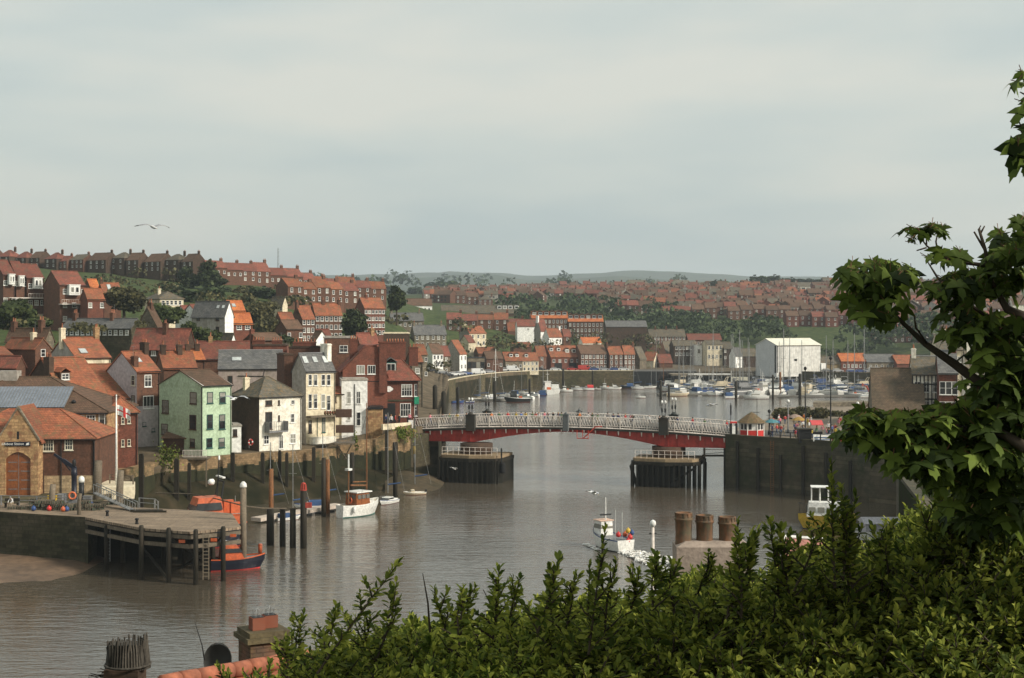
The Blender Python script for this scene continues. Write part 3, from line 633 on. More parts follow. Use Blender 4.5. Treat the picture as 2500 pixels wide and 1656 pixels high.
house('brick_stack_building', 'narrow brown brick building with tall chimney stack between grey and cream houses', 688, 694, 716, 1000, 868, 860, 222, 20, 'F', brick, brickdark, chim=(), wlm=6)
I = house('cream_tower_house', 'tall cream house with grey slate roof, three rooflights and stacked bay windows', 713, 747, 818, 1088, 908, 866, 219, 42, 'R', cream, greyroof, wallL=greyrend_and_shade, detail=True, ov=.2,  # left wall of the cream house greyed, shade put into its colour
  win=[('R', 757, 928, 9, 27, 'w12'), ('R', 770, 928, 9, 27, 'w12'), ('R', 789, 928, 9, 27, 'w12'), ('R', 802, 928, 9, 27, 'w12'), ('R', 757, 980, 9, 35, 'w12'), ('R', 770, 980, 9, 35, 'w12'), ('R', 789, 980, 9, 35, 'w12'), ('R', 802, 984, 9, 36, 'w12'),
       ('R', 757, 1042, 8, 30, 'd11'), ('R', 790, 1038, 8, 36, 'g11')], sky=[(.12, .62, .75, 1.2), (.45, .62, .75, 1.0), (.8, .62, .75, 1.2)],
  chim=[(.93, 1, 1.5, 1.9, 1, white)])
s0 = I.onwall('R', 748, 1014)[0]; s1 = I.onwall('R', 829, 1014)[0]; z = I.onwall('R', 780, 1014)[1]
g = MB(); g.box(s0, -1.3, z-.25, s1, -.004, z); g.build('balcony', timberdry, I.o)
g = MB()
for i in range(7): q = s0+(s1-s0)*(.45+.08*i); g.lathe([(.05, 0), (.25, .25), (.18, .6), (.02, .7)], (q, -1.0, z), 6)
g.build('planter', mat('flowers_red', (.2, .05, .04), (.06, .09, .03), s1=5), I.o)
g = MB(); g.tube([(s0+(s1-s0)*.32, -.06, -.5), (s0+(s1-s0)*.32, -.06, z-.3)], .05, 5); g.build('downpipe', gpaint, I.o)
s0 = I.onwall('R', 754, 1088)[0]; s1 = I.onwall('R', 812, 1088)[0]; z = I.onwall('R', 780, 1085)[1]
g = MB(); g.box(s0, -1.0, z-.1, s1, -.004, z+1.2); g.build('boarded_bay', white, I.o)
I = house('cream_rear_house', 'low cream house with orange roof squeezed between the tower house and white narrow house', 812, 817, 838, 1092, 963, 948, 226, 14, 'R', cream, orange, detail=True, win=[('R', 819.5, 975, 4, 16, 'd11')], wlm=5)
o = place('hotel_terrace', 'brown timber terrace on raking struts beside the white narrow house', 'terrace', 816, 1082, 214, R(6))
g = MB(); g.box(0, 0, -.25, 3.1, 3, 0); g.tube([(.3, .1, -.2), (1.8, 2.6, -2.6)], .1, 5); g.tube([(2.6, .1, -.2), (1.4, 1.5, -2.6)], .1, 5); g.build('deck', timberdry, o)
g = MB(); g.box(0, 0, 1, 3.1, .05, 1.06)
for i in range(15): g.box(i*.218, 0, 0, i*.218+.05, .04, 1.0)
g.build('railing', greyp, o)
g = MB(); g.box(.2, 1.6, 3.7, 2.6, 3, 4.9); g.box(.2, 1.4, 1.4, 2.9, 3.0, 2.5); g.build('canopy', bpaint, o)
I = house('white_narrow_house', 'bright white narrow flat fronted house with black downpipe above the stone wall', 822, 834, 897, 1069, 929, 927, 226, 9, 'F', whiteb, greyrend_and_shade, wlm=7, detail=True, base=1,
  win=[('R', 852, 971, 9, 30, 'w22'), ('R', 875.5, 971, 9, 30, 'w22'), ('R', 852, 1015, 8, 22, 'w12'), ('R', 875.5, 1023, 10, 33, 'w12')])
g = MB(); x = I.onwall('R', 866, 1000)[0]; g.tube([(x, -.08, -1), (x, -.08, I.onwall('R', 866, 938)[1])], .055, 6); g.build('downpipe', kpaint, I.o)
I = house('stone_store', 'windowless tan stone building between the white narrow house and the brick pub', 896, 898, 933, 1120, 1000, 998, 226, 4, 'F', stonetan, kpaint, wlm=6, base=2, cat='store')
# the brick pub at the bridge foot
I = house('brick_pub', 'red brick pub with tall chimneys, dormers and white windows at the bridge foot', 880, 900, 1021, 1032, 931, 846, 232, 12, 'H', brickred, redroof, wlm=12, hin=5.6, detail=True, cat='pub', ov=.45,
  win=[('R', 913, 951, 26, 29, 'w42'), ('R', 993, 953, 26, 29, 'w42'), ('R', 990, 1001, 26, 32, 'w42'), ('R', 914, 995, 18, 20, 'w21'), ('R', 1015, 953, 7, 30, 'w12'), ('R', 1015, 1001, 7, 30, 'w12')],
  dorm=[(.47, .22, 1.8, 1.7, 'w21', greyroof, gpaint)], chim=[(.98, .75, 1.3, 1.5, 3, brickred)])
x0, x1 = loc(I, 836, 0, 231).x, loc(I, 948, 0, 231).x; gy = -.5; zt = loc(I, 905, 846, 231).z; ze_ = loc(I, 836, 905, 231).z; xt0, xt1 = loc(I, 894, 0, 231).x, loc(I, 921, 0, 231).x
g = MB(); g.extr([(x0, I.h*.35), (x0, ze_), (xt0, zt), (xt1, zt), (x1, ze_-1), (x1, I.h*.35)], gy, 8, 'y'); g.build('gable_wing', brickred, I.o)
g = MB(); g.extr([(x0-.4, ze_-.2), (xt0, zt+.22), (xt1, zt+.22), (x1+.3, ze_-1.2), (x1+.3, ze_-1.4), (xt1, zt+.03), (xt0, zt+.03), (x0-.4, ze_-.4)], gy+.3, 8.4, 'y'); g.build('wing_roof', redroof, I.o)
for px in (881, 908):
    q = loc(I, px, 903, 231); add_window(I.o, q.x, gy-.004, q.z, 0, 1.3, 1.45, 'w31', True)
q = loc(I, 882, 903, 231)
chimney(I.o, loc(I, 868, 0, 231).x, 2.5, loc(I, 0, 862, 233).z, 2.0, 1.2, .9, 3, brickred)
cx = loc(I, 936, 0, 231).x; g = MB(); g.box(cx-.6, gy-.55, loc(I, 0, 960, 231).z, cx+.6, gy+.4, loc(I, 0, 838, 231).z); g.box(cx-.7, gy-.65, loc(I, 0, 838, 231).z+.003, cx+.7, gy+.5, loc(I, 0, 834, 231).z); g.build('chimney', brickred, I.o)
cx = loc(I, 974, 0, 234).x; g = MB(); g.box(cx-1.9, 3.2, I.hr-2.2, cx+1.4, 4.2, loc(I, 0, 838, 235).z); g.box(cx-2, 3.1, loc(I, 0, 838, 235).z+.003, cx+1.5, 4.3, loc(I, 0, 835, 235).z); cc = g.build('chimney', brickred, I.o)
g = MB()
for i in range(7): g.lathe([(.12, 0), (.1, .5)], (cx-1.6+i*.45, 3.7, loc(I, 0, 835, 235).z), 6)
g.build('chimney_pots', potm, cc)
q = loc(I, 952, 951, 231.5); g = MB(); g.extr([(q.x+.62*math.cos(t)*(1+.12*math.cos(4*t)), q.z+.45*math.sin(t)*(1+.12*math.cos(4*t))) for t in [i*math.pi/8 for i in range(16)]], -.08, -.004, 'y'); g.build('wall_plaque', wpaint, I.o)
g = MB(); g.box(-.06, -.12, I.onwall('R', 960, 978)[1]-.15, I.wr+.06, -.004, I.onwall('R', 960, 978)[1]+.15); g.build('string_course', stonedark, I.o)
g = MB(); g.box(I.onwall('R', 935, 1015)[0]-1.6, -.08, 0, I.onwall('R', 935, 1015)[0]+2, -.004, 3.1); g.build('pub_front', kpaint, I.o)
g = MB(); s = I.onwall('R', 1017, 976)[0]; zz = I.onwall('R', 1017, 978)[1]; g.box(s-.4, -.3, zz-.6, s+.35, -.13, zz+.6); g.build('hanging_sign', mat('paint_green', (.02, .22, .12)), I.o)
g = MB(); g.box(I.wr-.9, -.1, 0, I.wr+.08, -.006, I.h-.02) ; g.build('corner_trim', cpaint, I.o) if False else None
house('flat_roofed_block', 'tall brown brick block with single cream window left of the brick pub', 786, 792, 868, 960, 826, 824, 243, 8, 'F', brick, greyrend_and_shade, wlm=8, win=[('R', 839, 852, 20, 17, 'w22')], chim=())

# river walls along the left bank
def wall_poly(name, label, pts, ztop, zbot, m, cat='wall', thick=1.2, copem=None, kind=None, group=None, weed=None):
    """pts: list of (px, D[, ztop]) along the water side"""
    w = MB(); cp = MB(); P_ = []
    for p in pts:
        zt_ = p[2] if len(p) > 2 else ztop; P_.append((X(p[0], p[1]), p[1], zt_))
    for (a, b) in zip(P_, P_[1:]):
        d = Vector((b[0]-a[0], b[1]-a[1])).normalized(); n = Vector((-d.y, d.x))*thick
        w.mesh([(a[0], a[1], zbot), (b[0], b[1], zbot), (b[0]+n.x, b[1]+n.y, zbot), (a[0]+n.x, a[1]+n.y, zbot), (a[0], a[1], a[2]), (b[0], b[1], b[2]), (b[0]+n.x, b[1]+n.y, b[2]), (a[0]+n.x, a[1]+n.y, a[2])],
               [(0, 1, 5, 4), (4, 5, 6, 7), (1, 2, 6, 5), (2, 3, 7, 6), (3, 0, 4, 7), (3, 2, 1, 0)])
        o_ = -n*.1
        cp.mesh([(a[0]+o_.x, a[1]+o_.y, a[2]+.004), (b[0]+o_.x, b[1]+o_.y, b[2]+.004), (b[0]+n.x, b[1]+n.y, b[2]+.004), (a[0]+n.x, a[1]+n.y, a[2]+.004), (a[0]+o_.x, a[1]+o_.y, a[2]+.25), (b[0]+o_.x, b[1]+o_.y, b[2]+.25), (b[0]+n.x, b[1]+n.y, b[2]+.25), (a[0]+n.x, a[1]+n.y, a[2]+.25)],
                [(0, 1, 5, 4), (4, 5, 6, 7), (1, 2, 6, 5), (2, 3, 7, 6), (3, 0, 4, 7), (3, 2, 1, 0)])
    o_ = w.build(name, m); tag(o_, label, cat, group)
    if label: checklabel(label, group)
    if copem: cp.build('coping', copem, o_)
    if weed:
        g = MB()
        for (a, b) in zip(P_, P_[1:]):
            n = 6
            for i in range(n):
                p, q = [Vector((a[0]+(b[0]-a[0])*t, a[1]+(b[1]-a[1])*t, 0)) for t in (i/n, (i+1)/n)]; d = (q-p).normalized(); m2 = Vector((d.y, -d.x, 0))*.05; z = weed+rng.uniform(-.35, .35)
                g.mesh([p+m2+Vector((0, 0, zbot)), q+m2+Vector((0, 0, zbot)), q+m2+Vector((0, 0, z)), p+m2+Vector((0, 0, z)), p+Vector((0, 0, z+.1)), q+Vector((0, 0, z+.1))], [(0, 1, 2, 3), (3, 2, 5, 4)])
        g.build('weed_band', mat('seaweed', (.03, .03, .012), (.015, .017, .008), s1=.6, s2=3, rnd=0), o_)
    return o_
wall_poly('river_wall', 'rubble stone river wall stained green below the waterfront houses', [(232, 181), (330, 184), (398, 194), (497, 198.3), (566, 203), (632, 205.5), (740, 210), (817, 213.5), (833, 219)], 6.4, 1.5, stonewall, thick=1.5, weed=4.9)
wall_poly('stone_wall', 'tan stone wall below the white narrow house and the pub forecourt', [(833, 219), (900, 221.8), (935, 223.5), (980, 226, 8.6), (1004, 229, 8.8)], 7.0, 1.0, stonewall, thick=1.5, weed=4.8)
wall_poly('bridge_abutment_wall', 'dark masonry abutment wall under the left end of the bridge', [(978, 227.5), (1016, 229.5), (1050, 233)], 7.2, -1, stonedark, thick=4)
wall_poly('parapet_wall', 'pale stone parapet of the bridge approach beside the pub', [(935, 224.5), (1003, 229)], 9.2, 8.3, cream, thick=.4)
# timber fender posts against the river wall
fp = None
k = 0
for px, D, yt, yb2, w_ in ((345, 182, 1108, 1180, .55), (431, 191.5, 1120, 1190, .6), (568, 200.5, 1105, 1175, .55), (683, 206, 1100, 1170, .45), (766, 209.5, 1092, 1150, .5), (250, 178.5, 1040, 1165, .6), (462, 193, 1130, 1185, .4), (641, 203, 1105, 1170, .5), (943, 221.5, 1050, 1110, .4), (965, 222, 1080, 1120, .8), (700, 205, 1105, 1160, .4)):
    k += 1; t_ = Z(yt, D); b_ = min(Z(yb2, D), 3.5)-2
    g = MB(); g.box(-w_/2, -.25, 0, w_/2, .25, t_-b_-.3); g.extr([(-w_/2, t_-b_-.297), (w_/2, t_-b_-.297), (w_/2-.08, t_-b_), (-w_/2+.08, t_-b_)], -.2, .2, 'y')
    wh_ = {345: 'right of the red brick warehouse', 431: 'left of the green house balcony', 568: 'at the right corner of the green house', 683: 'below the white cottage french window', 766: 'below the cream tower house', 250: 'tallest, left of the red brick warehouse', 462: 'under the green house balcony', 641: 'below the left corner of the white cottage', 943: 'thin, below the stone store', 965: 'thick, below the pub forecourt', 700: 'below the right end of the white cottage'}[px]
    tag(g.build('fender_post', timber, None, (X(px, D), D, b_)), 'dark weedy fender post %s' % wh_, 'post', 'fender posts on the left river wall')
o = place('life_ring', 'red and white life ring on the brown gable of the white cottage', 'life ring', 612, 1080, 207.5)
o.rotation_euler = (0, 0, R(-40)); g = MB(); g.ring((0, 0, 0), .42, .1, 'y', 16, 6, 0); rr = g.data('ring', [redp, wpaint])
for i, f in enumerate(rr.polygons): f.material_index = 1 if (i//6) % 4 == 0 else 0
link('ring', rr, o)
g = MB(); g.tube([(-.5, .12, -.9), (-.5, .12, .3)], .05, 5); g.tube([(-.5, .12, .1), (.0, .12, .4)], .03, 5); g.build('bracket', greyp, o)

# ================================================================ houses behind the waterfront and up the hill
def T(label, xl, xc, xr, yb, ye, yr, D, a=40, ridge='R', wall=None, roof=None, g=(), **k):
    return house(k.pop('name', 'house'), label, xl, xc, xr, yb, ye, yr, D, a, ridge, wall, roof, grid=g, **k)
G2 = lambda side, nx, ny, w=.9, h=1.2, st='w12', b=(.15, .85, .3, .78): (side, nx, ny, w, h, st, b)
T('orange roofed house with cream bargeboards on its right gable above the market hall', 10, 86, 124, 874, 851, 828, 240, 52, 'L', brick, orange, [('R', 1, 1, .9, 1.3, 'w12')], chim=[(.3, 1, 1.0, .8, 1, cream)])
T('cream house with shaded gable, orange roof and single white rooflight behind the brown brick house', 119, 186, 270, 898, 875, 827, 226, 40, 'R', cream, orange, [], wallL=greyrend_and_shade, sky=[(.32, .3, 1.1, 1.3)], chim=[(.0, 1, 1.6, .9, 1, cream), (1, 1, 1.7, .9, 2, stonetan)])  # gable colour carries the shade of the left side
T('the long red brown pantiled house with right brick gable above the mauve house', 320, 452, 478, 876, 850, 805, 258, 75, 'L', brickdark, redroof, [('L', 6, 1, .9, .9, 'w21', (.1, .9, .5, .5))], wallL=brickdark, chim=[(.45, .9, 1.4, 1, 2, brick)])
T('house with weathered brown roof left of the slate terrace', 14, 110, 132, 868, 832, 804, 262, 72, 'L', stonegrey, brownroof, [], chim=[(.9, 1, 1.3, 1, 2, brick), (.2, 1, 1.6, 1.2, 3, brick)])
T('stone terrace with weathered slate roof and tall chimneys below the wooded slope', 152, 320, 350, 826, 801, 780, 285, 70, 'L', stonedark, greyroof, [('L', 12, 1, .8, 1, 'w12', (.06, .94, .55, .55))], chim=[(.35, 1, 1.2, 1.2, 3, brick), (.9, 1, 1.2, 1.2, 3, brick)])
T('house with brown stone gable and brick chimney right of the slate terrace', 334, 385, 400, 812, 800, 752, 300, 68, 'R', stonegrey, brownroof, [], chim=[(.5, 1, 1, 1, 2, brick)])
T('house with bright orange roof and two small white windows behind the green house', 420, 440, 500, 895, 880, 855, 236, 20, 'R', brick, orange2, [('R', 2, 1, .8, .7, 'w22', (.2, .5, .5, .5))], chim=[(.45, .8, 1.2, 1.6, 2, brickdark), (.85, .9, 1.1, 1.4, 2, brickdark)])
T('orange roofed house behind the green house with two dark chimney stacks', 380, 400, 480, 920, 900, 862, 228, 25, 'R', brick, orange, [], chim=[(.1, 1, 1.2, 1.3, 2, brickdark), (.6, 1, 1.2, 1.5, 3, brickdark)])
T('low house with brown red roof and cream ridge behind the grey roofed building', 470, 482, 610, 895, 878, 836, 262, 12, 'R', brick, redroof, [], chim=[(.25, 1, 1, .8, 2, stonetan)])
T('house with red brick parapets and row of terracotta chimney pots behind the slate roof', 612, 618, 700, 880, 845, 842, 256, 6, 'F', brickred, brickdark, [], wlm=7, chim=[(.15, .3, 1.0, 2.2, 5, brickred), (.7, .3, .9, 1.8, 4, brickred)])
T('orange roofed house with white triangular gable peak above the red brick parapets', 596, 632, 690, 860, 832, 815, 290, 35, 'R', brick, brownroof, [], chim=[(.02, 1, .8, .8, 1, brickred)])
T('red brick house with row of chimney pots right of the terracotta parapets', 700, 706, 780, 890, 850, 847, 250, 5, 'F', brick, brickdark, [], wlm=7, chim=[(.5, .3, 1.0, 4, 7, brickred)])
T('orange cottage roof at the left edge below the brown roofed house', -40, 40, 62, 935, 895, 872, 226, 70, 'L', brick, redroof, [], chim=[(.9, 1, 1.2, 1, 2, brickdark)])
T('brown brick house with small orange gable at far left above the metal roof', -60, -20, 30, 905, 868, 850, 236, 30, 'R', brick, orange, [])
# three storey blocks with white bays, far left
def bayblock(label, xl, xc, xr, yb, ye, yr, D, a, bays, n, group, doors=2, **k):
    I = T(label, xl, xc, xr, yb, ye, yr, D, a, 'R', brick, redroof, [('R', n, 3, 1.0, 1.2, 'w22', (.2, .92, .16, .84))], group=group, **k)
    for (px, y0, y1, wp) in bays:
        s, z, d = I.onwall('R', px, (y0+y1)/2); ww = wp*d/F; hh = (y1-y0)*d/F
        b = MB(); b.box(-ww/2, -1.3, -hh/2, ww/2, -.004, hh/2); b.box(-ww/2-.1, -1.4, hh/2+.003, ww/2+.1, -.004, hh/2+.18)
        bo = b.build('bay', wpaint, I.o, (s, 0, z)); add_window(bo, -ww*.22, -1.304, .1, 0, ww*.3, hh*.55, 'w11'); add_window(bo, ww*.22, -1.304, .1, 0, ww*.3, hh*.55, 'w11')
    return I
gb = 'three storey brick houses with white bays on the left hillside'
bayblock('brick house with white bay at the extreme left of the hillside row', -30, 8, 36, 795, 671, 636, 345, 40, [(25, 671, 695, 14)], 2, gb)
bayblock('brick house with narrow white bay, second in the hillside row from the left edge', 10, 40, 62, 797, 673, 640, 347, 40, [(49, 675, 699, 12)], 2, gb)
I = bayblock('brick house with wide white bay beside the balcony scaffolding on the left hillside', 30, 66, 107, 799, 679, 646, 348, 40, [(89, 680, 705, 20)], 3, gb)
I2 = bayblock('detached looking brick house with dark left gable and wide white bay on the hillside', 106, 146, 208, 794, 696, 663, 342, 42, [(177, 697, 721, 28)], 3, gb)
for (I_, y1_, y2_) in ((I, 728, 778), (I2, 743, 744)):
    for y in ((y1_, y2_) if y2_-y1_ > 5 else (y1_,)):
        s, z, d = I_.onwall('R', 146 if I_ is I2 else 66, y); b = MB(); b.box(-.3 if I_ is I2 else -5, -1.8, z-.1, I_.wr+1.0, -.006, z+.1)
        for i in range(12): b.box(-.3+i*I_.wr/11, -1.8, z+.1, -.25+i*I_.wr/11, -1.75, z+1.05)
        b.box(-.3, -1.82, z+1.05, I_.wr+.6, -1.74, z+1.12); b.build('balcony', lattice, I_.o)
b = MB()
for x in (I.wr+.2, I.wr+.9): b.box(x, -1.8, -3, x+.14, -1.66, 8)
b.build('balcony_post', lattice, I.o)
T('brick house with orange roof stepping down right of the detached bay house', 196, 214, 255, 762, 731, 706, 338, 35, 'R', brickred, orange, [G2('R', 2, 1)], group=None)
T('small house with bright orange pyramid roof above the stepping brick house', 205, 222, 243, 715, 704, 683, 372, 40, 'R', brick, orange2, [])
T('house with pale orange roof and white rooflight beside the hillside trees', 238, 252, 296, 735, 715, 692, 368, 30, 'R', brick, orange, [], sky=[(.4, .5, .8, 2.2)], chim=[(.05, 1, .9, .8, 2, brick)])
T('long cream rendered house with hipped grey roof below the green field', 353, 390, 448, 768, 731, 712, 352, 32, 'H', cream, slateroof, [G2('R', 5, 2, .8, 1.1), G2('L', 1, 1)], chim=[(.3, 1, .8, .7, 1, cream)])
T('white house with twin steep gables left of the large white chapel like house', 440, 486, 500, 800, 772, 745, 322, 60, 'R', whiteb, redroof, [], )
T('small white gabled garden house with red roof below the cream house', 428, 455, 480, 778, 765, 748, 330, 35, 'R', whiteb, redroof, [])
T('large white house with shaded left wall, slate roof, bright white right gable on the hillside', 468, 549, 570, 836, 771, 738, 312, 66, 'L', whiteb, greyroof, [('L', 2, 2, .9, 1, 'd11', (.22, .8, .5, .9))], wallL=greyrend_and_shade, sky=[(.28, .6, .6, .7), (.12, .6, .6, .7)])  # long left wall painted in a shaded tone of the white
T('small slate roofed white gabled cottage below the large white house', 534, 562, 578, 858, 842, 816, 306, 55, 'L', whiteb, slateroof, [])
T('house with bright orange roof and dark rooflight right of the white gable', 545, 562, 598, 772, 759, 736, 330, 30, 'R', brick, orange2, [], sky=[(.35, .5, .8, 1)])
T('brick house with bright orange lean roof and two white windows below the orange roofs', 556, 570, 616, 822, 790, 766, 318, 30, 'R', brickred, orange2, [('R', 2, 1, 1.2, 1, 'w22', (.3, .75, .7, .7))])
T('small cream cottage with brown roof and white bargeboards among hillside trees', 660, 690, 702, 765, 743, 726, 400, 55, 'L', cream, slateroof, [('L', 2, 1, .8, 1, 'w12')])
T('orange roofed brick house left of the long brick terraces', 668, 690, 722, 812, 789, 764, 372, 35, 'R', brick, orange, [])
T('dark roofed brick house with white gable verge in front of the terraces', 672, 700, 740, 836, 804, 783, 345, 40, 'R', brick, brownroof, [G2('R', 2, 1)])
gt = 'three storey brick terraces on the hillside left of the big round tree'
T('three storey brick terrace house with orange roof, left end of its row', 712, 738, 768, 838, 778, 748, 392, 40, 'R', brick, orange, [('R', 3, 3, .9, 1.3, 'w12', (.15, .85, .2, .85))], group=gt, chim=[(0, 1, 1, 1, 3)])
T('longest three storey brick terrace house with orange roof and white doorcases', 756, 770, 835, 832, 769, 742, 400, 24, 'R', brick, orange, [('R', 6, 3, .9, 1.3, 'w12', (.08, .94, .2, .85))], group=gt, chim=[(.4, 1, 1, 1, 3), (1, 1, 1, 1, 3)])
T('four storey brick flats with orange roof and white dormers right of the round tree', 868, 890, 939, 822, 752, 728, 470, 28, 'R', brickred, orange, [('R', 6, 4, .9, 1.2, 'w12', (.08, .94, .14, .86))], chim=[(.3, 1, 1, 1, 2)], name='flats')
T('brown brick house with red gable fronting the terraces above the brick pub', 762, 780, 812, 862, 832, 806, 318, 35, 'R', brick, redroof, [])
T('small building with white boarded gable above the cream tower house chimney', 758, 772, 800, 848, 830, 810, 300, 45, 'L', whiteb, brownroof, [])
T('red roofed house poking above the brick pub ridge', 862, 880, 926, 880, 842, 815, 300, 35, 'R', brickred, redroof, [], chim=[(.8, 1, 1, .9, 2, stonetan)])
T('long dark flat roofed building with pale parapet above the pub chimneys', 930, 936, 1000, 850, 815, 813, 345, 5, 'F', brickdark, cream, [], wlm=8)
T('orange brick house with tiled roof immediately right of the pub', 1000, 1006, 1032, 930, 885, 862, 300, 15, 'R', stonegrey, orange, [G2('R', 1, 1)], wlm=7)
T('orange roofed stone house between the pub and the white terraced house', 1010, 1020, 1043, 925, 866, 842, 440, 20, 'R', stonegrey, orange, [('R', 2, 2, .9, 1.2)], wlm=8)
# stone terraces with slate roofs in the middle
T('stone terrace with slate roof and white framed bays above the white terraced house', 1000, 1012, 1090, 850, 817, 795, 540, 15, 'R', stonegrey, greyroof, [('R', 6, 2, .9, 1.5, 'w12', (.08, .92, .25, .78))], wlm=8, chim=[(.05, 1, 1, 1, 3), (.9, 1, 1, 1, 3)])
T('stone terrace with slate roof and dormers just right of the dark roadside tree', 945, 955, 1035, 803, 783, 765, 560, 12, 'R', stonegrey, greyroof, [('R', 6, 1, .9, 1.3, 'w12')], wlm=8, chim=[(.05, 1, 1, 1, 3), (.9, 1, 1, 1, 3)])
T('white rendered long house with dark roof beside the dark round tree', 990, 994, 1055, 764, 746, 730, 760, 8, 'R', whiteb, brownroof, [('R', 6, 1, 1, 1.2, 'w11')], wlm=9)
T('very long slate roofed terrace with white dormers at its right end', 1074, 1078, 1270, 792, 765, 746, 760, 5, 'R', brickdark, slateroof, [('R', 20, 1, 1, 1.5, 'w12', (.03, .97, .45, .45))], wlm=10, name='terrace', dorm=[(.74, .5, 2.2, 1.8, 'w11', slateroof), (.81, .5, 2.2, 1.8, 'w11', slateroof), (.88, .5, 2.2, 1.8, 'w11', slateroof), (.96, .5, 2.2, 1.8, 'w11', slateroof)])
for n_, (x0, x1, dy) in enumerate(((1297, 1386, 0), (1386, 1473, 8))):
    T(('left' if n_ == 0 else 'lower right')+' half of the brick building with bright orange roof and arched dormers', x0, x0+1, x1, 818+dy, 777+dy, 762+dy, 690, 2, 'R', brick, orange2, [('R', 9, 3, .9, 1.5, 'w12', (.06, .94, .15, .8))], wlm=10, name='flats', cat='flats',
      dorm=[(.08+.168*i, .42, 2.2, 1.6, 'w11', orange, brickdark) for i in range(6)])
T('long slate roofed shed below the wooded bank right of the orange roofed flats', 1478, 1480, 1580, 812, 798, 784, 660, 3, 'R', brickdark, greyroof, [], wlm=10, name='shed', cat='shed')
gm = None
T('cream house with shaded left gable and orange roof in the centre of the slope', 1121, 1146, 1187, 846, 814, 797, 600, 35, 'R', cream, orange, [('R', 3, 2, 1, 1.4, 'w12', (.2, .85, .25, .75))], wallL=greyrend_and_shade, chim=[(0, 1, 1, 1, 1, cream)])  # cream gable on the left greyed as shade
T('small red brown roofed house attached below the cream centre house', 1122, 1144, 1160, 846, 836, 820, 595, 35, 'R', cream, redroof, [])
T('white house with orange roof left of the twin white gables', 1184, 1190, 1236, 812, 803, 784, 680, 20, 'R', whiteb, orange, [])
T('orange roofed brick house behind the cream centre house', 1150, 1156, 1190, 810, 800, 783, 690, 20, 'R', brick, redroof, [])
T('two small orange roofed houses row right of the white orange roofed house', 1235, 1240, 1266, 814, 806, 788, 672, 20, 'R', brick, orange, [])
T('white house with red roof below the long slate terrace', 1258, 1263, 1316, 812, 796, 781, 660, 12, 'R', whiteb, redroof, [('R', 1, 1, 1, 1)])
T('steep white gabled house with chimney in the centre of the slope', 1304, 1320, 1336, 832, 806, 780, 640, 50, 'R', whiteb, redroof, [], wallL=greyrend_and_shade, chim=[(0, 1, 1.5, 1.2, 1, whiteb)])  # white left gable coloured darker for its shaded side
T('white house with orange roof stepping down from the steep white gable', 1326, 1340, 1372, 842, 822, 803, 632, 35, 'R', whiteb, orange, [('R', 2, 1, .9, 1.2)], chim=[(1, 1, 1, 1, 1, whiteb)])
T('red brown roofed house right of the stepping white house', 1370, 1376, 1394, 838, 820, 805, 640, 20, 'R', brick, redroof, [G2('R', 1, 1)])
T('small white gabled cottage with orange roof above the harbour row', 1412, 1422, 1468, 850, 836, 825, 620, 45, 'R', white, orange2, [])
T('orange roof behind the left harbour shops', 1160, 1168, 1213, 880, 863, 849, 590, 18, 'R', brick, orange, [], wlm=7)
T('orange roof peeping over the centre harbour shops', 1250, 1254, 1298, 872, 848, 837, 620, 12, 'R', brick, orange, [], wlm=7)
# harbour road frontage
hg = None
T('white three storey terraced house with dark roof on the harbour road', 1036, 1056, 1082, 917, 863, 840, 505, 35, 'R', whiteb, brownroof, [('R', 3, 3, .9, 1.4, 'w12', (.2, .85, .2, .82))])
T('narrow dark stone house right of the white terraced house', 1066, 1080, 1099, 914, 868, 846, 514, 30, 'R', stonegrey, redroof, [('R', 1, 2, .9, 1.3)])
T('white house with steep shaded gable and orange roof on the harbour road', 1082, 1122, 1139, 906, 864, 832, 528, 58, 'R', whiteb, orange, [('R', 2, 2, .9, 1.5, 'w12', (.3, .8, .25, .75)), ('L', 1, 2, .8, 1.2, 'd11', (.7, .75, .3, .75))], wallL=greyrend_and_shade)  # left gable: white wall with shade painted in as grey
T('dark stone shop with arched windows on the harbour road', 1138, 1142, 1183, 908, 875, 872, 535, 8, 'F', stonegrey, kpaint, [('R', 4, 1, 1.6, 2.4, 'd11')], wlm=8, name='shop', cat='shop')
T('brown brick shop with red brown roof beside the stone shop', 1182, 1188, 1228, 906, 876, 859, 545, 14, 'R', brick, brownroof, [('R', 2, 1, .9, 1.2)], wlm=9, name='shop', cat='shop')
T('stone cottage with orange roof and dormers on the harbour road', 1222, 1234, 1276, 907, 881, 861, 560, 15, 'R', stonegrey, orange, [('R', 3, 1, .9, 1.2)], wlm=9, dorm=[(.4, .4, 1.3, 1.1, 'w11', orange), (.75, .4, 1.3, 1.1, 'w11', orange)])
T('cream cottages with orange roof and dormer in the harbour row', 1268, 1276, 1315, 908, 881, 862, 562, 12, 'R', cream, orange, [('R', 4, 2, .9, 1.2, 'w12', (.12, .88, .25, .75))], wlm=9, dorm=[(.3, .4, 1.3, 1.1, 'w11', orange)])
T('tall narrow dark house with orange roof right of the cream cottages', 1300, 1312, 1334, 905, 868, 846, 575, 28, 'R', brick, orange, [('R', 1, 2, .9, 1.3)])
I = T('red brick fire station with orange roof, dormers and dark garage openings', 1322, 1345, 1416, 905, 872, 845, 580, 18, 'R', brickred, orange, [('R', 5, 1, 1.1, 1.2, 'w21', (.1, .92, .72, .72))], name='fire_station', cat='fire station', dorm=[(.1, .5, 1.4, 1.2, 'w11', orange), (.35, .5, 1.4, 1.2, 'w11', orange), (.62, .35, 1.6, 1.3, 'w11', orange), (.85, .35, 1.6, 1.3, 'w11', orange)])
for u in (.25, .75):
    g = MB(); g.box(I.wr*u-1.6, -.06, 0, I.wr*u+1.6, -.003, 3); g.build('garage_door', kpaint, I.o)
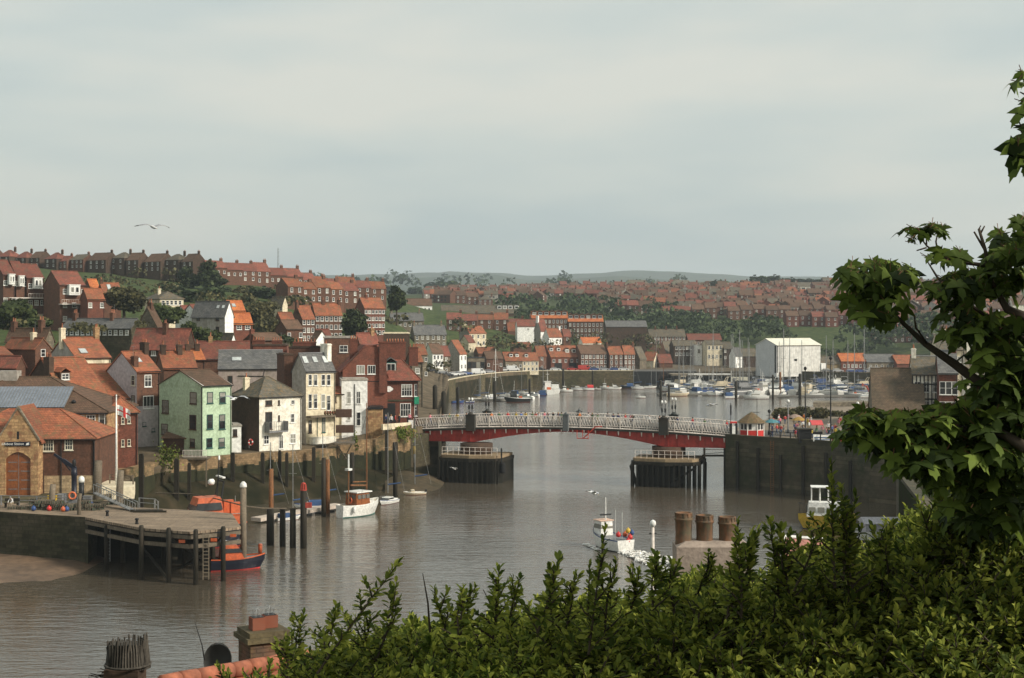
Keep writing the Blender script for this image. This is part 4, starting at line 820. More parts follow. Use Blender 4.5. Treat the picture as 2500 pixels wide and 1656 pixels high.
I = T('the long three storey brown brick terrace with white windows on the harbour road', 1400, 1418, 1482, 905, 864, 843, 580, 16, 'R', brick, brownroof, [('R', 7, 3, 1, 1.4, 'w12', (.07, .93, .18, .82))])
T('brick house with orange roof and white windows right of the long terrace', 1476, 1488, 1521, 905, 865, 847, 582, 18, 'R', brick, orange, [('R', 3, 3, .9, 1.4, 'w12', (.15, .85, .18, .82))], chim=[(0, 1, 1, 1, 3)])
T('brick house with orange roof, last tall one in the harbour road terrace', 1514, 1524, 1550, 905, 864, 845, 584, 20, 'R', brick, orange, [('R', 3, 3, .9, 1.4, 'w12', (.15, .85, .18, .82))], chim=[(1, 1, 1, 1, 3)])
T('dark stone warehouse with slate roof beyond the harbour road terrace', 1536, 1562, 1578, 908, 876, 848, 588, 60, 'R', stonegrey, slateroof, [], cat='warehouse')
T('cream gabled house with orange roof behind the yacht masts', 1570, 1596, 1610, 904, 880, 860, 600, 62, 'L', cream, orange, [('R', 1, 2, .8, 1.1)])
T('red roofed low house right of the cream gabled house', 1606, 1610, 1642, 905, 886, 866, 600, 12, 'R', brick, redroof, [], wlm=7)
T('salmon gabled house with slate valley behind the marina', 1608, 1626, 1650, 878, 860, 834, 640, 45, 'R', mat('render_salmon', (.42, .22, .15)), slateroof, [])
T('the long brick terrace with bay windows and grey roof above the marina', 1582, 1586, 1674, 840, 822, 805, 680, 4, 'R', brick, slateroof, [('R', 10, 2, .9, 1.2, 'w12', (.05, .95, .3, .78))], wlm=9, name='terrace', chim=[(.2, 1, 1, 1, 3), (.5, 1, 1, 1, 3), (.8, 1, 1, 1, 3)])
T('red roofed terrace with white dormers above the marina', 1676, 1680, 1762, 846, 830, 816, 680, 4, 'R', brick, redroof, [('R', 9, 1, .9, 1.2, 'w12')], wlm=9, name='terrace')
T('brown brick terrace with slate dormers beside the white fronted house', 1640, 1645, 1702, 870, 845, 832, 630, 6, 'R', brickdark, slateroof, [('R', 6, 2, 1, 1.3, 'w12')], wlm=9, name='terrace')
T('narrow white fronted house between dark terraces behind the marina', 1694, 1699, 1714, 872, 843, 841, 628, 10, 'F', whiteb, greyrend_and_shade, [('R', 1, 1, 1, 1.6, 'd11')], wlm=9)
T('pair of cream bay fronted houses behind the marina masts', 1722, 1727, 1764, 878, 842, 832, 622, 10, 'R', cream, slateroof, [('R', 4, 2, 1, 1.5, 'w12')], wlm=9)
T('dark brick house with slate roof right of the cream bay fronts', 1764, 1768, 1790, 878, 852, 836, 622, 8, 'R', brickdark, slateroof, [('R', 2, 2, .9, 1.2)], wlm=9)
T('white gabled boatyard office with grey roof behind the marina', 1780, 1796, 1812, 895, 868, 850, 600, 45, 'R', whiteb, greyroof, [('R', 1, 2, 1, 1)], cat='office')
T('dark slate roofed boatyard shed left of the white hangar', 1806, 1812, 1850, 888, 870, 852, 605, 8, 'R', brickdark, slateroof, [], wlm=9, cat='shed')
# the white boat hall
I = house('boat_hall', 'huge white corrugated boat hall towering over the marina', 1845, 1896, 2003, 911, 843, 828, 545, 28, 'R', mat('sheeting_white', (.68, .67, .62), (.56, .55, .5), s1=.15, s2=1, streak=True, rnd=0), mat('sheeting_cream', (.72, .70, .58), (.62, .6, .5), s1=.3, rnd=0), wallL=mat('sheeting_shaded', (.55, .56, .56), (.48, .49, .49), s1=.3, rnd=0), cat='boat hall', ov=.5, base=1.5)  # left gable sheeting is the white one with shade in its colour
g = MB()
for i in range(1, 24): x = I.wr*i/24; g.box(x-.04, -.05, 0, x+.04, -.003, I.h-.1)
g.build('cladding_rib', lattice, I.o)
g = MB(); g.box(-.1, .3, 0, -.003, 1.1, I.h*.98); g.box(.15, -.1, 0, .5, -.052, I.h*.99); g.build('door_gap', kpaint, I.o)
g = MB(); g.box(I.wr*.4, -.1, I.h*.42, I.wr*.46, -.052, I.h*.5); g.build('vent', kpaint, I.o)
g = MB(); g.box(I.wr*.02, -.09, I.h*.96, I.wr*.99, -.051, I.h-.02); g.build('gutter_stain', rust, I.o)
g = MB(); g.box(I.wr+.1, -.5, -.5, I.wr+2.4, 2.5, 3.4); g.build('lean_to', wpaint, I.o)
T('low slate roofed workshop right of the white boat hall', 1998, 2002, 2062, 906, 888, 872, 560, 6, 'R', mat('render_ochre', (.33, .25, .14)), slateroof, [], wlm=9, cat='workshop')
T('brick cottages with bright orange roof right of the boat hall', 2050, 2054, 2118, 905, 882, 864, 560, 6, 'R', brickred, orange2, [('R', 6, 1, .9, 1.2)], wlm=9)
T('dark slate roofed row right of the brick cottages', 2114, 2117, 2190, 906, 884, 866, 560, 5, 'R', stonegrey, greyroof, [('R', 5, 1, .9, 1.2)], wlm=9)
T('pink brick house with orange roof beyond the slate row', 2186, 2190, 2240, 905, 888, 868, 558, 8, 'R', brickred, orange, [], wlm=9)
# modern flats on the skyline, right
for i, (x0, x1) in enumerate(((1940, 1990), (1998, 2058), (2066, 2130))):
    T(['left', 'middle', 'right'][i]+' block of the pale modern flats with grey roof near the skyline', x0, x0+3, x1, 728, 700, 690, 1150, 6, 'R', white, slateroof, [('R', 4, 2, 3, 2.6, 'd11', (.15, .88, .3, .78))], wlm=12, name='flats', cat='flats')
for i, (xl, xc, xr, yr) in enumerate(((1520, 1548, 1590, 684), (1632, 1660, 1694, 684))):
    T(['left', 'right'][i]+' pale gabled bungalow with grey roof on the far skyline', xl, xc, xr, 706, 698, yr, 1300, 48, 'R', cream, slateroof, [])
T('low white flat roofed school building among far red roofs', 1180, 1181, 1230, 704, 699, 698, 1500, 2, 'F', brick, whiteb, [], wlm=20, name='school', cat='school')
# right bank buildings behind the sycamore
T('big brown pantiled barn roof with lean-to right of the fish quay', 2120, 2236, 2262, 1060, 1012, 902, 262, 78, 'L', stonegrey, mat('pantile_dull', (.14, .095, .06), (.09, .07, .045), s1=.4, s2=2.5, pat='tile', rnd=0), [], cat='barn')
I = T('black and white timbered building with bay windows behind the sycamore leaves', 2218, 2228, 2294, 1080, 915, 872, 246, -12, 'R', white, slateroof, [('R', 3, 3, 1.0, 1.8, 'w22', (.18, .85, .25, .82))], detail=True, wlm=9, chim=[(.1, 1, 1.4, 1.2, 3)])
g = MB()
for i in range(8): x = I.wr*i/7; g.box(x-.1, -.06, 0, x+.1, -.003, I.h)
for j in range(4): z = I.h*(.2+.22*j); g.box(0, -.1, z-.12, I.wr, -.062, z+.12)
g.build('timber_framing', kpaint, I.o)
T('narrow red brick house with tall white windows between timbered and white buildings', 2282, 2292, 2338, 1090, 912, 858, 240, -13, 'R', brickred, greyroof, [('R', 3, 3, 1.0, 2.2, 'w12', (.2, .85, .25, .8))], detail=True, wlm=9, chim=[(.9, 1, 1.6, 1.2, 3)])
T('white stone building with dark quoins and stepped gable at the right', 2344, 2360, 2470, 1090, 902, 850, 215, -10, 'R', white, stonegrey, [('R', 3, 3, 1.2, 1.5, 'd22', (.2, .85, .25, .8))], detail=True, wlm=5, chim=[(.1, 1, 1.6, 1.2, 3), (.8, 1, 1.5, 1.3, 3)])
T('cream gabled house with ornate gable top behind sycamore', 2272, 2290, 2350, 900, 855, 820, 300, -10, 'R', cream, slateroof, [('R', 3, 1, .9, 1.2)], chim=[(.5, 1, 1.3, 1.2, 3)], base=8)

# ---------------------------------------------------------------- rows of small houses, copied from a few patterns
PR = {}
def rowproto(w, d, h, rh, wallm, roofm, nx, ny, st, pots=2, hip=False):
    k = (w, d, h, rh, wallm.name, roofm.name, nx, ny, hip)
    if k in PR: return PR[k]
    o = bpy.data.objects.new('terraced_house', None)
    parts = []
    b = MB(); b.extr([(0, -4), (0, h), (d/2, h+rh), (d, h), (d, -4)], -w/2, w/2, 'x') if not hip else b.box(-w/2, 0, -4, w/2, d, h); parts.append(('wall', b.data('wall', wallm), (0, 0, 0)))
    s = rh/(d/2); b = MB()
    if not hip: b.extr([(-.3, h-.3*s+.16), (d/2, h+rh+.16), (d+.3, h-.3*s+.16), (d+.3, h-.3*s+.02), (d/2, h+rh+.02), (-.3, h-.3*s+.02)], -w/2-.02, w/2-.03, 'x')
    else: b.mesh([(-w/2-.3, -.3, h+.02), (w/2+.3, -.3, h+.02), (w/2+.3, d+.3, h+.02), (-w/2-.3, d+.3, h+.02), (-w/2+d*.45, d/2, h+rh), (w/2-d*.45, d/2, h+rh)], [(0, 1, 5, 4), (2, 3, 4, 5), (1, 2, 5), (3, 0, 4), (3, 2, 1, 0)])
    parts.append(('roof', b.data('roof', roofm), (0, 0, 0)))
    b = MB(); b.box(-.55, -.35, -1.2, .55, .35, 1.2)
    for i in range(pots): b.lathe([(.13, 0), (.1, .5)], (-.3+.6*i/max(1, pots-1), 0, 1.2), 6, 1, False)
    parts.append(('chimney', b.data('chimney', [wallm, potm]), (w/2-.6, d/2, h+rh)))
    f = winmesh(.95, 1.35, st)[2]
    for i in range(nx):
        for j in range(ny): parts.append(('window', f, (w*(-.5+(i+.5)/nx), 0, h*(j+.55)/ny)))
    PR[k] = parts; return parts
NHOUSE = [0]
def rowhouse(px, D, rz, kind, label, group, z=None, s=1.0, name='terraced_house', cat='house'):
    w, d, h, rh, wm_, rm_, nx, ny, st, hip = kind
    parts = rowproto(w, d, h, rh, wm_, rm_, nx, ny, st, 2, hip)
    o = empty(name, (X(px, D), D, ground(px, D) if z is None else z), rz, label, cat, group); o.scale = (s, s, s*rng.uniform(.86, 1.12))
    for n_, me_, l_ in parts: link(n_, me_, o, l_)
    NHOUSE[0] += 1; return o
ORD = 'first second third fourth fifth sixth seventh eighth ninth tenth eleventh twelfth thirteenth fourteenth fifteenth sixteenth seventeenth eighteenth nineteenth twentieth'.split()
ORD += ['twenty-'+q for q in ORD[:9]]+['thirtieth']+['thirty-'+q for q in ORD[:9]]+['fortieth']
RC = {'tile_brown': 'brown', 'slate_brown': 'slate', 'slate_grey': 'slate', 'pantile_red': 'dull red', 'pantile_orange': 'orange', 'pantile_bright': 'orange'}
def row(x0, x1, ya, yb_, kinds, label, group, Dfn=None, D0=None, D1=None, gap=0, jit=0, rz=None, step=None, s=1.0):
    """houses side by side from photo column x0 to x1; depth solved so that the foot lands in rows ya..yb_"""
    def dep(px, y):
        lo, hi = 300, 2600
        lo = max(lo, wall_at(px)+5)
        best = None; prev = None
        for i in range(200):
            D = lo*(hi/lo)**(i/199); yy = HY-(ground(px, D)-CZ)*F/D
            if prev is not None and prev[1] > y >= yy: best = D; break
            prev = (D, yy)
        return best or D1 or 900
    px = x0; i = 0
    while px < x1:
        t = (px-x0)/(x1-x0); y = ya+(yb_-ya)*t
        D = (D0+(D1-D0)*t) if D0 else dep(px, y)
        k = rng.choice(kinds); w = k[0]
        D2 = (D0+(D1-D0)*min(1, t+.05)) if D0 else dep(px+15, ya+(yb_-ya)*min(1, (px+15-x0)/(x1-x0)))
        ang = math.atan2(D2-D, X(px+15, D2)-X(px, D)) if rz is None else rz
        ang = max(-.7, min(.7, ang))+rng.uniform(-.06, .06); D += rng.uniform(-2, 2); gp = gap*rng.uniform(.2, 1.8)+(rng.choice([0, 0, 0, 0, 3, 6]) if gap and not D0 else 0)
        lb = '%s roofed house, %s along %s' % (RC[k[5].name], ORD[min(i, 39)], label)
        rowhouse(px+w*F/D/2, D, ang+rng.uniform(-jit, jit), k, lb, group, z=(Z(y, D) if D0 else None), s=s)
        px += (w*s*math.cos(ang)+gp)*F/D; i += 1
def K_(wm_, rm_, w=6, d=8, h=5.6, rh=2.6, nx=2, ny=2, st='w12', hip=False): return (w, d, h, rh, wm_, rm_, nx, ny, st, hip)
row(-60, 460, 648, 668, [K_(brickdark, brownroof, 8, 8, 5, 3.4), K_(brick, brownroof, 7, 8, 5, 3.2), K_(brickdark, redroof, 9, 8, 4.6, 3.6, hip=True), K_(brick, slateroof, 9, 8, 5, 3, 3, 2, 'w22'), K_(brickdark, brownroof, 12, 9, 4.4, 3.6, 3, 2), K_(brick, redroof, 6, 7, 4, 3), K_(brickdark, slateroof, 10, 9, 5.6, 3, hip=True)], 'the row along the left skyline', 'dark houses along the left hilltop skyline', D0=600, D1=560, gap=.3, s=.84)
row(508, 760, 678, 712, [K_(brick, redroof, 8, 8, 4.6, 3.2, 3, 1), K_(brick, redroof, 7, 8, 4.8, 3.4)], 'the row descending below the mast', 'red roofed houses descending the crest below the mast', D0=560, D1=600, gap=.3)
row(755, 930, 716, 738, [K_(brick, orange, 7, 8, 5, 3), K_(brick, redroof, 7, 8, 5, 3)], 'the row right of the mast row', 'orange roofed houses continuing the crest row', D0=600, D1=620)
row(700, 870, 738, 744, [K_(brick, redroof, 7, 8, 5, 3), K_(brick, orange, 6, 8, 5, 2.6)], 'the row behind the brick terraces', 'roofs behind the brick terraces', D0=480, D1=520)
fk = [K_(brick, brownroof, 7, 8, 5.4, 2.8), K_(brickred, redroof, 6, 8, 5.8, 2.8), K_(brick, redroof, 8, 8, 4.8, 3), K_(brickdark, brownroof, 6, 8, 5.4, 2.8), K_(brick, slateroof, 9, 9, 4.4, 3, 3, 2, hip=True), K_(greyrend_and_shade, brownroof, 7, 8, 5, 2.6), K_(brick, brownroof, 10, 8, 5, 3.2, 3, 2), K_(brickdark, redroof, 7, 10, 6, 3)]
fo = fk+[K_(brick, orange, 8, 8, 5.2, 3), K_(white, brownroof, 9, 8, 5, 3)]
FAR = [
 (1060, 1480, 712, 712, fk, 'the uppermost far row'),
 (1050, 1170, 738, 738, [K_(brickred, orange, 6, 8, 5, 2.6)], 'the short terrace above the long slate terrace'),
 (1040, 1560, 722, 722, fk, 'the second far row'),
 (1300, 1920, 730, 727, fk, 'the third far row'),
 (1500, 1920, 716, 714, fk, 'the row under the pale bungalows'),
 (1700, 1930, 728, 728, [K_(brick, orange, 10, 8, 4.2, 3.2, hip=True)], 'the hipped row below the skyline trees'),
 (1480, 1940, 742, 742, fk, 'the far row above the wood'),
 (1600, 2060, 757, 757, fk+[K_(brickred, orange, 8, 8, 5, 3)], 'the row above the wooded bank'),
 (1690, 2120, 782, 780, [K_(brickred, brownroof, 7, 8, 5.6, 2.6), K_(brick, brownroof, 7, 8, 5.6, 2.6)], 'the lowest row above the bank'),
 (1920, 2480, 800, 798, [K_(brickred, brownroof, 7, 8, 5.6, 2.6), K_(brickred, redroof, 7, 8, 5.6, 2.8)], 'the row topping the grass bank'),
 
 (2060, 2480, 745, 745, fo, 'the upper row behind sycamore'),
 (2100, 2480, 770, 770, fo, 'the middle row behind sycamore'),
 (2120, 2480, 720, 722, fo, 'the skyline row behind sycamore'),
 (2130, 2500, 840, 840, fo, 'the lowest row behind sycamore'),
 (1500, 1700, 770, 768, fk, 'the broken row inside the wood'),
 (1700, 2100, 770, 769, fk, 'the row between the long right rows'),
 (1090, 1300, 778+30, 778+30, [K_(brick, redroof, 7, 8, 5, 2.8), K_(brick, orange, 7, 8, 5, 2.8)], 'the row just below the long slate terrace'),
]
for x0, x1, ya, yb_, kk, lab in FAR: row(x0, x1, ya, yb_, kk, lab, 'houses in '+lab, gap=.2, rz=0)


# the rest of the far town, beyond the houses one can single out
wallms = [brick, brickdark, brickred, greyrend_and_shade]; roofms = [brownroof, redroof, orange, slateroof]
r = random.Random(31); g = MB()
for i in range(620):
    px = r.uniform(1045, 2480); y = r.triangular(697, 792, 728) if px > 1460 else r.uniform(698, 740)
    if px > 1900 and y > 785: continue
    if 1480 < px < 1640 and y > 752: continue
    lo, D = None, None
    for k in range(60):
        d = 700*(2000/700)**(k/59); yy = HY-(ground(px, d)-CZ)*F/d
        if lo is not None and lo > y >= yy: D = d; break
        lo = yy
    if D is None: continue
    w, dp, h, rh = r.uniform(5, 14), 8, r.uniform(3.6, 5.8), r.uniform(2.2, 3.2); M_ = Matrix.Translation((X(px, D), D, ground(px, D))) @ Matrix.Rotation(r.choice([0, 0, 0, 1.3, -.4])+r.uniform(-.2, .2), 4, 'Z')
    wi, ri = r.randrange(4), 4+r.choice([0, 0, 0, 0, 1, 1, 2, 3, 3]); n = len(g.v)
    def T_(L): return [M_ @ Vector(q) for q in L]
    g.mesh(T_([(-w/2, 0, -3), (w/2, 0, -3), (w/2, dp, -3), (-w/2, dp, -3), (-w/2, 0, h), (w/2, 0, h), (w/2, dp, h), (-w/2, dp, h), (-w/2, dp/2, h+rh-.05), (w/2, dp/2, h+rh-.05)]), [(0, 1, 5, 4), (1, 2, 6, 9, 5), (2, 3, 7, 6), (3, 0, 4, 8, 7)], wi)
    g.mesh(T_([(-w/2-.2, -.3, h-.2), (w/2+.2, -.3, h-.2), (w/2+.2, dp/2, h+rh), (-w/2-.2, dp/2, h+rh), (w/2+.2, dp+.3, h-.2), (-w/2-.2, dp+.3, h-.2)]), [(0, 1, 2, 3), (3, 2, 4, 5)], ri)
    g.box(w/2-1.1, dp/2-.4, h+rh-.6, w/2-.3, dp/2+.4, h+rh+1.1, wi, M_)
    for q in range(int(w/2.6)):
        for zz in (1.0, 3.2):
            if zz+1.2 < h: x = -w/2+1.0+q*2.6; g.box(x, -.06, zz, x+1.0, -.01, zz+1.2, 8+((q+i) % 3 == 0), M_)
tag(g.build('distant_houses', wallms+roofms+[glass, wpaint]), 'dense mass of small brick houses filling the far town', 'houses', kind='stuff')

# ================================================================ foliage
nr_ = np.random.default_rng(5)
def frames(d, n):
    d = d/np.linalg.norm(d, axis=1, keepdims=True); n = n-(n*d).sum(1, keepdims=True)*d; n /= np.linalg.norm(n, axis=1, keepdims=True)+1e-9
    return d, np.cross(n, d), n
def leafmesh(name, pos, d, n, size, tv, tf, m, width=1.0):
    """copies of a leaf template (length along x, blade in x-y, z up) at pos, pointing along d with face normal n"""
    d, s, n = frames(d, n); k = len(tv); N_ = len(pos)
    tv = np.array(tv, float); v = (pos[:, None, :]+size[:, None, None]*(tv[None, :, 0:1]*d[:, None, :]+width*tv[None, :, 1:2]*s[:, None, :]+tv[None, :, 2:3]*n[:, None, :])).reshape(-1, 3)
    fl = np.array([i for f in tf for i in f]); fc = np.array([len(f) for f in tf])
    me = bpy.data.meshes.new(name); me.vertices.add(len(v)); me.vertices.foreach_set('co', v.ravel())
    idx = (fl[None, :]+np.arange(N_)[:, None]*k).ravel(); tot = np.tile(fc, N_); st = np.concatenate([[0], np.cumsum(tot)[:-1]])
    me.loops.add(len(idx)); me.loops.foreach_set('vertex_index', idx.astype(np.int32)); me.polygons.add(len(tot))
    me.polygons.foreach_set('loop_start', st.astype(np.int32)); me.polygons.foreach_set('loop_total', tot.astype(np.int32)); me.update(calc_edges=True); me.materials.append(m); return me
OVAL = ([(0, 0, 0), (.3, .19, .06), (.7, .2, .04), (1, 0, -.1), (.7, -.2, .04), (.3, -.19, .06), (.5, 0, -.02)], [(0, 6, 1), (1, 6, 2), (2, 6, 3), (0, 5, 6), (5, 4, 6), (4, 3, 6)])
CLUMP = ([(-.5, -.35, 0), (.1, -.5, .12), (.55, -.1, -.05), (.3, .45, .1), (-.35, .4, -.08)], [(0, 1, 2), (0, 2, 3, 4)])
def leafmat(name, c, v, isl=.55, tr=.25):
    m = mat(name, c, v, rough=.7, island=isl, rnd=.12, s2=.3, spec=.2)
    t = m.node_tree; b = t.nodes['Principled BSDF']
    tl = t.nodes.new('ShaderNodeBsdfTranslucent'); ad = t.nodes.new('ShaderNodeMixShader'); ad.inputs[0].default_value = tr
    t.links.new(b.inputs['Base Color'].links[0].from_socket, tl.inputs['Color']); t.links.new(b.outputs[0], ad.inputs[1]); t.links.new(tl.outputs[0], ad.inputs[2])
    t.links.new(ad.outputs[0], t.nodes['Material Output'].inputs['Surface']); return m
lf_dark = leafmat('leaves_dark', (.025, .038, .013), (.045, .058, .02))
lf_mid = leafmat('leaves_mid', (.04, .06, .018), (.07, .085, .028))
lf_olive = leafmat('leaves_olive', (.06, .06, .028), (.095, .085, .035))
lf_far = leafmat('leaves_far', (.03, .05, .02), (.055, .075, .03))
def crown(nblob, per, rx, rz, leaf, m, seed, flat=.75):
    r = np.random.default_rng(seed); C_ = []; S = []
    bc = r.normal(size=(nblob, 3)); bc /= np.linalg.norm(bc, axis=1, keepdims=True); bc *= (r.random((nblob, 1))**.4)*.72
    bc *= np.array([rx, rx, rz]); br_ = r.uniform(.28, .48, nblob)*rx
    pos = []; nor = []
    for c, q in zip(bc, br_):
        dd = r.normal(size=(per, 3)); dd /= np.linalg.norm(dd, axis=1, keepdims=True)
        rad = q*(1-.35*r.random((per, 1))**2)*(1+.18*r.normal(size=(per, 1)))
        pos.append(c+dd*rad*np.array([1, 1, flat])); nor.append(dd+.6*r.normal(size=(per, 3)))
    pos = np.concatenate(pos); nor = np.concatenate(nor); d = np.cross(nor, r.normal(size=nor.shape))
    return leafmesh('crown', pos, d, nor, leaf*r.uniform(.6, 1.3, len(pos)), *CLUMP, m)
TREES = {}
def treeproto(kind):
    if kind in TREES: return TREES[kind]
    sp = {'round': (26, 150, 1, .95, .17, lf_dark), 'round2': (22, 150, 1, .8, .17, lf_mid), 'olive': (22, 130, 1, .75, .17, lf_olive), 'conifer': (20, 140, .7, 1.2, .16, lf_dark), 'far': (14, 60, 1, .8, .26, lf_far), 'bush': (12, 90, 1, .6, .2, lf_mid)}[kind]
    me = crown(*sp, seed=len(TREES)+11)
    t = MB(); t.tube([(0, 0, -1.6), (.02, 0, -.9), (-.03, .03, -.2), (0, 0, .4)], [.09, .07, .05, .02], 6)
    for a in range(5): t.tube([(0, 0, -.7+.1*a), (.35*math.cos(a*1.3), .35*math.sin(a*1.3), -.1+.1*a), (.6*math.cos(a*1.3), .6*math.sin(a*1.3), .25)], [.035, .022, .008], 5)
    TREES[kind] = (me, t.data('trunk', bark)); return TREES[kind]
def tree(px, ytop, ybot, D, kind, label, group=None, wpx=None, name='tree', cat='tree'):
    """crown spans rows ytop..ybot"""
    checklabel(label, group); cm, tm_ = treeproto(kind)
    h = (ybot-ytop)*D/F/2; w = (wpx or (ybot-ytop))*D/F/2
    zc = Z((ytop+ybot)/2, D); o = empty(name, (X(px, D), D, zc-h*1.2), 0, label, cat, group)
    c = link('crown', cm, o, (0, 0, h*1.2)); hz = 1/.95 if kind.startswith('round') and kind == 'round' else 1/.8
    c.scale = (w, w, h*hz); c.rotation_euler = (0, 0, rng.uniform(0, 6)); t = link('trunk', tm_, o, (0, 0, h*1.2)); t.scale = (w, w, h*1.25)
tree(505, 638, 706, 520, 'conifer', 'big dark tree on the skyline between the hilltop rows', wpx=85)
tree(462, 650, 712, 522, 'round', 'dark tree touching the left skyline row', wpx=60)
tree(535, 668, 702, 540, 'round', 'small dark tree at the left end of the red crest row', wpx=40)
tree(302, 696, 764, 345, 'olive', 'broad brownish tree between the white rooflight house and the cream house', wpx=105)
tree(32, 730, 815, 300, 'round2', 'green tree at the left edge in front of the bay houses', wpx=110)
tree(90, 775, 815, 296, 'round2', 'lower green bush tree below the bay houses balcony', wpx=80)
tree(405, 742, 800, 318, 'round2', 'green tree beneath the cream hipped house', wpx=95)
tree(505, 800, 850, 300, 'round2', 'green tree below the large white slate roofed house', wpx=75)
tree(465, 785, 830, 305, 'round2', 'small tree left of the large white house', wpx=50)
tree(865, 752, 824, 372, 'round', 'big round dark green tree beside the brick flats', wpx=74)
tree(968, 695, 762, 430, 'round', 'tall dark green tree standing alone right of the orange flats', wpx=52)
tree(632, 735, 800, 385, 'olive', 'tall brownish tree right of the orange roofed hillside houses', wpx=70)
tree(655, 770, 836, 372, 'olive', 'brownish tree left of the long brick terraces', wpx=80)
tree(690, 815, 850, 340, 'round', 'dark tree behind the tower house chimneys', wpx=90)
for i, (px, yt, yb2, w_, k, D) in enumerate(((560, 700, 740, 60, 'far', 520), (600, 696, 735, 70, 'olive', 520), (640, 700, 740, 70, 'far', 500), (685, 706, 745, 70, 'far', 500), (730, 712, 748, 60, 'olive', 500), (775, 728, 752, 44, 'far', 500), (590, 722, 758, 60, 'far', 460), (640, 735, 765, 50, 'olive', 455),
     (520, 700, 745, 60, 'far', 480), (470, 706, 740, 70, 'far', 450), (420, 690, 715, 60, 'far', 480))):
    tree(px, yt, yb2, D, k, 'mixed tree, %s in the tree belt below the red crest row' % ORD[i], 'trees below the red crest row', wpx=w_)
for i, (px, yt, yb2, w_) in enumerate(((1060, 690, 712, 70), (1095, 684, 714, 60), (1020, 700, 724, 60), (880, 690, 716, 90), (930, 696, 720, 80), (830, 684, 712, 70), (780, 676, 706, 60), (1140, 698, 716, 60))):
    tree(px, yt, yb2, 1500, 'far', 'hazy dark tree, %s listed in the belt beyond the dark round tree' % ORD[i], 'hazy trees at the foot of the distant hills', wpx=w_)
tree(1850, 672, 704, 1250, 'far', 'broad dark tree left on the right skyline', wpx=50); tree(1895, 672, 706, 1260, 'far', 'broad dark tree middle on the right skyline', wpx=60)
tree(1930, 678, 706, 1255, 'far', 'dark tree right of the two broad skyline trees', wpx=40); tree(1960, 680, 700, 1300, 'far', 'low tree behind the pale modern flats', wpx=60); tree(2010, 681, 700, 1300, 'far', 'flat topped tree behind the middle modern flats', wpx=60)
tree(1765, 684, 712, 1180, 'far', 'round tree group on the skyline left of the broad trees', wpx=70); tree(1800, 688, 718, 1150, 'far', 'dark tree under the skyline above the hipped orange roofs', wpx=60)
tree(1625, 688, 706, 1300, 'far', 'small tree between the pale bungalows', wpx=50); tree(1385, 684, 704, 1500, 'far', 'pointed tree on the ridge above the far rows', wpx=26)
# woods which read as one mass
def wood(name, label, blobs, n, leafsz, m, seed):
    r = np.random.default_rng(seed); pos = []; nor = []; sz = []
    for (px, y, rxp, ryp, D) in blobs:
        for _ in range(max(1, int(rxp*ryp/130))):
            u = r.uniform(-1, 1); v = r.uniform(-1, 1); cx_, cy = px+u*rxp, y+v*ryp*(1-.5*u*u)
            gd = D+v*-18; c = np.array([X(cx_, gd), gd, Z(cy, gd)]); q = r.uniform(2.6, 5.2)*D/700
            dd = r.normal(size=(n, 3)); dd /= np.linalg.norm(dd, axis=1, keepdims=True); dd[:, 2] = np.abs(dd[:, 2])*.9-.15
            pos.append(c+dd*q*(1+.15*r.normal(size=(n, 1)))); nor.append(dd+.5*r.normal(size=(n, 3))); sz.append(np.full(n, leafsz*D/700)*r.uniform(.6, 1.3, n))
    pos = np.concatenate(pos); nor = np.concatenate(nor); sz = np.concatenate(sz)
    return tag(link(name, leafmesh(name, pos, np.cross(nor, r.normal(size=nor.shape)), nor, sz, *CLUMP, m)), label, 'woodland', kind='stuff')
wood('woodland', 'dense green wood across the slope above the harbour houses', [(1340, 745, 110, 14, 850), (1420, 760, 120, 22, 830), (1500, 765, 120, 24, 800), (1600, 790, 120, 22, 770), (1700, 800, 110, 22, 740), (1790, 812, 100, 24, 720), (1560, 745, 60, 10, 900), (1850, 800, 50, 24, 740), (1290, 735, 40, 8, 880), (1290, 775, 26, 20, 720), (1640, 765, 40, 12, 820)], 46, 1.5, lf_far, 3)
wood('hillside_scrub', 'dark scrub and gardens on the slope below the orange roofed flats', [(1400, 830, 60, 10, 650), (1540, 838, 70, 16, 650), (1640, 850, 40, 8, 660), (1230, 838, 60, 14, 610), (1290, 850, 50, 10, 600), (1340, 855, 40, 8, 605), (1110, 860, 24, 8, 570), (1060, 865, 20, 6, 560), (1480, 846, 60, 8, 630), (1200, 852, 30, 8, 600)], 40, 1.2, lf_olive, 4)
wood('bank_shrubs', 'dark green shrubs along the foot of the grass bank', [(1960, 862, 120, 10, 690), (2120, 830, 70, 30, 690), (2200, 810, 80, 34, 700), (1900, 835, 24, 30, 690), (2330, 800, 90, 40, 700)], 40, 1.5, lf_far, 5)
wood('garden_trees', 'small trees and hedges scattered among the far terraces', [(1200, 732, 150, 5, 1000), (1450, 736, 150, 4, 1000), (1700, 736, 140, 4, 950), (1560, 750, 60, 4, 900), (1850, 748, 140, 4, 900), (1780, 768, 120, 4, 850), (2010, 770, 90, 4, 860), (1400, 717, 200, 3, 1250), (1750, 722, 180, 3, 1150), (1960, 735, 100, 5, 1000), (2200, 760, 140, 6, 850), (2300, 735, 140, 6, 1000), (2250, 785, 140, 5, 800), (2300, 820, 140, 8, 740), (1110, 728, 60, 4, 1050), (1080, 745, 60, 3, 900)], 30, 1.2, lf_far, 12)
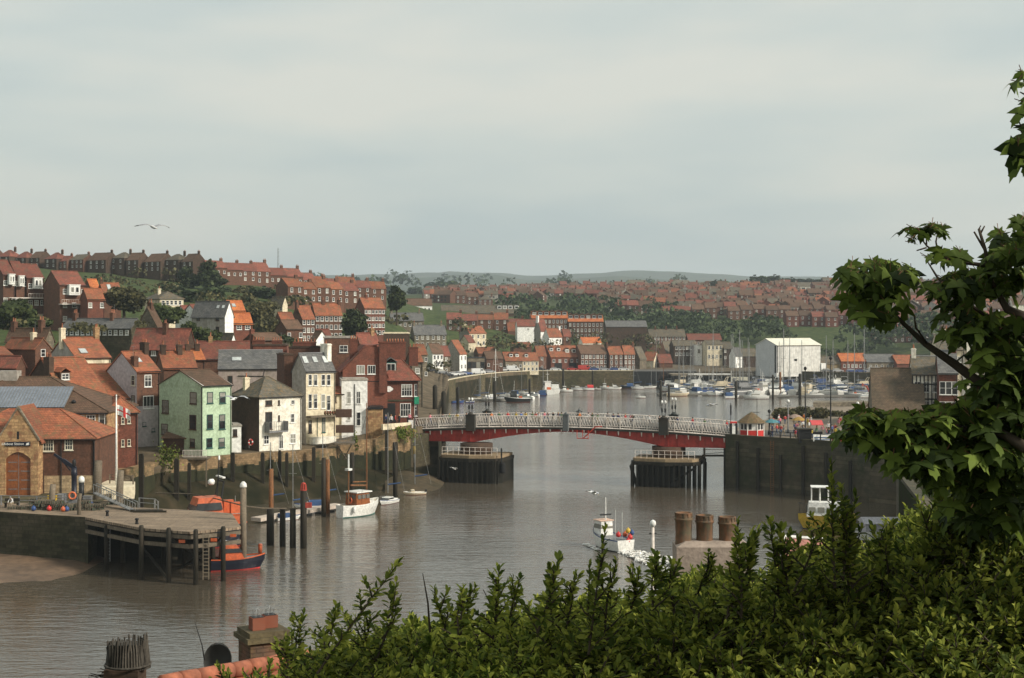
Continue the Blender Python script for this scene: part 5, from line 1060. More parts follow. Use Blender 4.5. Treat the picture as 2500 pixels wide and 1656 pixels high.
wood('slope_scrub', 'dark scrub and hedges across the upper left field', [(180, 690, 100, 6, 520), (300, 700, 120, 8, 490), (400, 700, 60, 5, 500), (60, 660, 80, 3, 570), (330, 668, 120, 3, 560), (620, 712, 60, 4, 530), (880, 755, 60, 8, 560), (1010, 780, 40, 6, 600), (840, 745, 60, 4, 600), (1030, 830, 20, 10, 560), (1085, 880, 14, 16, 480), (1062, 900, 10, 24, 420)], 40, 1.2, lf_olive, 14)
wood('far_woodland', 'distant tree belts fading on the hills beyond the town', [(900, 690, 140, 6, 2100), (1120, 695, 120, 5, 2200), (1350, 698, 130, 4, 2100), (1480, 700, 100, 4, 2000), (1250, 684, 160, 3, 3200), (900, 680, 140, 3, 3200), (1600, 690, 120, 3, 2400), (2250, 690, 160, 6, 1700), (1720, 700, 60, 4, 1500)], 26, 1.7, lf_far, 6)
wood('hillside_gardens', 'mixed shrubs filling the gardens between the left hillside houses', [(240, 800, 70, 8, 285), (330, 790, 50, 8, 300), (420, 770, 40, 8, 330), (560, 730, 60, 10, 430), (620, 745, 60, 14, 410), (700, 740, 50, 8, 430), (740, 850, 60, 8, 330), (640, 840, 50, 8, 320), (580, 855, 30, 6, 300), (830, 835, 40, 8, 340), (960, 790, 30, 10, 500), (1110, 800, 30, 10, 620), (60, 790, 60, 10, 300), (420, 715, 70, 5, 440), (930, 820, 30, 8, 400)], 44, 1.6, lf_olive, 8)
mast = place('radio_mast', 'slender lattice radio mast rising alone above the crest row', 'mast', 679, 684, 900)
g = MB(); hh = (684-604)*900/F
for k in range(3): g.tube([(.6*math.cos(k*2.09), .6*math.sin(k*2.09), 0), (.35*math.cos(k*2.09), .35*math.sin(k*2.09), hh*.96)], .09, 4)
for i in range(24):
    z = hh*.96*i/24; a = i % 3*2.09; b_ = (i+1) % 3*2.09
    g.tube([(.55*math.cos(a), .55*math.sin(a), z), (.5*math.cos(b_), .5*math.sin(b_), z+hh/24)], .05, 4)
g.tube([(0, 0, hh*.93), (0, 0, hh)], .06, 4); g.build('lattice_tower', greyp, mast)
# ivy on the wall
def ivy(label, px, py, D, w, h, n=500):
    pos = np.stack([X(px, D)+nr_.normal(size=n)*w/2.2, D-.2-nr_.random(n)*.5, Z(py, D)+nr_.normal(size=n)*h/2.4], 1)
    nor = nr_.normal(size=(n, 3))*.6+np.array([0, -1, .4]); tag(link('ivy', leafmesh('ivy', pos, nr_.normal(size=(n, 3)), nor, nr_.uniform(.12, .3, n), *CLUMP, leafmat('leaves_ivy', (.1, .15, .02), (.14, .16, .03)))), label, 'ivy'); checklabel(label, None)
ivy('bright green ivy hanging on the river wall left of the balcony', 412, 1115, 193, 1.6, 2.0)
ivy('green and yellow ivy on the abutment wall beside the pub parapet', 985, 1058, 226, 2.4, 1.2)
ivy('ivy strip beside the hotel terrace on the tan stone wall', 868, 1080, 221, .4, 1.6, 200)

# ---------------------------------------------------------------- foreground shrubs
lf_bush = leafmat('leaves_hedge', (.11, .18, .028), (.29, .30, .05), isl=.55, tr=.42)
SIL = [(640, 1680), (690, 1590), (720, 1555), (830, 1510), (860, 1530), (900, 1500), (1000, 1470), (1100, 1480), (1180, 1470), (1260, 1440), (1400, 1420), (1480, 1400), (1560, 1440), (1640, 1375), (1700, 1345), (1800, 1335), (1860, 1370), (1930, 1330), (1985, 1290), (2040, 1270), (2100, 1290), (2160, 1270), (2220, 1215), (2300, 1185), (2420, 1175), (2560, 1170), (2800, 1160)]
def btop(px, D):
    y = np.interp(px, [s[0] for s in SIL], [s[1] for s in SIL])+30
    Dm = np.maximum(D, 8.0); z = CZ+(HY-y)*Dm/F
    return z-np.clip(7.0-D, 0, 3)*.45
def shoots(name, label, x0, x1, n, seed, tall=(), m=None):
    r = np.random.default_rng(seed); pos = []; dr = []; nr2 = []; sz = []; st = MB()
    def shoot(base, top, nl, ls, bare=False):
        ax = top-base; ln = np.linalg.norm(ax); ax = ax/ln
        st.tube([base, (base+top)/2+r.normal(size=3)*.01, top], [.006, .0045, .002], 4, 0, False)
        if bare: return
        t = np.linspace(.08, 1, nl); ph = np.arange(nl)*2.4+r.random()*6
        out = np.stack([np.cos(ph), np.sin(ph), np.zeros(nl)], 1)
        d = out*(1-.55*t[:, None])+ax*(.25+.9*t[:, None]**2)+.25*r.normal(size=(nl, 3))
        pos.append(base+ax*ln*t[:, None]); dr.append(d); nr2.append(np.array([0, 0, 1])+.5*r.normal(size=(nl, 3))-.4*out); sz.append(ls*(1-.35*t)*r.uniform(.75, 1.2, nl))
    for i in range(n):
        px = r.uniform(x0, x1); D = r.uniform(5.6, 9.4); zt = btop(px, D)-abs(r.normal())*.05
        depth = r.random()**1.8*.55; b = np.array([X(px, D), D, zt-depth-.14]); l_ = r.uniform(.07, .16)
        shoot(b, b+np.array([r.normal()*.07, r.normal()*.06-.02, l_]), int(r.integers(16, 26)), r.uniform(.042, .08))
    for (px, y, D, h, ls) in tall:
        tp = np.array([X(px, D), D, Z(y, D)]); b = tp-np.array([r.normal()*.11*h/.4, r.normal()*.06, h])
        if ls == 0: shoot(b, tp, 0, 0, True)
        else:
            shoot(b, tp, int(h/.009), ls*1.35)
            for q in range(6): bb = b+(tp-b)*(.02+.13*q); aa = r.uniform(0, 6.28); kq = .11-.014*q; shoot(bb, bb+np.array([math.cos(aa)*kq, math.sin(aa)*kq, .09]), 14, ls*1.15)
    checklabel(label, None); o = empty(name, (X((x0+x1)/2, 8), 8, 22.6), 0, label, 'shrub', 'foreground shrubs along the bottom right')
    pos = np.concatenate(pos); off_ = np.array(o.location)
    link('foliage', leafmesh('foliage', pos-off_, np.concatenate(dr), np.concatenate(nr2), np.concatenate(sz), *OVAL, m or lf_bush), o)
    me = st.data('stem', bark); o2 = link('stem', me, o); me.transform(Matrix.Translation(-o.location)); return o
shoots('garden_shrub', 'leafy shrub at the left end of the foreground bushes, beside the chimney', 690, 1060, 1300, 1, [(742, 1500, 7.6, .25, .045), (820, 1482, 7.4, .3, .05), (905, 1500, 7.6, .2, .04), (975, 1372, 7.2, .55, .055), (968, 1420, 7.4, .4, .05), (1032, 1400, 7.2, .3, 0), (1060, 1440, 7.3, .3, .05), (700, 1560, 7.2, .2, .045), (545, 1640, 6.5, .2, .04), (660, 1620, 6.5, .25, .045), (620, 1650, 6.3, .2, .04)])
shoots('garden_shrub', 'leafy shrub below the open river, left of the one hiding the fishing boat', 1030, 1380, 1400, 2, [(1130, 1436, 7.2, .25, .05), (1218, 1388, 7.2, .36, .055), (1270, 1410, 7.3, .3, .05), (1180, 1440, 7.2, .2, 0), (1340, 1440, 7.4, .2, .05), (1150, 1440, 7.2, .25, .045)])
shoots('garden_shrub', 'leafy shrub with tall leader in front of the fishing boat', 1350, 1680, 1400, 3, [(1368, 1362, 7.2, .36, .055), (1405, 1400, 7.3, .3, .05), (1478, 1290, 6.9, .6, .045), (1505, 1370, 6.9, .4, .045), (1440, 1380, 7.0, .4, .045), (1600, 1360, 7.2, .25, .06), (1640, 1370, 7.2, .25, .05), (1560, 1400, 7.3, .2, .05)])
shoots('garden_shrub', 'leafy shrub below the three clay chimney pots', 1650, 1990, 1500, 4, [(1740, 1360, 7.2, .2, .045), (1800, 1275, 6.9, .45, .05), (1835, 1300, 7, .4, .05), (1880, 1270, 7, .4, .055), (1905, 1290, 7, .35, .06), (1850, 1300, 7, .4, .06), (1950, 1310, 7.2, .4, .05)])
shoots('garden_shrub', 'leafy shrub partly covering the yellow boat', 1950, 2290, 1700, 5, [(2030, 1126, 6.8, .6, .042), (2055, 1190, 6.9, .5, .05), (2030, 1240, 6.8, .4, .045), (2060, 1240, 7, .45, .055), (2090, 1210, 7, .4, .05), (2130, 1290, 7.2, .3, .055), (2180, 1280, 7.2, .3, .05), (2240, 1220, 7.1, .35, .05), (2270, 1170, 7.1, .4, .055)])
shoots('garden_shrub', 'dark leafy shrub in the bottom right corner', 2250, 2560, 1900, 6, [(2300, 1190, 7, .4, .05), (2350, 1200, 7, .35, .055), (2420, 1190, 7, .35, .055), (2470, 1200, 7, .35, .05), (2390, 1180, 7.2, .4, .05), (2500, 1190, 7, .35, .05)], m=leafmat('leaves_hedge_dark', (.075, .125, .022), (.19, .20, .034), isl=.6, tr=.38))
# cliff top and east bank ground, hidden under the shrubs
EB = [(-60, 48), (-14, 64), (-4, 80), (20, 96), (30, 110), (40, 140), (46, 172), (52, 192)]
vs = []; fs = []; XS = [-60+i*3 for i in range(54)]; TT = [0, 6, 9, 10.5, 12, 16, 24, 34, 48, 66, 80, 100, 130, 160, 190]
def egz(x, y):
    z = float(np.interp(y, [-30, 3, 10, 16, 28, 40], [24, 23.4, 22.0, 19, 9, 7]))
    return min(z, 23.2) if y > 2 else z
for x in XS:
    ye_ = float(np.interp(x, [e_[0] for e_ in EB], [e_[1] for e_ in EB])) if x <= 52 else 200
    for t_ in TT:
        y = -30+(ye_+30)*t_/190; z = egz(x, y); vs.append((x, y, z if y < 60 else 6.9))
    vs.append((x, ye_+.05, -2))
n_ = len(TT)+1
for i in range(len(XS)-1):
    for j in range(n_-1): fs.append((i*n_+j, (i+1)*n_+j, (i+1)*n_+j+1, i*n_+j+1))
me = bpy.data.meshes.new('east_bank_ground'); me.from_pydata(vs, [], fs); me.materials.append(mat('soil_dark', (.03, .026, .016), (.025, .035, .012), rnd=0, spec=0, rough=1)); tag(link('east_bank_ground', me), kind='structure')

# ---------------------------------------------------------------- sycamore
def lobed():
    pts = []
    lobes = [(-150, .42), (-105, .3), (-72, .78), (-38, .42), (0, 1.0), (38, .42), (72, .78), (105, .3), (150, .42)]
    lob = [(-160, .14), (-132, .52), (-112, .40), (-102, .34), (-88, .56), (-68, .9), (-58, .62), (-44, .48), (-34, .34), (-22, .6), (-16, .86), (-7, .88), (0, 1.1), (7, .88), (16, .86), (22, .6), (34, .34), (44, .48), (58, .62), (68, .9), (88, .56), (102, .34), (112, .40), (132, .52), (160, .14)]
    v = [(0, 0, 0)]; 
    for a, q in lob: x, y = q*math.cos(R(a)), q*math.sin(R(a)); v.append((x, y, -.28*(x*x+y*y)+.05*abs(math.sin(R(a*2.6)))))
    v.append((.45, 0, .03)); k = len(v)-1
    f = [(k, i, i+1) for i in range(2, len(lob)-1)]+[(0, 1, 2), (0, 2, k), (0, k, len(lob)-1), (0, len(lob)-1, len(lob))]
    return v, f
LOB = lobed()
lf_syc = leafmat('leaves_sycamore', (.045, .08, .016), (.11, .15, .026), isl=.6, tr=.4)
so_ = empty('sycamore_tree', (X(2760, 6.5), 6.5, 21), 0, 'sycamore tree reaching in from the right edge with big lobed leaves', 'tree'); off_ = np.array(so_.location)
BR = [([(2700, 1100), (2500, 981), (2394, 937), (2331, 889), (2257, 838), (2203, 787), (2150, 735), (2120, 700)], [.05, .03, .024, .02, .014, .010, .006, .003], 6.2, 6.6),
      ([(2600, 900), (2500, 830), (2401, 771), (2334, 723), (2290, 680), (2265, 640)], [.04, .025, .014, .010, .006, .003], 6.3, 6.8),
      ([(2560, 800), (2458, 755), (2420, 690), (2405, 610), (2390, 560), (2394, 552)], [.03, .018, .012, .008, .006, .003], 6.2, 6.3),
      ([(2405, 612), (2378, 566)], [.006, .004], 6.3, 6.3), ([(2394, 570), (2404, 552)], [.005, .003], 6.3, 6.3), ([(2420, 650), (2340, 640), (2290, 622), (2262, 600), (2245, 578)], [.010, .008, .006, .004, .003], 6.4, 6.6),
      ([(2290, 622), (2285, 590), (2290, 565)], [.005, .004, .003], 6.6, 6.6), ([(2262, 600), (2262, 570)], [.004, .003], 6.6, 6.6), ([(2262, 605), (2238, 612)], [.004, .003], 6.6, 6.6), ([(2262, 838), (2236, 800), (2232, 772)], [.006, .005, .003], 6.4, 6.4),
      ([(2600, 1150), (2450, 1060), (2330, 1045), (2220, 1060), (2120, 1040)], [.04, .02, .014, .008, .004], 6.0, 6.6),
      ([(2600, 300), (2520, 306), (2492, 308), (2470, 306)], [.012, .006, .004, .002], 5.2, 5.2), ([(2492, 308), (2486, 292)], [.003, .002], 5.2, 5.2), ([(2600, 260), (2520, 240), (2490, 225)], [.012, .006, .002], 5.2, 5.2), ([(2600, 380), (2530, 350), (2490, 340)], [.012, .006, .003], 5.2, 5.2)]
g = MB()
for pts, rad, D0, D1 in BR:
    k = len(pts); g.tube([P(x, y, D0+(D1-D0)*i/(k-1)) for i, (x, y) in enumerate(pts)], rad, 7)
tp = P(2700, 1100, 6.2); top2 = P(2760, 250, 5.6)
g.tube([(so_.location.x, 6.5, 20.4), tp+Vector((.12, .1, -.2)), P(2740, 850, 6.1), P(2770, 500, 5.8), top2], [.16, .13, .11, .09, .05], 10)
g.tube([P(2760, 500, 5.8), P(2600, 380, 5.2)], [.05, .012], 6); g.tube([P(2762, 450, 5.7), P(2600, 300, 5.2)], [.04, .012], 6); g.tube([P(2766, 400, 5.7), P(2600, 260, 5.2)], [.04, .012], 6)
g.tube([P(2745, 950, 6.15), P(2600, 900, 6.3)], [.06, .04], 6); g.tube([P(2745, 850, 6.1), P(2560, 800, 6.2)], [.05, .03], 6); g.tube([P(2720, 1150, 6.2), P(2600, 1150, 6.0)], [.06, .04], 6)
br_ = g.build('branches', bark, so_); br_.data.transform(Matrix.Translation(-so_.location))
ps, ds_, ns_, zs = [], [], [], []
r = np.random.default_rng(21)
def leaves(cx_, cy, rx, ry, n, D0=6.1, D1=6.8, size=.15, up=.7, down=.35):
    for _ in range(int(n*1.4)):
        u, v = r.uniform(-1, 1), r.uniform(-1, 1)
        if u*u+v*v > 1: u *= .7; v *= .7
        D = r.uniform(D0, D1); px, py = cx_+u*rx, cy+v*ry
        ps.append(np.array(P(px, py, D))-off_); 
        dd = np.array([u+r.normal()*.45, r.normal()*.6-.2, -down-abs(r.normal())*.3]); ds_.append(dd)
        ns_.append(np.array([r.normal()*.4+.2*u, -.28+r.normal()*.4, up+.15+abs(r.normal())*.5])); zs.append(size*r.uniform(.3, .66))
leaves(2140, 680, 72, 40, 44, size=.15); leaves(2150, 735, 66, 45, 26, size=.15); leaves(2110, 655, 55, 22, 16, size=.14); leaves(2075, 665, 28, 14, 6, size=.13); leaves(2075, 715, 35, 25, 10, size=.13); leaves(2195, 660, 40, 25, 12)
leaves(2225, 560, 32, 8, 6, size=.12, down=.1, up=1.3); leaves(2275, 556, 34, 10, 9, size=.13, down=.1, up=1.3); leaves(2303, 562, 16, 10, 3, size=.1); leaves(2322, 622, 34, 18, 10, size=.13); leaves(2262, 634, 8, 8, 2, size=.08); leaves(2228, 590, 6, 14, 5, size=.04)
leaves(2380, 690, 95, 34, 40, size=.16); leaves(2460, 650, 55, 45, 40, size=.16); leaves(2300, 700, 45, 28, 14); leaves(2470, 590, 40, 36, 16, size=.15); leaves(2440, 570, 14, 8, 3, size=.12); leaves(2495, 560, 20, 30, 8); leaves(2330, 735, 30, 22, 8, size=.12)
leaves(2450, 800, 70, 36, 30, size=.16); leaves(2405, 860, 40, 30, 14); leaves(2480, 880, 45, 50, 36, size=.17); leaves(2380, 800, 34, 20, 8); leaves(2450, 960, 80, 50, 60, size=.17); leaves(2360, 930, 20, 14, 3, size=.12); leaves(2440, 925, 50, 18, 8)
leaves(2150, 1040, 75, 34, 40, size=.16); leaves(2110, 1010, 60, 16, 12, size=.15); leaves(2090, 1060, 40, 24, 10); leaves(2240, 1040, 90, 36, 50, size=.16); leaves(2350, 1020, 90, 40, 60, size=.17); leaves(2300, 1100, 110, 50, 80, size=.17); leaves(2430, 1080, 90, 70, 110, size=.18); leaves(2200, 1095, 40, 20, 12, size=.15)
leaves(2240, 1130, 60, 26, 26, size=.16); leaves(2180, 1070, 60, 30, 24, size=.16); leaves(2440, 1010, 90, 60, 60, size=.18); leaves(2420, 1250, 110, 50, 50, size=.18, D0=6.4, D1=7); leaves(2350, 790, 60, 40, 20, size=.16); leaves(2430, 1170, 100, 45, 60, size=.18, D0=6.3, D1=7); leaves(2310, 1165, 60, 25, 22, size=.15, D0=6.3, D1=7)
leaves(2496, 182, 12, 8, 2, 5.0, 5.3, .12, down=.3); leaves(2488, 205, 12, 10, 3, 5.0, 5.3, .11); leaves(2505, 255, 6, 8, 1, 5.1, 5.2, .09); leaves(2500, 335, 16, 10, 3, 5.0, 5.3, .12); leaves(2490, 355, 14, 16, 4, 5.0, 5.3, .14); leaves(2500, 385, 14, 18, 4, 5.0, 5.3, .14)
leaves(2540, 300, 40, 120, 30, 5.0, 5.6, .14); leaves(2580, 650, 60, 200, 60, 5.8, 6.8, .16)
pt = MB()
for p_, d_ in zip(ps, ds_):
    d_ = d_/np.linalg.norm(d_); q_ = p_-d_*.035+np.array([0, .02, 0]); pt.tube([p_, q_], .0018, 3, 0, False)
pt.build('leaf_stalks', mat('twig_reddish', (.12, .06, .03)), so_)
link('foliage', leafmesh('foliage', np.array(ps), np.array(ds_), np.array(ns_), np.array(zs), *LOB, lf_syc), so_)

# ================================================================ pier, pontoon and quay furniture on the left
def slab(name, label, pts, z0, z1, m, kind=None, cat=None, top=None):
    """pts: (px, D) outline seen from above"""
    g = MB(); q = [(X(a, d), d) for a, d in pts]; g.extr(q, z0, z1, 'z'); ms = [m]
    if top:
        ms.append(top); g.m[1] = 1
    o = g.build(name, ms); tag(o, label, cat, kind=kind)
    if label: checklabel(label, None)
    return o
pierwall = mat('pier_wall_weedy', (.065, .055, .034), (.035, .034, .016), s1=.3, s2=2.5, pat='stone', ps=1.1, rnd=0, bump=.7)
pdeck = mat('pier_paving', (.25, .185, .125), (.17, .125, .085), s1=.3, s2=2, rnd=0)
slab('pier', 'stone pier with weed covered wall in front of the lifeboat house', [(-900, 158), (-900, 160), (232, 166), (275, 163), (215, 148.2), (120, 150), (0, 152.5), (-900, 160)][1:], -1, 4.98, pierwall, cat='pier', top=pdeck)
# timber landing stage
sg_ = empty('landing_stage', (X(210, 148), 148, 0), 0, 'open timber landing stage on piles with faded grey plank deck', 'landing stage'); checklabel('open timber landing stage on piles with faded grey plank deck', None)
o0 = Vector(sg_.location)
out = [(X(a, d)-o0.x, d-o0.y) for a, d in [(208, 148), (345, 140.2), (462, 137.6), (545, 139.6), (588, 141), (566, 151), (470, 153.5), (330, 156), (262, 160)]]
g = MB(); g.extr(out, 4.75, 5.0, 'z'); g.build('deck', decking, sg_)
g = MB()
for a, b_ in zip(out[:5], out[1:5]):
    for z in (4.45, 3.55):
        d = Vector((b_[0]-a[0], b_[1]-a[1])).normalized(); n = Vector((-d.y, d.x))*.3
        g.mesh([(a[0], a[1], z-.18), (b_[0], b_[1], z-.18), (b_[0]+n.x, b_[1]+n.y, z-.18), (a[0]+n.x, a[1]+n.y, z-.18), (a[0], a[1], z+.18), (b_[0], b_[1], z+.18), (b_[0]+n.x, b_[1]+n.y, z+.18), (a[0]+n.x, a[1]+n.y, z+.18)],
               [(0, 1, 5, 4), (4, 5, 6, 7), (1, 2, 6, 5), (2, 3, 7, 6), (3, 0, 4, 7), (3, 2, 1, 0)])
g.build('edge_beam', timberdry, sg_)
for a, d, zt in ((260, 145), (345, 140.1), (412, 138.5), (478, 137.4), (545, 139.4), (575, 141), (300, 150), (400, 150), (500, 150), (350, 154), (450, 147), (520, 145)) and [(x, y, 5.3 if y < 142 else 4.6) for x, y in ((260, 145), (345, 140.0), (412, 138.3), (478, 137.2), (545, 139.2), (300, 150), (400, 150), (500, 150), (350, 154), (450, 147), (520, 145))]:
    g = MB(); g.lathe([(.24, -2), (.24, zt-.15), (.16, zt)], (0, 0, 0), 8); g.build('pile', timber, sg_, (X(a, d)-o0.x, d-o0.y, 0))
g = MB()
for a in (425, 500): pass
for x0_, y0_, x1_, y1_ in ((412, 138.6, 500, 150), (545, 139.5, 450, 147), (300, 150, 412, 138.6)):
    g.tube([(X(x0_, y0_)-o0.x, y0_-o0.y, 4.3), (X(x1_, y1_)-o0.x, y1_-o0.y, .2)], .14, 6)
g.build('brace', timber, sg_)
g = MB(); g.box(6.5, 1.0, -1, 10.2, 2.0, 4.4); g.build('underside_dark', timberblack, sg_, (X(300, 152)-o0.x, 148-o0.y, 0))  # black block standing in for the shade under the deck
g = MB(); g.box(-3.4, .5, -.1, 6.5, 6.5, 4.3); g.build('underside_dark', timberblack, sg_, (X(300, 152)-o0.x, 153-o0.y, 0))  # second black block added to darken the underside of the stage
for px, D in ((495, 137.1), (255, 147.6)):
    g = MB()
    for s in (0, .55): g.box(s, -.08, 0, s+.07, 0, 4.6)
    for i in range(13): g.box(.073, -.06, .3+i*.34, .547, -.01, .37+i*.34)
    g.build('ladder', timberdry if px > 400 else greyp, sg_, (X(px, D)-o0.x, D-o0.y, .5))
for px, D, z in ((437, 137.9, 4.0), (515, 138.2, 4.1), (562, 139.7, 4.3)):
    g = MB(); g.box(0, -.06, 0, .6, -.003, .3); g.build('warning_plate', orangep, sg_, (X(px, D)-o0.x, D-o0.y-.05, z-.1))
for px, D in ((334, 143), (262, 149)):
    g = MB(); g.lathe([(.2, 0), (.16, .1), (.13, .4), (.22, .45), (.2, .55), (.05, .6)], n=10); tag(g.build('bollard', kpaint, None, (X(px, D), D, 5.0)), 'black iron bollard on the landing stage '+('near its middle' if px > 300 else 'beside the pier corner'), 'bollard')
o = place('timber_baulk', 'dark wooden baulks lying along the far edge of the landing stage', 'timber', 318, 1262, 152)
o.location.z = 5.0; g = MB(); g.box(0, 0, 0, 3.4, .3, .25); g.box(.4, -.45, 0, 3.9, -.15, .2); g.build('baulk', timber, o)
# post and rail fences
def fence(name, label, pts, m, h=1.1, rails=(1.08, .58), step=2.0, pw=.07, cat='railing'):
    """pts: (px, D, z)"""
    checklabel(label, None); V = [Vector((X(a, d), d, z)) for a, d, z in pts]; o = empty(name, V[0], 0, label, cat)
    g = MB(); gr = MB()
    for a, b in zip(V, V[1:]):
        n = max(1, int((b-a).length/step))
        for i in range(n+1 if b is V[-1] else n):
            q = a.lerp(b, i/n)-V[0]; p = MB(); p.box(-pw, -pw, 0, pw, pw, h); p.build('post', m, o, q)
        for r_ in rails: gr.tube([a-V[0]+Vector((0, 0, r_)), b-V[0]+Vector((0, 0, r_))], .04, 5)
    gr.build('rail', m, o); return o
fence('railing', 'grey post and rail fence across the lifeboat house forecourt', [(-40, 158, 5), (90, 157, 5), (130, 156, 5), (190, 156, 5)], greyp)
fence('railing', 'bent galvanised handrails at the head of the landing stage', [(340, 155.5, 5), (378, 154.5, 5), (386, 152.5, 5)], metal)
fence('railing', 'timber fence on the slipway platform beside the flagpole', [(268, 172, 5.8), (325, 171, 5.8)], timberdry, rails=(1.1, .75, .4))
slab('slipway_platform', 'pale concrete platform at the foot of the flagpole', [(230, 167), (328, 168.5), (330, 174), (236, 176)], 4.4, 5.8, cream, cat='platform')
o = place('seating_bench', 'timber bench on the pier in front of the brown doors', 'bench', 28, 1235, 156); o.location.z = 5
g = MB(); g.box(-.8, -.2, .42, .8, .25, .5); g.box(-.8, .25, .6, .8, .3, .95); g.build('seat', timber, o)
for s in (-.7, .6): g = MB(); g.box(s, -.18, 0, s+.1, .28, .42); g.build('leg', timber, o)
o = place('flagpole', 'tall white flagpole on the concrete slipway platform', 'flagpole', 284, 1188, 170); o.location.z = 5.8
hf = Z(968, 170)-5.8; g = MB(); g.tube([(0, 0, 0), (0, 0, hf*.5), (0, 0, hf)], [.16, .12, .06], 8); g.lathe([(.02, 0), (.12, .1), (.02, .22)], (0, 0, hf), 8); g.build('pole', wpaint, o)
g = MB(); n_ = 12
for i in range(n_):
    for j in range(8): g.v.append((.12+i*.14, .12*math.sin(i*.9)+.02*j, hf-1.0-j*.17-.035*i**1.25))
for i in range(n_-1):
    for j in range(7):
        g.f.append((i*8+j, (i+1)*8+j, (i+1)*8+j+1, i*8+j+1)); g.m.append(1 if (j == 3 or i in (5, 6)) else 0); g.sm.append(True)
fl = g.build('flag', [wpaint, redp], o)
# crane
o = place('quay_crane', 'navy blue knuckle boom crane standing on the pier', 'crane', 181, 1225, 160); o.location.z = 5
z1 = Z(1142, 160)-5; tx, tz = X(132, 160)-X(181, 160), Z(1109, 160)-5
g = MB(); g.lathe([(.42, 0), (.42, .15), (.3, .2), (.3, z1*.75), (.36, z1*.8), (.3, z1)], n=10); g.build('column', navy, o)
a_ = math.atan2(tz-z1, -tx); ln = math.hypot(tz-z1, tx); M_ = Matrix.Translation((0, 0, z1)) @ Matrix.Rotation(math.pi, 4, 'Z') @ Matrix.Rotation(-a_, 4, 'Y')
g = MB(); g.box(-.2, -.16, -.22, ln*.55, .16, .2, 0, M_); g.box(ln*.55+.003, -.11, -.14, ln, .11, .12, 0, M_); g.tube([M_ @ Vector((.2, 0, -.5)), M_ @ Vector((ln*.5, 0, -.15))], .07, 6); g.build('boom', navy, o)
g = MB(); g.lathe([(.12, z1), (.2, z1+.25), (.22, z1+.7), (.1, z1+.95)], n=8); g.build('slew_head', kpaint, o)
o = place('navigation_light', 'white domed light on a dark post beside the crane', 'light', 199, 1225, 158.5); o.location.z = 5; zt = Z(1178, 158.5)-5
g = MB(); g.lathe([(.3, 0), (.3, zt)], n=10); g.build('post', kpaint, o)
g = MB(); g.lathe([(.34, zt+.003), (.34, zt+.3), (.3, zt+.5), (.18, zt+.66), (.03, zt+.72)], n=12); g.build('dome', wpaint, o)
o = place('life_ring_stand', 'orange life ring on a grey stand at the pier railing', 'life ring', 177, 1240, 154.5); o.location.z = 5
g = MB(); g.box(-.08, 0, 0, .08, .15, 1.7); g.box(-.45, .02, .35, .45, .12, 1.0); g.build('stand', greyp, o)
g = MB(); g.ring((0, -.08, 1.45), .36, .1, 'y', 16, 6); g.build('ring', mat('lifering_orange', (.65, .17, .07)), o)
for px, D, hh, w_, lab in ((127, 155, 2.6, .35, 'thick grey pile with flat cap rising from the pier edge'), (238, 163, 4.4, .5, 'fat timber pile at the seaward end of the slipway platform'), (292, 158, 5.6, .42, 'tall leaning timber pile beside the flagpole'), (193, 150, 2.2, .22, 'thin pile at the corner of the stone pier')):
    g = MB(); g.tube([(0, 0, -5.5), (0, 0, hh*.6), (0.12, 0, hh)], [w_, w_*.95, w_*.85], 9); checklabel(lab, None)
    tag(g.build('pile', timberdry, None, (X(px, D), D, 5.0 if px != 292 else 3.2)), lab, 'pile')
o = place('gangway', 'galvanised gangway sloping down from the pier to the pontoon', 'gangway', 228, 1205, 158); q1 = P(228, 1205, 158); q2 = P(330, 1252, 152)
g = MB(); dv = q2-q1
for s in (0, 1.1):
    for h in (0, 1.0): g.tube([Vector((0, s, h)), dv+Vector((0, s, h))], .05, 5)
    for i in range(9): a = dv*i/8; g.tube([a+Vector((0, s, 0)), a+Vector((0, s, 1.0))], .03, 4); 
    for i in range(8): g.tube([dv*i/8+Vector((0, s, 0)), dv*(i+1)/8+Vector((0, s, 1.0))], .025, 4)
g.mesh([Vector((0, 0, .06)), dv+Vector((0, 0, .06)), dv+Vector((0, 1.1, .06)), Vector((0, 1.1, .06))], [(0, 1, 2, 3)]); g.build('truss', metal, o)
# lobster pots and buoys on the pier
netm = mat('netting_green', (.02, .05, .035), (.04, .035, .02), s1=3, s2=14, rnd=.4)
def lobsterpot(z=0):
    g = MB(); n = 7
    for k in range(4):
        x = -.4+k*.27
        for i in range(n):
            t0, t1 = math.pi*i/n, math.pi*(i+1)/n; g.tube([(x, .25*math.cos(t0), .32*math.sin(t0)), (x, .25*math.cos(t1), .32*math.sin(t1))], .025, 4, 0, False)
    for i in range(n+1): t0 = math.pi*i/n; g.tube([(-.4, .25*math.cos(t0), .32*math.sin(t0)), (.41, .25*math.cos(t0), .32*math.sin(t0))], .02, 4, 0, False)
    h = MB(); h.extr([(.22*math.cos(math.pi*i/n), .29*math.sin(math.pi*i/n)+.01) for i in range(n+1)], -.38, .39, 'x', 0)
    return g, h
g, h = lobsterpot(); pf, ph = g.data('frame', timberdry), h.data('netting', netm)
pots = []
for (cx_, D0_, n) in ((50, 154.3, 6), (108, 154, 16), (150, 153.5, 14), (215, 153.5, 14), (240, 158, 6), (100, 158.5, 8)):
    for i in range(n):
        lv = i//6; D = D0_+(i % 2)*.7; px = cx_-22+(i % 6)*.9*F/D/2.6*1.3+lv*4; 
        pots.append((px, D, 5.0+lv*.34))
for i, (px, D, z) in enumerate(pots):
    o = empty('lobster_pot', (X(px, D), D, z), rng.uniform(-.5, .5), 'hooped netted lobster pot in the heaps stacked along the stone pier', 'lobster pot', 'lobster pots heaped on the pier'); link('frame', pf, o); link('netting', ph, o)
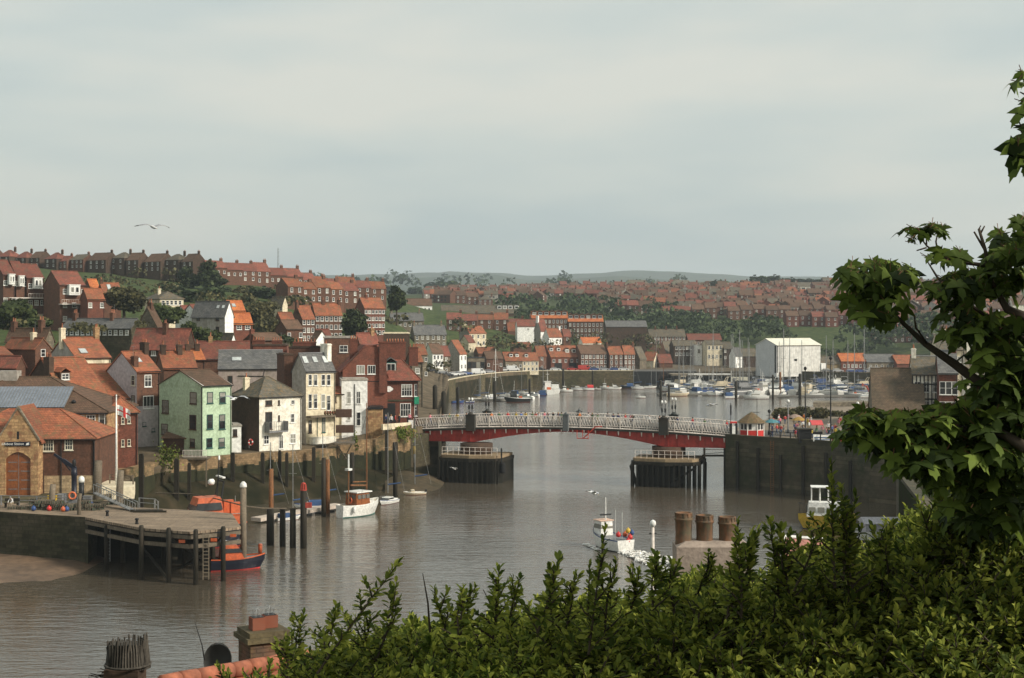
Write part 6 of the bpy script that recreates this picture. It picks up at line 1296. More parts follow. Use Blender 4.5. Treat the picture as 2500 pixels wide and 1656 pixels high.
checklabel('hooped netted lobster pot in the heaps stacked along the stone pier', 'lobster pots heaped on the pier')
bm_ = MB(); bm_.lathe([(.02, 0), (.2, .06), (.28, .25), (.2, .45), (.06, .52), (.05, .6)], n=10); bd = bm_.data('buoy', bluep)
for px, D, m_, lab in ((82, 153, bluep, 'blue mooring buoy lying on the pier edge, left of the pots'), (154, 152.4, orangep, 'orange mooring buoy on the pier edge'), (163, 152.6, bluep, 'blue mooring buoy touching the orange one'), (224, 156, bluep, 'blue buoy beneath the gangway'), (120, 153, redp, 'red fish box sized buoy by the thick grey pile')):
    o = link('buoy', bd, None, (X(px, D), D, 5.0)); o.material_slots[0].link = 'OBJECT'; o.material_slots[0].material = m_; tag(o, lab, 'buoy'); checklabel(lab, None)
for i, (px, D, m_) in enumerate(((128, 157.5, yellowp), (143, 158, greyp), (152, 159, greyp), (214, 157, greyp))):
    lab = ['yellow fish crate stack beside the pots', 'grey metal cabinet behind the yellow crates', 'grey winch box next to the metal cabinet', 'grey crate stack under the crane'][i]
    g = MB()
    for k in range(4): g.box(-.45, -.3, k*.28, .45, .3, k*.28+.24); g.box(-.5, -.35, k*.28+.243, .5, .35, k*.28+.277)
    tag(g.build('fish_crates', m_, None, (X(px, D), D, 5.0)), lab, 'crates'); checklabel(lab, None)

# ---------------------------------------------------------------- boats
def hull(L=8, B=2.7, Hh=1.1, top=None, m=(None, None, None), bowrise=.55, stern=.82, n=12):
    g = MB(); ring = []
    for i in range(n+1):
        t = i/n; b = B/2*(stern+(1-stern)*math.sin(min(1, t/.45)*math.pi/2)) if t < .45 else B/2*max(0.0, 1-((t-.45)/.55)**2.3)
        b = max(b, .03); zs = Hh*(.82+.1*(1-t)**2+bowrise*t**2.2); x = (t-.5)*L; fl_ = 1-.35*t**3
        xr = x-(.09*L*(t**4)) ; 
        ring.append([(xr, 0, -.35), (xr*1.0, b*.62*fl_, -.25), (xr, b*.86*fl_, .1), (x*.99 if t > .9 else x, b*.97*(.9+.1*fl_), zs*.62), (x, b, zs-.12), (x, b*1.01, zs)])
    k = 6
    for s in (1, -1):
        vs = [(p[0], p[1]*s, p[2]) for r_ in ring for p in r_]
        for i in range(n):
            for j in range(k-1):
                f = (i*k+j, (i+1)*k+j, (i+1)*k+j+1, i*k+j+1); f = f if s > 0 else f[::-1]
                base = len(g.v); 
                g.mesh([vs[q] for q in f], [(0, 1, 2, 3)], 2 if j < 2 else (1 if j == 4 else 0), True)
    r0 = ring[0]; g.poly([(p[0], p[1], p[2]) for p in r0[::-1]]+[(p[0], -p[1], p[2]) for p in r0[1:]], 0)
    dk = MB(); zz = [r_[5] for r_ in ring]
    for i in range(n):
        a, b_ = zz[i], zz[i+1]
        dk.poly([(a[0], a[1]-.02, a[2]-.14), (a[0], -a[1]+.02, a[2]-.14), (b_[0], -b_[1]+.02, b_[2]-.14), (b_[0], b_[1]-.02, b_[2]-.14)])
    return g, dk
def frustum(g, x0, x1, w, z0, z1, rx0=.1, rx1=.35, ry=.12, m=0):
    g.mesh([(x0, -w/2, z0), (x1, -w/2, z0), (x1, w/2, z0), (x0, w/2, z0), (x0+rx0, -w/2+ry, z1), (x1-rx1, -w/2+ry, z1), (x1-rx1, w/2-ry, z1), (x0+rx0, w/2-ry, z1)],
           [(3, 2, 1, 0), (4, 5, 6, 7), (0, 1, 5, 4), (1, 2, 6, 5), (2, 3, 7, 6), (3, 0, 4, 7)], m)
def boatproto(kind):
    L_, B_ = {'cruiser': (8.5, 3), 'yacht': (9, 2.9), 'open': (5.2, 2), 'fisher': (8, 2.9), 'fly': (11, 3.6), 'cover': (7, 2.6)}[kind]
    o = empty('motor_boat', (0, 0, -50)); g, dk = hull(L_, B_, 1.0 if kind != 'open' else .6, bowrise=.5 if kind != 'yacht' else .25, stern=.84 if kind != 'yacht' else .6)
    g.build('hull', [gel, bluep if kind in ('cruiser', 'cover') else wpaint, antif], o); dk.build('deck', gelcream if kind == 'yacht' else gel, o)
    c = MB(); wd = MB()
    if kind in ('cruiser', 'fly'):
        frustum(c, -.15*L_, .28*L_, B_*.78, .75, 1.75, .1, 1.1); frustum(wd, -.13*L_, .245*L_, B_*.80, 1.2, 1.55, .05, .55, .05); c.box(-.42*L_, -B_*.38, .8, -.15*L_, B_*.38, 1.15)
        if kind == 'fly': frustum(c, -.2*L_, .12*L_, B_*.7, 1.753, 2.5, .1, .6); frustum(wd, -.1*L_, .13*L_, B_*.6, 2.503, 2.85, .3, .5); c.tube([(-.15*L_, -B_*.3, 2.5), (-.22*L_, -B_*.3, 3.3), (-.22*L_, B_*.3, 3.3), (-.15*L_, B_*.3, 2.5)], .06, 6)
    elif kind == 'yacht':
        frustum(c, -.12*L_, .25*L_, B_*.6, .72, 1.25, .1, .9); frustum(wd, -.1*L_, .18*L_, B_*.615, .95, 1.12, .03, .4, .02)
    elif kind == 'open': frustum(c, .02*L_, .22*L_, B_*.6, .5, 1.1, .05, .3); frustum(wd, .04*L_, .2*L_, B_*.61, .8, 1.02, .05, .2, .04)
    elif kind == 'fisher':
        frustum(c, .02*L_, .26*L_, B_*.62, .8, 2.3, 0, .25, .06); frustum(wd, .03*L_, .27*L_, B_*.64, 1.6, 2.05, 0, .18, .05); c.box(.0, -B_*.36, 2.303, .27*L_, B_*.36, 2.38)
    elif kind == 'cover': frustum(c, .0, .28*L_, B_*.72, .75, 1.5, .1, .9); frustum(wd, .01*L_, .26*L_, B_*.74, 1.1, 1.4, .05, .6, .05)
    co_ = c.build('cabin', gel, o); wd.build('window', glass, co_)
    if kind == 'yacht':
        m = MB(); m.tube([(.08*L_, 0, 1.1), (.08*L_, 0, 12.5)], [.13, .1], 6); m.tube([(.08*L_, -.8, 6.5), (.08*L_, .8, 6.5)], .03, 4); ma = m.build('mast', metal, o)
        m = MB(); m.tube([(.07*L_, 0, 1.9), (-.36*L_, 0, 2.0)], [.16, .12], 7); m.build('furled_sail', tarp, o)
        m = MB()
        for e_ in ((-.48*L_, 0, .95), (.5*L_, 0, 1.3), (.08*L_, B_*.45, 1), (.08*L_, -B_*.45, 1)): m.tube([(.08*L_, 0, 11.3), e_], .014, 3, 0, False)
        m.build('rigging', metal, o)
    if kind == 'cover':
        m = MB(); m.extr([(-B_*.42, .9), (-B_*.36, 1.7), (0, 1.95), (B_*.36, 1.7), (B_*.42, .9)], -.44*L_, .02*L_, 'x'); m.build('canopy', tarp, o)
    if kind == 'open': m = MB(); m.box(-.56*L_, -.18, .1, -.49*L_, .18, 1.0); m.build('outboard_motor', kpaint, o)
    if kind == 'fisher':
        m = MB(); m.tube([(.12*L_, 0, 2.38), (.1*L_, 0, 4.6)], [.06, .03], 5); m.tube([(.1*L_, -.5, 3.7), (.1*L_, .5, 3.7)], .025, 4); m.build('mast', wpaint, o)
        m = MB(); m.box(-.2*L_, -.5, .7, -.08*L_, .5, 1.3); m.build('engine_box', orangep, o)
    if kind in ('cruiser', 'fly', 'yacht'):
        m = MB(); zr = 1.95 if kind != 'yacht' else 1.7
        for s in (-1, 1):
            pts = [(-.1*L_, s*B_*.47, zr-.15), (.2*L_, s*B_*.44, zr), (.4*L_, s*B_*.22, zr+.12), (.49*L_, 0, zr+.2)]; m.tube(pts, .025, 4, 0, False)
            for p in pts[:3]: m.tube([p, (p[0], p[1], .95)], .02, 4, 0, False)
        m.build('guard_rail', metal, o)
    return o
BP = {k: boatproto(k) for k in ('cruiser', 'yacht', 'open', 'fisher', 'fly', 'cover')}
LEN = {'cruiser': 8.5, 'yacht': 9, 'open': 5.2, 'fisher': 8, 'fly': 11, 'cover': 7}
def boat(kind, px, y, ang, label, wpx=None, L_=None, re=None, group=None, name=None, zs=None):
    zs = zs or (1.45 if DW(y) > 400 else 1.1)
    D = DW(y); s = (L_/LEN[kind]) if L_ else 1
    if wpx: s = wpx*D/F/LEN[kind]/max(.45, abs(math.cos(R(ang))))
    o = dup(BP[kind], (X(px, D), D, 0), R(ang), (s, s, s*zs), label, group, 'boat' if kind != 'yacht' else 'sailing boat', re); checklabel(label, group)
    o.name = name or {'yacht': 'sailing_yacht', 'fisher': 'fishing_boat', 'open': 'small_boat', 'cover': 'motor_boat', 'cruiser': 'motor_boat', 'fly': 'motor_cruiser'}[kind]; return o
hb = {'boat_gelcoat': bluep}; hn = {'boat_gelcoat': navy}; hc = {'boat_gelcoat': gelcream}; hd = {'boat_gelcoat': kpaint}; hg_ = {'boat_gelcoat': greyp}; ht = {'boat_gelcoat': tealp}
# by the left pontoon
boat('cover', 755, 1243, 195, 'white cabin boat with blue canopy moored at the pontoon behind the piles', wpx=70)
boat('cover', 705, 1270, 30, 'small boat with blue cover between the dark piles and the pontoon', wpx=52)
boat('open', 668, 1265, 20, 'little white boat hidden behind the dark piles', wpx=30)
boat('cruiser', 947, 1230, 245, 'small white sloop hulled boat just right of the varnished motor sailer', wpx=34)
boat('open', 1012, 1208, 200, 'small white dinghy like boat with green cover nearest the bridge on the left', wpx=52, re=hc)
boat('open', 1102, 1176, 80, 'tiny white boat beside the left bridge pier', wpx=14)
# motor sailer
D = DW(1258); o = empty('motor_sailer', (X(877, D), D, 0), R(50), 'white double ended motor sailer with varnished wheelhouse and tall orange mast', 'boat'); checklabel(o['label'], None)
o.scale = (1.12, 1.12, 1.3)
g, dk = hull(6.2, 2.8, 1.35, bowrise=.35, stern=.45); h_ = g.build('hull', [gel, wpaint, mat('boot_green', (.08, .2, .17))], o); dk.build('deck', gelcream, o)
g = MB(); g.tube([(3.0*math.cos(t)*1.0, 1.32*math.sin(t), 1.0) for t in [i*math.pi/10-math.pi/2*0 for i in range(0, 0)]], .03, 4) if False else None
g = MB(); frustum(g, -1.3, .9, 1.9, 1.0, 2.35, .05, .2, .08); wh = g.build('wheelhouse', varnish, o)
g = MB(); g.box(-1.4, -1.1, 2.353, 1.05, 1.1, 2.45); g.build('roof', wpaint, wh)
g = MB()
for i in range(3): g.box(-1.1+i*.66, -.985, 1.75, -.6+i*.66, .985, 2.15)
g.box(-1.29, -.7, 1.75, .95, -.1, 2.15); g.box(-1.29, .1, 1.75, .95, .7, 2.15); g.build('window', glass, wh)
g = MB(); frustum(g, .9, 2.1, 1.5, 1.0, 1.5, 0, .4, .1); g.build('fore_cabin', gel, o)
zt = Z(985, D); g = MB(); zt /= 1.3; g.tube([(1.2, 0, 1.4), (1.2, 0, zt)], [.11, .05], 7); g.build('mast', rust, o)
g = MB(); g.tube([(1.2, 0, 2.9), (-1.4, 0, 3.1)], .09, 6); g.tube([(1.2, 0, 3.3), (-1.0, 0, 3.4)], .06, 6); g.build('boom', rust, o)
g = MB(); g.tube([(-1.7, 0, 1.3), (-1.7, 0, 4.8)], .07, 6); g.tube([(-1.7, 0, 4.8), (-1.7, 0, 6.2)], .09, 6, 1); g.box(-2.0, -.3, 4.6, -1.4, .3, 4.8, 1); g.build('mizzen_mast', [rust, wpaint], o)
g = MB()
for e_ in ((3.1, 0, 1.6), (-3, 0, 1.3), (-.9, 1.3, 1.3), (-.9, -1.3, 1.3)): g.tube([(1.2, 0, zt*.9), e_], .015, 3, 0, False)
g.build('rigging', kpaint, o)
for s, x in ((1, 2.6), (-1, -2.0), (1, -.6)):
    g = MB(); g.lathe([(.03, 0), (.16, .1), (.18, .45), (.1, .65), (.03, .7)], n=8); g.build('fender', wpaint if x < 0 else bluep, o, (x, s*1.28 if abs(x) < 2.5 else s*.9, .45))
g = MB(); g.ring((0, 0, 0), .28, .08, 'x' if False else 'y', 12, 6); g.build('life_ring', orangep, o, (-1.45, 0, 1.6), R(90))
for px, y0, y1, y2, D_, lab, m_ in ((947, 1008, 1120, 1225, 203, 'thin silver mast with blue sail cover above the small white sloop', metal), (1013, 1010, 1100, 1195, 214, 'pale mast of the dinghy near the bridge', metal), (715, 1085, 1200, 1262, 185, 'thin white mast left of the red buoy post', metal), (660, 1080, 1150, 1262, 190, 'thin white mast above the third pile', metal), (788, 1060, 1150, 1240, 195, 'thin white mast beside the twin piles', metal)):
    g = MB(); z0_, zt = 1.0, Z(y0, D_); g.tube([(0, 0, z0_), (0, 0, zt)], [.07, .05], 6); g.tube([(-.5, 0, zt*.6), (.5, 0, zt*.6)], .02, 4); g.tube([(0, 0, 2.2), (1.8, .4, 2.4)], .1, 6, 1); g.tube([(0, 0, zt), (2.4, .3, 1)], .012, 3, 0, False)
    tag(g.build('yacht_mast', [m_, tarp], None, (X(px, D_), D_, 0)), lab, 'mast'); checklabel(lab, None)
# lifeboat
D = 160; o = empty('lifeboat', (X(478, D), D, 0), R(210), 'orange and navy lifeboat with white radar arch behind the landing stage', 'lifeboat'); checklabel(o['label'], None); o.scale = (1.12, 1.1, 1.3)
LB = o; g, dk = hull(9.6, 3.6, 2.3, bowrise=.35, stern=.85); me_ = g.build('hull', [navy, orangep, redp], o)
dk.build('deck', orangep, o)
hz = 1.9
g = MB(); frustum(g, -1.6, 3.0, 2.9, hz+.2, hz+1.1, .1, 1.4, .25); g.build('foredeck_casing', orangep, o)
g = MB(); frustum(g, -2.6, .9, 2.7, hz+.2, hz+2.4, .3, .9, .35); cb = g.build('wheelhouse', orangep, o)
g = MB(); frustum(g, -2.35, .5, 2.74, hz+1.35, hz+1.95, .15, .35, .12); g.build('window', glass, cb)
for s in (-1, 1): g = MB(); g.box(-4.2, s*1.1-.25, hz+.1, -3.2, s*1.1+.25, hz+1.9); g.build('stern_locker', orangep, o)
g = MB(); g.tube([(-2.3, -1, hz+2.3), (-2.6, -.9, hz+3.7), (-2.6, .9, hz+3.7), (-2.3, 1, hz+2.3)], .09, 6); g.tube([(-2.2, 0, hz+2.4), (-2.4, 0, hz+5.6)], .06, 6); g.build('mast_arch', kpaint, o)
g = MB(); g.box(-2.7, -1.1, hz+4.0, -2.4, 1.1, hz+4.12); g.lathe([(.2, 0), (.36, .12), (.36, .35), (.2, .5)], (-1.6, 0, hz+3.4), 10); g.lathe([(.08, 0), (.12, .1), (.08, .4)], (-2.4, 0, hz+5.5), 8); g.build('radar', wpaint, o)
g = MB(); g.box(-2.0, -1.39, hz+.45, -1.2, -1.36, hz+.95) ; g.box(-2, 1.36, hz+.45, -1.2, 1.39, hz+.95); g.build('white_panel', wpaint, o)
g = MB(); g.tube([(-4.4, -1.2, hz+.1), (-4.5, -1.2, hz+2.2)], .04, 5); g.mesh([(-4.48, -1.2, hz+2.1), (-4.5, -1.5, hz+1.2), (-4.55, -1.35, hz+.9), (-4.5, -1.16, hz+1.5)], [(0, 1, 2, 3)], 1); g.build('ensign', [metal, redp], o)
g = MB()
for a, b_ in (((-3.9, 0, hz+1), (-5, 0, hz+.2)), ((3.5, 0, hz+.9), (4.8, 0, hz+1.2))): g.tube([a, b_], .05, 5)
for s in (-1, 1):
    pts = [(-4.3, s*1.6, hz+.95), (0, s*1.75, hz+1.0), (3, s*1.3, hz+1.3), (4.4, 0, hz+1.5)]; g.tube(pts, .03, 4, 0, False)
    for p in pts: g.tube([p, (p[0], p[1], hz)], .025, 4, 0, False)
g.build('guard_rail', metal, o)
# second lifeboat with red gear under the stage
D = 146; o = empty('inshore_lifeboat', (X(580, D), D, 0), R(20), 'smaller orange and navy lifeboat half hidden behind the white capped pile', 'lifeboat'); checklabel(o['label'], None)
g, dk = hull(5.6, 2.2, 1.35, bowrise=.3, stern=.85); g.build('hull', [navy, orangep, redp], o); dk.build('deck', greyp, o)
g = MB(); frustum(g, -1.8, .6, 1.7, 1.1, 2.5, .1, .7, .2); cb = g.build('wheelhouse', orangep, o)
g = MB(); frustum(g, -1.7, .4, 1.73, 1.8, 2.2, .08, .3, .1); g.build('window', glass, cb)
g = MB(); g.tube([(2.9, 0, 1.4), (2.9, 0, 2.5), (2.2, 0, 2.5)], .05, 5); g.lathe([(.2, 0), (.22, .9), (.1, 1)], (2.4, .5, 1.4), 8, 1); g.build('bow_gear', [metal, orangep], o)
g = MB(); g.tube([(-1.2, 0, 2.4), (-1.4, 0, 3.4)], .05, 5); g.box(-1.6, -.6, 2.9, -1.2, .6, 3.0); g.build('mast', wpaint, o)
# piles, buoy post, rope line
for px, yt, D, w_, cap, lab in ((594, 1190, 146, .34, 1, 'tall grey pile with white domed cap at the end of the landing stage'),
        (660, 1243, 162, .45, 0, 'stout dark pile, first right of the lifeboats'), (690, 1243, 161, .36, 0, 'dark pile, second of the row carrying the rail'), (715, 1243, 160, .36, 0, 'dark pile, third of the row carrying the rail'), (741, 1198, 159.5, .38, 2, 'dark pile topped by a red cage beacon'),
        (662, 1145, 175, .3, 0, 'tall thin orange stained pile behind the first pile'), (790, 1118, 186, .3, 0, 'dark half of the twin piles at the pontoon'), (800, 1122, 188, .3, 0, 'orange stained half of the twin piles at the pontoon'), (860, 1105, 196, .3, 0, 'pile with white topped marker behind the motor sailer'), (965, 1082, 206, .34, 0, 'stout pile behind the silver mast')):
    checklabel(lab, None); zt = Z(yt, D); o = empty('mooring_pile', (X(px, D), D, -2), 0, lab, 'pile')
    g = MB(); g.tube([(0, 0, 0), (0, 0, (zt+2)*.6), (0, 0, zt+2)], [w_, w_*.97, w_*.92], 9); g.build('pile', rust if 'orange stained' in lab else timber if cap != 1 else timberdry, o)
    if cap == 1: g = MB(); g.lathe([(.36, 0), (.36, .15), (.3, .4), (.12, .58), (.02, .6)], (0, 0, zt+2.003), 12); g.build('cap', wpaint, o)
    if cap == 2:
        g = MB(); zz = zt+2
        g.lathe([(.36, 0), (.36, .08)], (0, 0, zz), 10)
        for i in range(8): t_ = i*math.pi/4; g.tube([(.34*math.cos(t_), .34*math.sin(t_), zz+.08), (.24*math.cos(t_), .24*math.sin(t_), zz+.75)], .05, 4)
        g.lathe([(.25, .72), (.22, .85), (.05, .9)], (0, 0, zz), 10); g.box(.25, -.3, -1.9+zz, .95, -.1, -1.3+zz); g.build('beacon_cage', mat('beacon_red', (.42, .07, .05)), o)
o = empty('handrail_beam', (X(545, 158), 158, 0), 0, 'sagging rail linking the dark piles to the lifeboat berth', 'rail'); checklabel(o['label'], None)
g = MB(); ql = Vector(o.location); pts = [P(380, 1204, 165), P(468, 1206, 163), P(520, 1216, 160), P(594, 1235, 150), P(640, 1241, 158), P(700, 1242, 160), P(745, 1240, 159.5)]
g.tube([p-ql for p in pts], .07, 5); g.build('beam', timberdry, o)
o = empty('pontoon', (0, 0, 0), 0, 'long pale floating pontoon running out to the motor sailer', 'pontoon'); checklabel(o['label'], None)
A_, B_ = Vector((X(640, 180), 179, 0)), Vector((X(838, 193), 193, 0)); dv = (B_-A_).normalized(); nv = Vector((-dv.y, dv.x, 0))*1.6; o.location = A_
g = MB(); q = [Vector((0, 0, 0)), B_-A_, B_-A_+nv, nv]; g.extr([(p.x, p.y) for p in q], .25, .7, 'z'); g.build('deck', mat('decking_pale', (.5, .42, .35), (.42, .35, .29), s1=1, rnd=0), o)
for i in range(7):
    g = MB(); c_ = (B_-A_)*(.06+.145*i); g.box(c_.x, c_.y, -.4, c_.x+1.0, c_.y+1.2, .247); g.build('float', kpaint, o)

# fishing boat under way with its wake
D = DW(1338); o = empty('fishing_boat', (X(1488, D), D, 0), R(118), 'blue and white fishing boat heading upriver with red buoys on its stern', 'fishing boat'); checklabel(o['label'], None)
g, dk = hull(7.6, 3.0, 1.5, bowrise=.6, stern=.8); g.build('hull', [gel, mat('hull_royal_blue', (.02, .07, .22), rough=.4, rnd=0), kpaint], o); o.scale = (.9, .9, .95); dk.build('deck', greyp, o)
g = MB(); frustum(g, .6, 2.4, 1.8, 1.2, 3.1, 0, .3, .1); wh = g.build('wheelhouse', wpaint, o); g = MB(); frustum(g, .59, 2.36, 1.83, 2.2, 2.7, .02, .2, .08); g.build('window', glass, wh)
g = MB(); g.box(.5, -1, 3.103, 2.3, 1, 3.18); g.build('roof', mat('paint_peach', (.6, .4, .3)), wh)
zt = Z(1210, D); g = MB(); g.tube([(.9, 0, 3.1), (.9, 0, zt)], [.09, .05], 6); g.box(.8, -.75, zt-2.1, 1.0, .75, zt-1.95, 1); g.tube([(-2.6, .8, 1.4), (-2.7, .8, 4.8)], .04, 4); g.tube([(-2.6, -.2, 1.4), (-2.6, -.2, 4.4)], .03, 4); g.build('mast', [wpaint, kpaint], o)
for i, (x, y, z, m_) in enumerate(((-3.3, -.9, 1.3, redp), (-3.5, -.5, .9, redp), (-3.2, -1.2, 1.8, bluep), (-3.0, -.8, 2.0, yellowp), (-2.7, .4, 1.6, redp), (-2.2, -.9, 1.5, orangep))):
    b = link('buoy', bd, o, (x, y, z)); b.scale = (1.2,)*3; b.material_slots[0].link = 'OBJECT'; b.material_slots[0].material = m_
fm_ = mat('foam', (.82, .80, .76), (.7, .68, .63), s1=2, s2=5, rough=.8, rnd=0)
r = np.random.default_rng(9); pos = []
for i in range(9000):
    u = r.random()**1.5*16; w_ = .6+.2*u; side = r.choice([-1, 1]); lat = side*w_*(1+.12*r.normal()) if r.random() < .55 else r.normal()*.5*math.exp(-u/9)
    if r.random() > math.exp(-u/7): continue
    c_, s_ = math.cos(R(118)), math.sin(R(118)); x, y = -3.6-u, lat; pos.append((X(1488, D)+x*c_-y*s_, D+x*s_+y*c_, .03+abs(r.normal())*.06))
for i in range(300):
    u = r.random()*4; side = -1 if r.random() < .6 else 1; x, y = 3.2-u, side*(1.2+.3*u*.5+.15*r.normal()); pos.append((X(1488, D)+x*c_-y*s_, D+x*s_+y*c_, .03+abs(r.normal())*.05))
pos = np.array(pos); nn = r.normal(size=pos.shape)*.35+np.array([0, 0, 1]); tag(link('wake_foam', leafmesh('wake_foam', pos, r.normal(size=pos.shape)*np.array([1, 1, .1]), nn, r.uniform(.12, .5, len(pos)), *CLUMP, fm_)), 'white foam trail behind the fishing boat', 'wake', kind='stuff')
# yellow boat
D = DW(1292); o = empty('excursion_boat', (X(2018, D), D, 0), R(170), 'yellow hulled excursion boat with white cabin behind the shrub', 'boat'); checklabel(o['label'], None)
g, dk = hull(6.8, 2.7, 2.0, bowrise=.1, stern=.85); g.build('hull', [yellowp, yellowp, kpaint], o); dk.build('deck', gel, o)
g = MB(); frustum(g, -2.2, 2.4, 2.1, 1.6, 3.3, .1, .3, .12); cb = g.build('cabin', wpaint, o)
g = MB()
for s in (-1, 1):
    for i in range(4): g.box(-1.8+i*1.05, s*1.06-.02, 2.1, -1.0+i*1.05, s*1.06+.02, 2.75)
g.box(2.28, -.8, 2.1, 2.36, -.05, 2.75); g.box(2.28, .05, 2.1, 2.36, .8, 2.75); g.build('window', glass, cb)
g = MB(); g.tube([(.8, 0, 3.3), (.8, 0, 5.1)], .1, 6); g.box(-.3, -1.1, 5.1, 1.9, 1.1, 5.2)
for x, y in ((-.2, 1), (-.2, -1), (1.8, 1), (1.8, -1)): g.tube([(x, y, 3.3), (x, y, 5.1)], .04, 4)
g.build('top_canopy', wpaint, o)
g = MB()
for s in (-1, 1): g.tube([(2.4, s*.9, 3.0), (3.2, s*.5, 3.1), (3.4, 0, 3.1)], .03, 4, 0, False)
for x in (2.4, 3.2): g.tube([(x, .6, 1.9), (x, .6, 3.05)], .03, 4)
g.build('guard_rail', kpaint, o)
o = place('moored_launch', 'pale grey canvas covered launch glimpsed through the foreground shrub', 'boat', 2190, 1270, 166); o.location.z = 0
g = MB(); g.box(-4, -1.6, .8, 4, 1.6, 2.0); g.extr([(-1.8, 2.0), (0, 2.6), (1.8, 2.0)], -4.2, 4.2, 'x'); g.build('canopy', mat('canvas_pale', (.45, .43, .45), rnd=0), o); g, dk = hull(10, 3.6, 1.2); g.build('hull', [gel, wpaint, antif], o)

# ================================================================ swing bridge
BX = lambda s: 1012+(1783-1012)*s
BD = lambda s: 233.5+(219-233.5)*s
A_, B_ = Vector((X(1012, 233.5), 233.5, 0)), Vector((X(1783, 219), 219, 0)); BL = (B_-A_).length; bu = (B_-A_).normalized(); ba = math.atan2(bu.y, bu.x)
dz = lambda s: 7.75+.85*(1-(2*s-1)**2)                      # underside of the parapet
WB = 7.5
br = empty('swing_bridge', (A_.x, A_.y, 0), ba, 'swing bridge with red arched girders and white lattice parapets across the river', 'bridge'); checklabel(br['label'], None)
def gz(s):
    t = min(s, 1-s); return 6.0 if t < .20 else 6.0+1.95*math.sin((t-.20)/.30*math.pi/2)
N_ = 60
for side, y0, y1 in (('near', 0, .35), ('far', WB-.35, WB)):
    for a, b_ in ((0, .498), (.502, 1)):
        g = MB(); vs = []
        for i in range(N_+1):
            s = a+(b_-a)*i/N_; x = s*BL
            for y in (y0, y1): vs += [(x, y, gz(s)), (x, y, dz(s)-.35)]
        fs = []
        for i in range(N_): q = i*4; fs += [(q, q+4, q+5, q+1), (q+2, q+3, q+7, q+6), (q, q+2, q+6, q+4), (q+1, q+5, q+7, q+3)]
        fs += [(0, 1, 3, 2), (N_*4, N_*4+2, N_*4+3, N_*4+1)]; g.mesh(vs, fs)
        for i in range(0, 17):
            s = a+(b_-a)*i/16; x = s*BL; 
            if side == 'near': g.box(x-.05, -.08, gz(s)+.05, x+.05, -.003, dz(s)-.4)
        for i in range(N_):
            s, s2 = a+(b_-a)*i/N_, a+(b_-a)*(i+1)/N_
            if side == 'near': g.mesh([(s*BL, -.2, gz(s)-.06), (s2*BL, -.2, gz(s2)-.06), (s2*BL, y1+.1, gz(s2)-.06), (s*BL, y1+.1, gz(s)-.06), (s*BL, -.2, gz(s)-.003), (s2*BL, -.2, gz(s2)-.003), (s2*BL, y1+.1, gz(s2)-.003), (s*BL, y1+.1, gz(s)-.003)], [(0, 1, 5, 4), (3, 2, 1, 0), (2, 3, 7, 6)])
        g.build('girder', girder, br)
g = MB(); vs = []
for i in range(N_+1):
    s = i/N_; x = s*BL; vs += [(x, -.3, dz(s)-.34), (x, WB+.3, dz(s)-.34), (x, -.3, dz(s)-.02), (x, WB+.3, dz(s)-.02)]
fs = []
for i in range(N_): q = i*4; fs += [(q, q+4, q+6, q+2), (q+1, q+3, q+7, q+5), (q, q+1, q+5, q+4), (q+2, q+6, q+7, q+3)]
g.mesh(vs, fs); g.build('deck_edge', mat('iron_dark', (.055, .05, .042), rnd=0), br)
g = MB(); vs = []
for i in range(N_+1): s = i/N_; x = s*BL; vs += [(x, .0, dz(s)+.6), (x, WB, dz(s)+.6)]
g.mesh(vs, [(2*i, 2*i+2, 2*i+3, 2*i+1) for i in range(N_)]); g.build('roadway', asphalt, br)
for i in range(28):
    s = (i+.5)/28; x = s*BL; z = dz(s)
    g = MB(); g.mesh([(x-.09, -.29, z-.343), (x+.09, -.29, z-.343), (x+.09, -.01, z-.343), (x-.09, -.01, z-.343), (x-.05, -.1, z-1.0), (x+.05, -.1, z-1.0), (x+.05, -.01, z-1.0), (x-.05, -.01, z-1.0)], [(0, 1, 5, 4), (1, 2, 6, 5), (2, 3, 7, 6), (3, 0, 4, 7), (4, 5, 6, 7)])
    g.build('bracket', lattice, br)
NP = 24
for side, y in ((0, -.28), (1, WB+.28)):
    for i in range(NP):
        s0, s1 = i/NP, (i+1)/NP; x0, x1 = s0*BL, s1*BL; z0, z1 = dz(s0), dz(s1); g = MB(); h = 1.75
        def bar(xa, ya_, xb, yb_, w, t_=.04, off_=0): g.tube([(xa, y+off_, ya_), (xb, y+off_, yb_)], w, 4, 0, False)
        bar(x0, z0+.05, x1, z1+.05, .11); bar(x0, z0+.42, x1, z1+.42, .07); bar(x0, z0+h, x1, z1+h, .07); g.box(x0-.06, y-.09, z0, x0+.06, y+.09, z0+h+.06)
        n = 5
        for k in range(n):
            xa, xb = x0+(x1-x0)*k/n, x0+(x1-x0)*(k+1)/n; za, zb = z0+(z1-z0)*k/n, z0+(z1-z0)*(k+1)/n
            bar(xa, za+.45, xb, zb+h-.02, .035, off_=.02); bar(xa, za+h-.02, xb, zb+.45, .035, off_=-.02)
            cx_, cz_ = (xa+xb)/2, (za+zb)/2+.45+(h-.45)/2
            for tt in range(8): t0, t1 = tt*math.pi/4, (tt+1)*math.pi/4; g.tube([(cx_+.12*math.cos(t0), y, cz_+.12*math.sin(t0)), (cx_+.12*math.cos(t1), y, cz_+.12*math.sin(t1))], .025, 4, 0, False)
        for k in range(8): xa = x0+(x1-x0)*(k+.5)/8; za = z0+(z1-z0)*(k+.5)/8; bar(xa, za+.05, xa, za+.42, .03)
        g.build('parapet_panel', lattice, br)
dk_ = mat('iron_black', (.03, .035, .032), (.045, .035, .025), rough=.6, rnd=0)
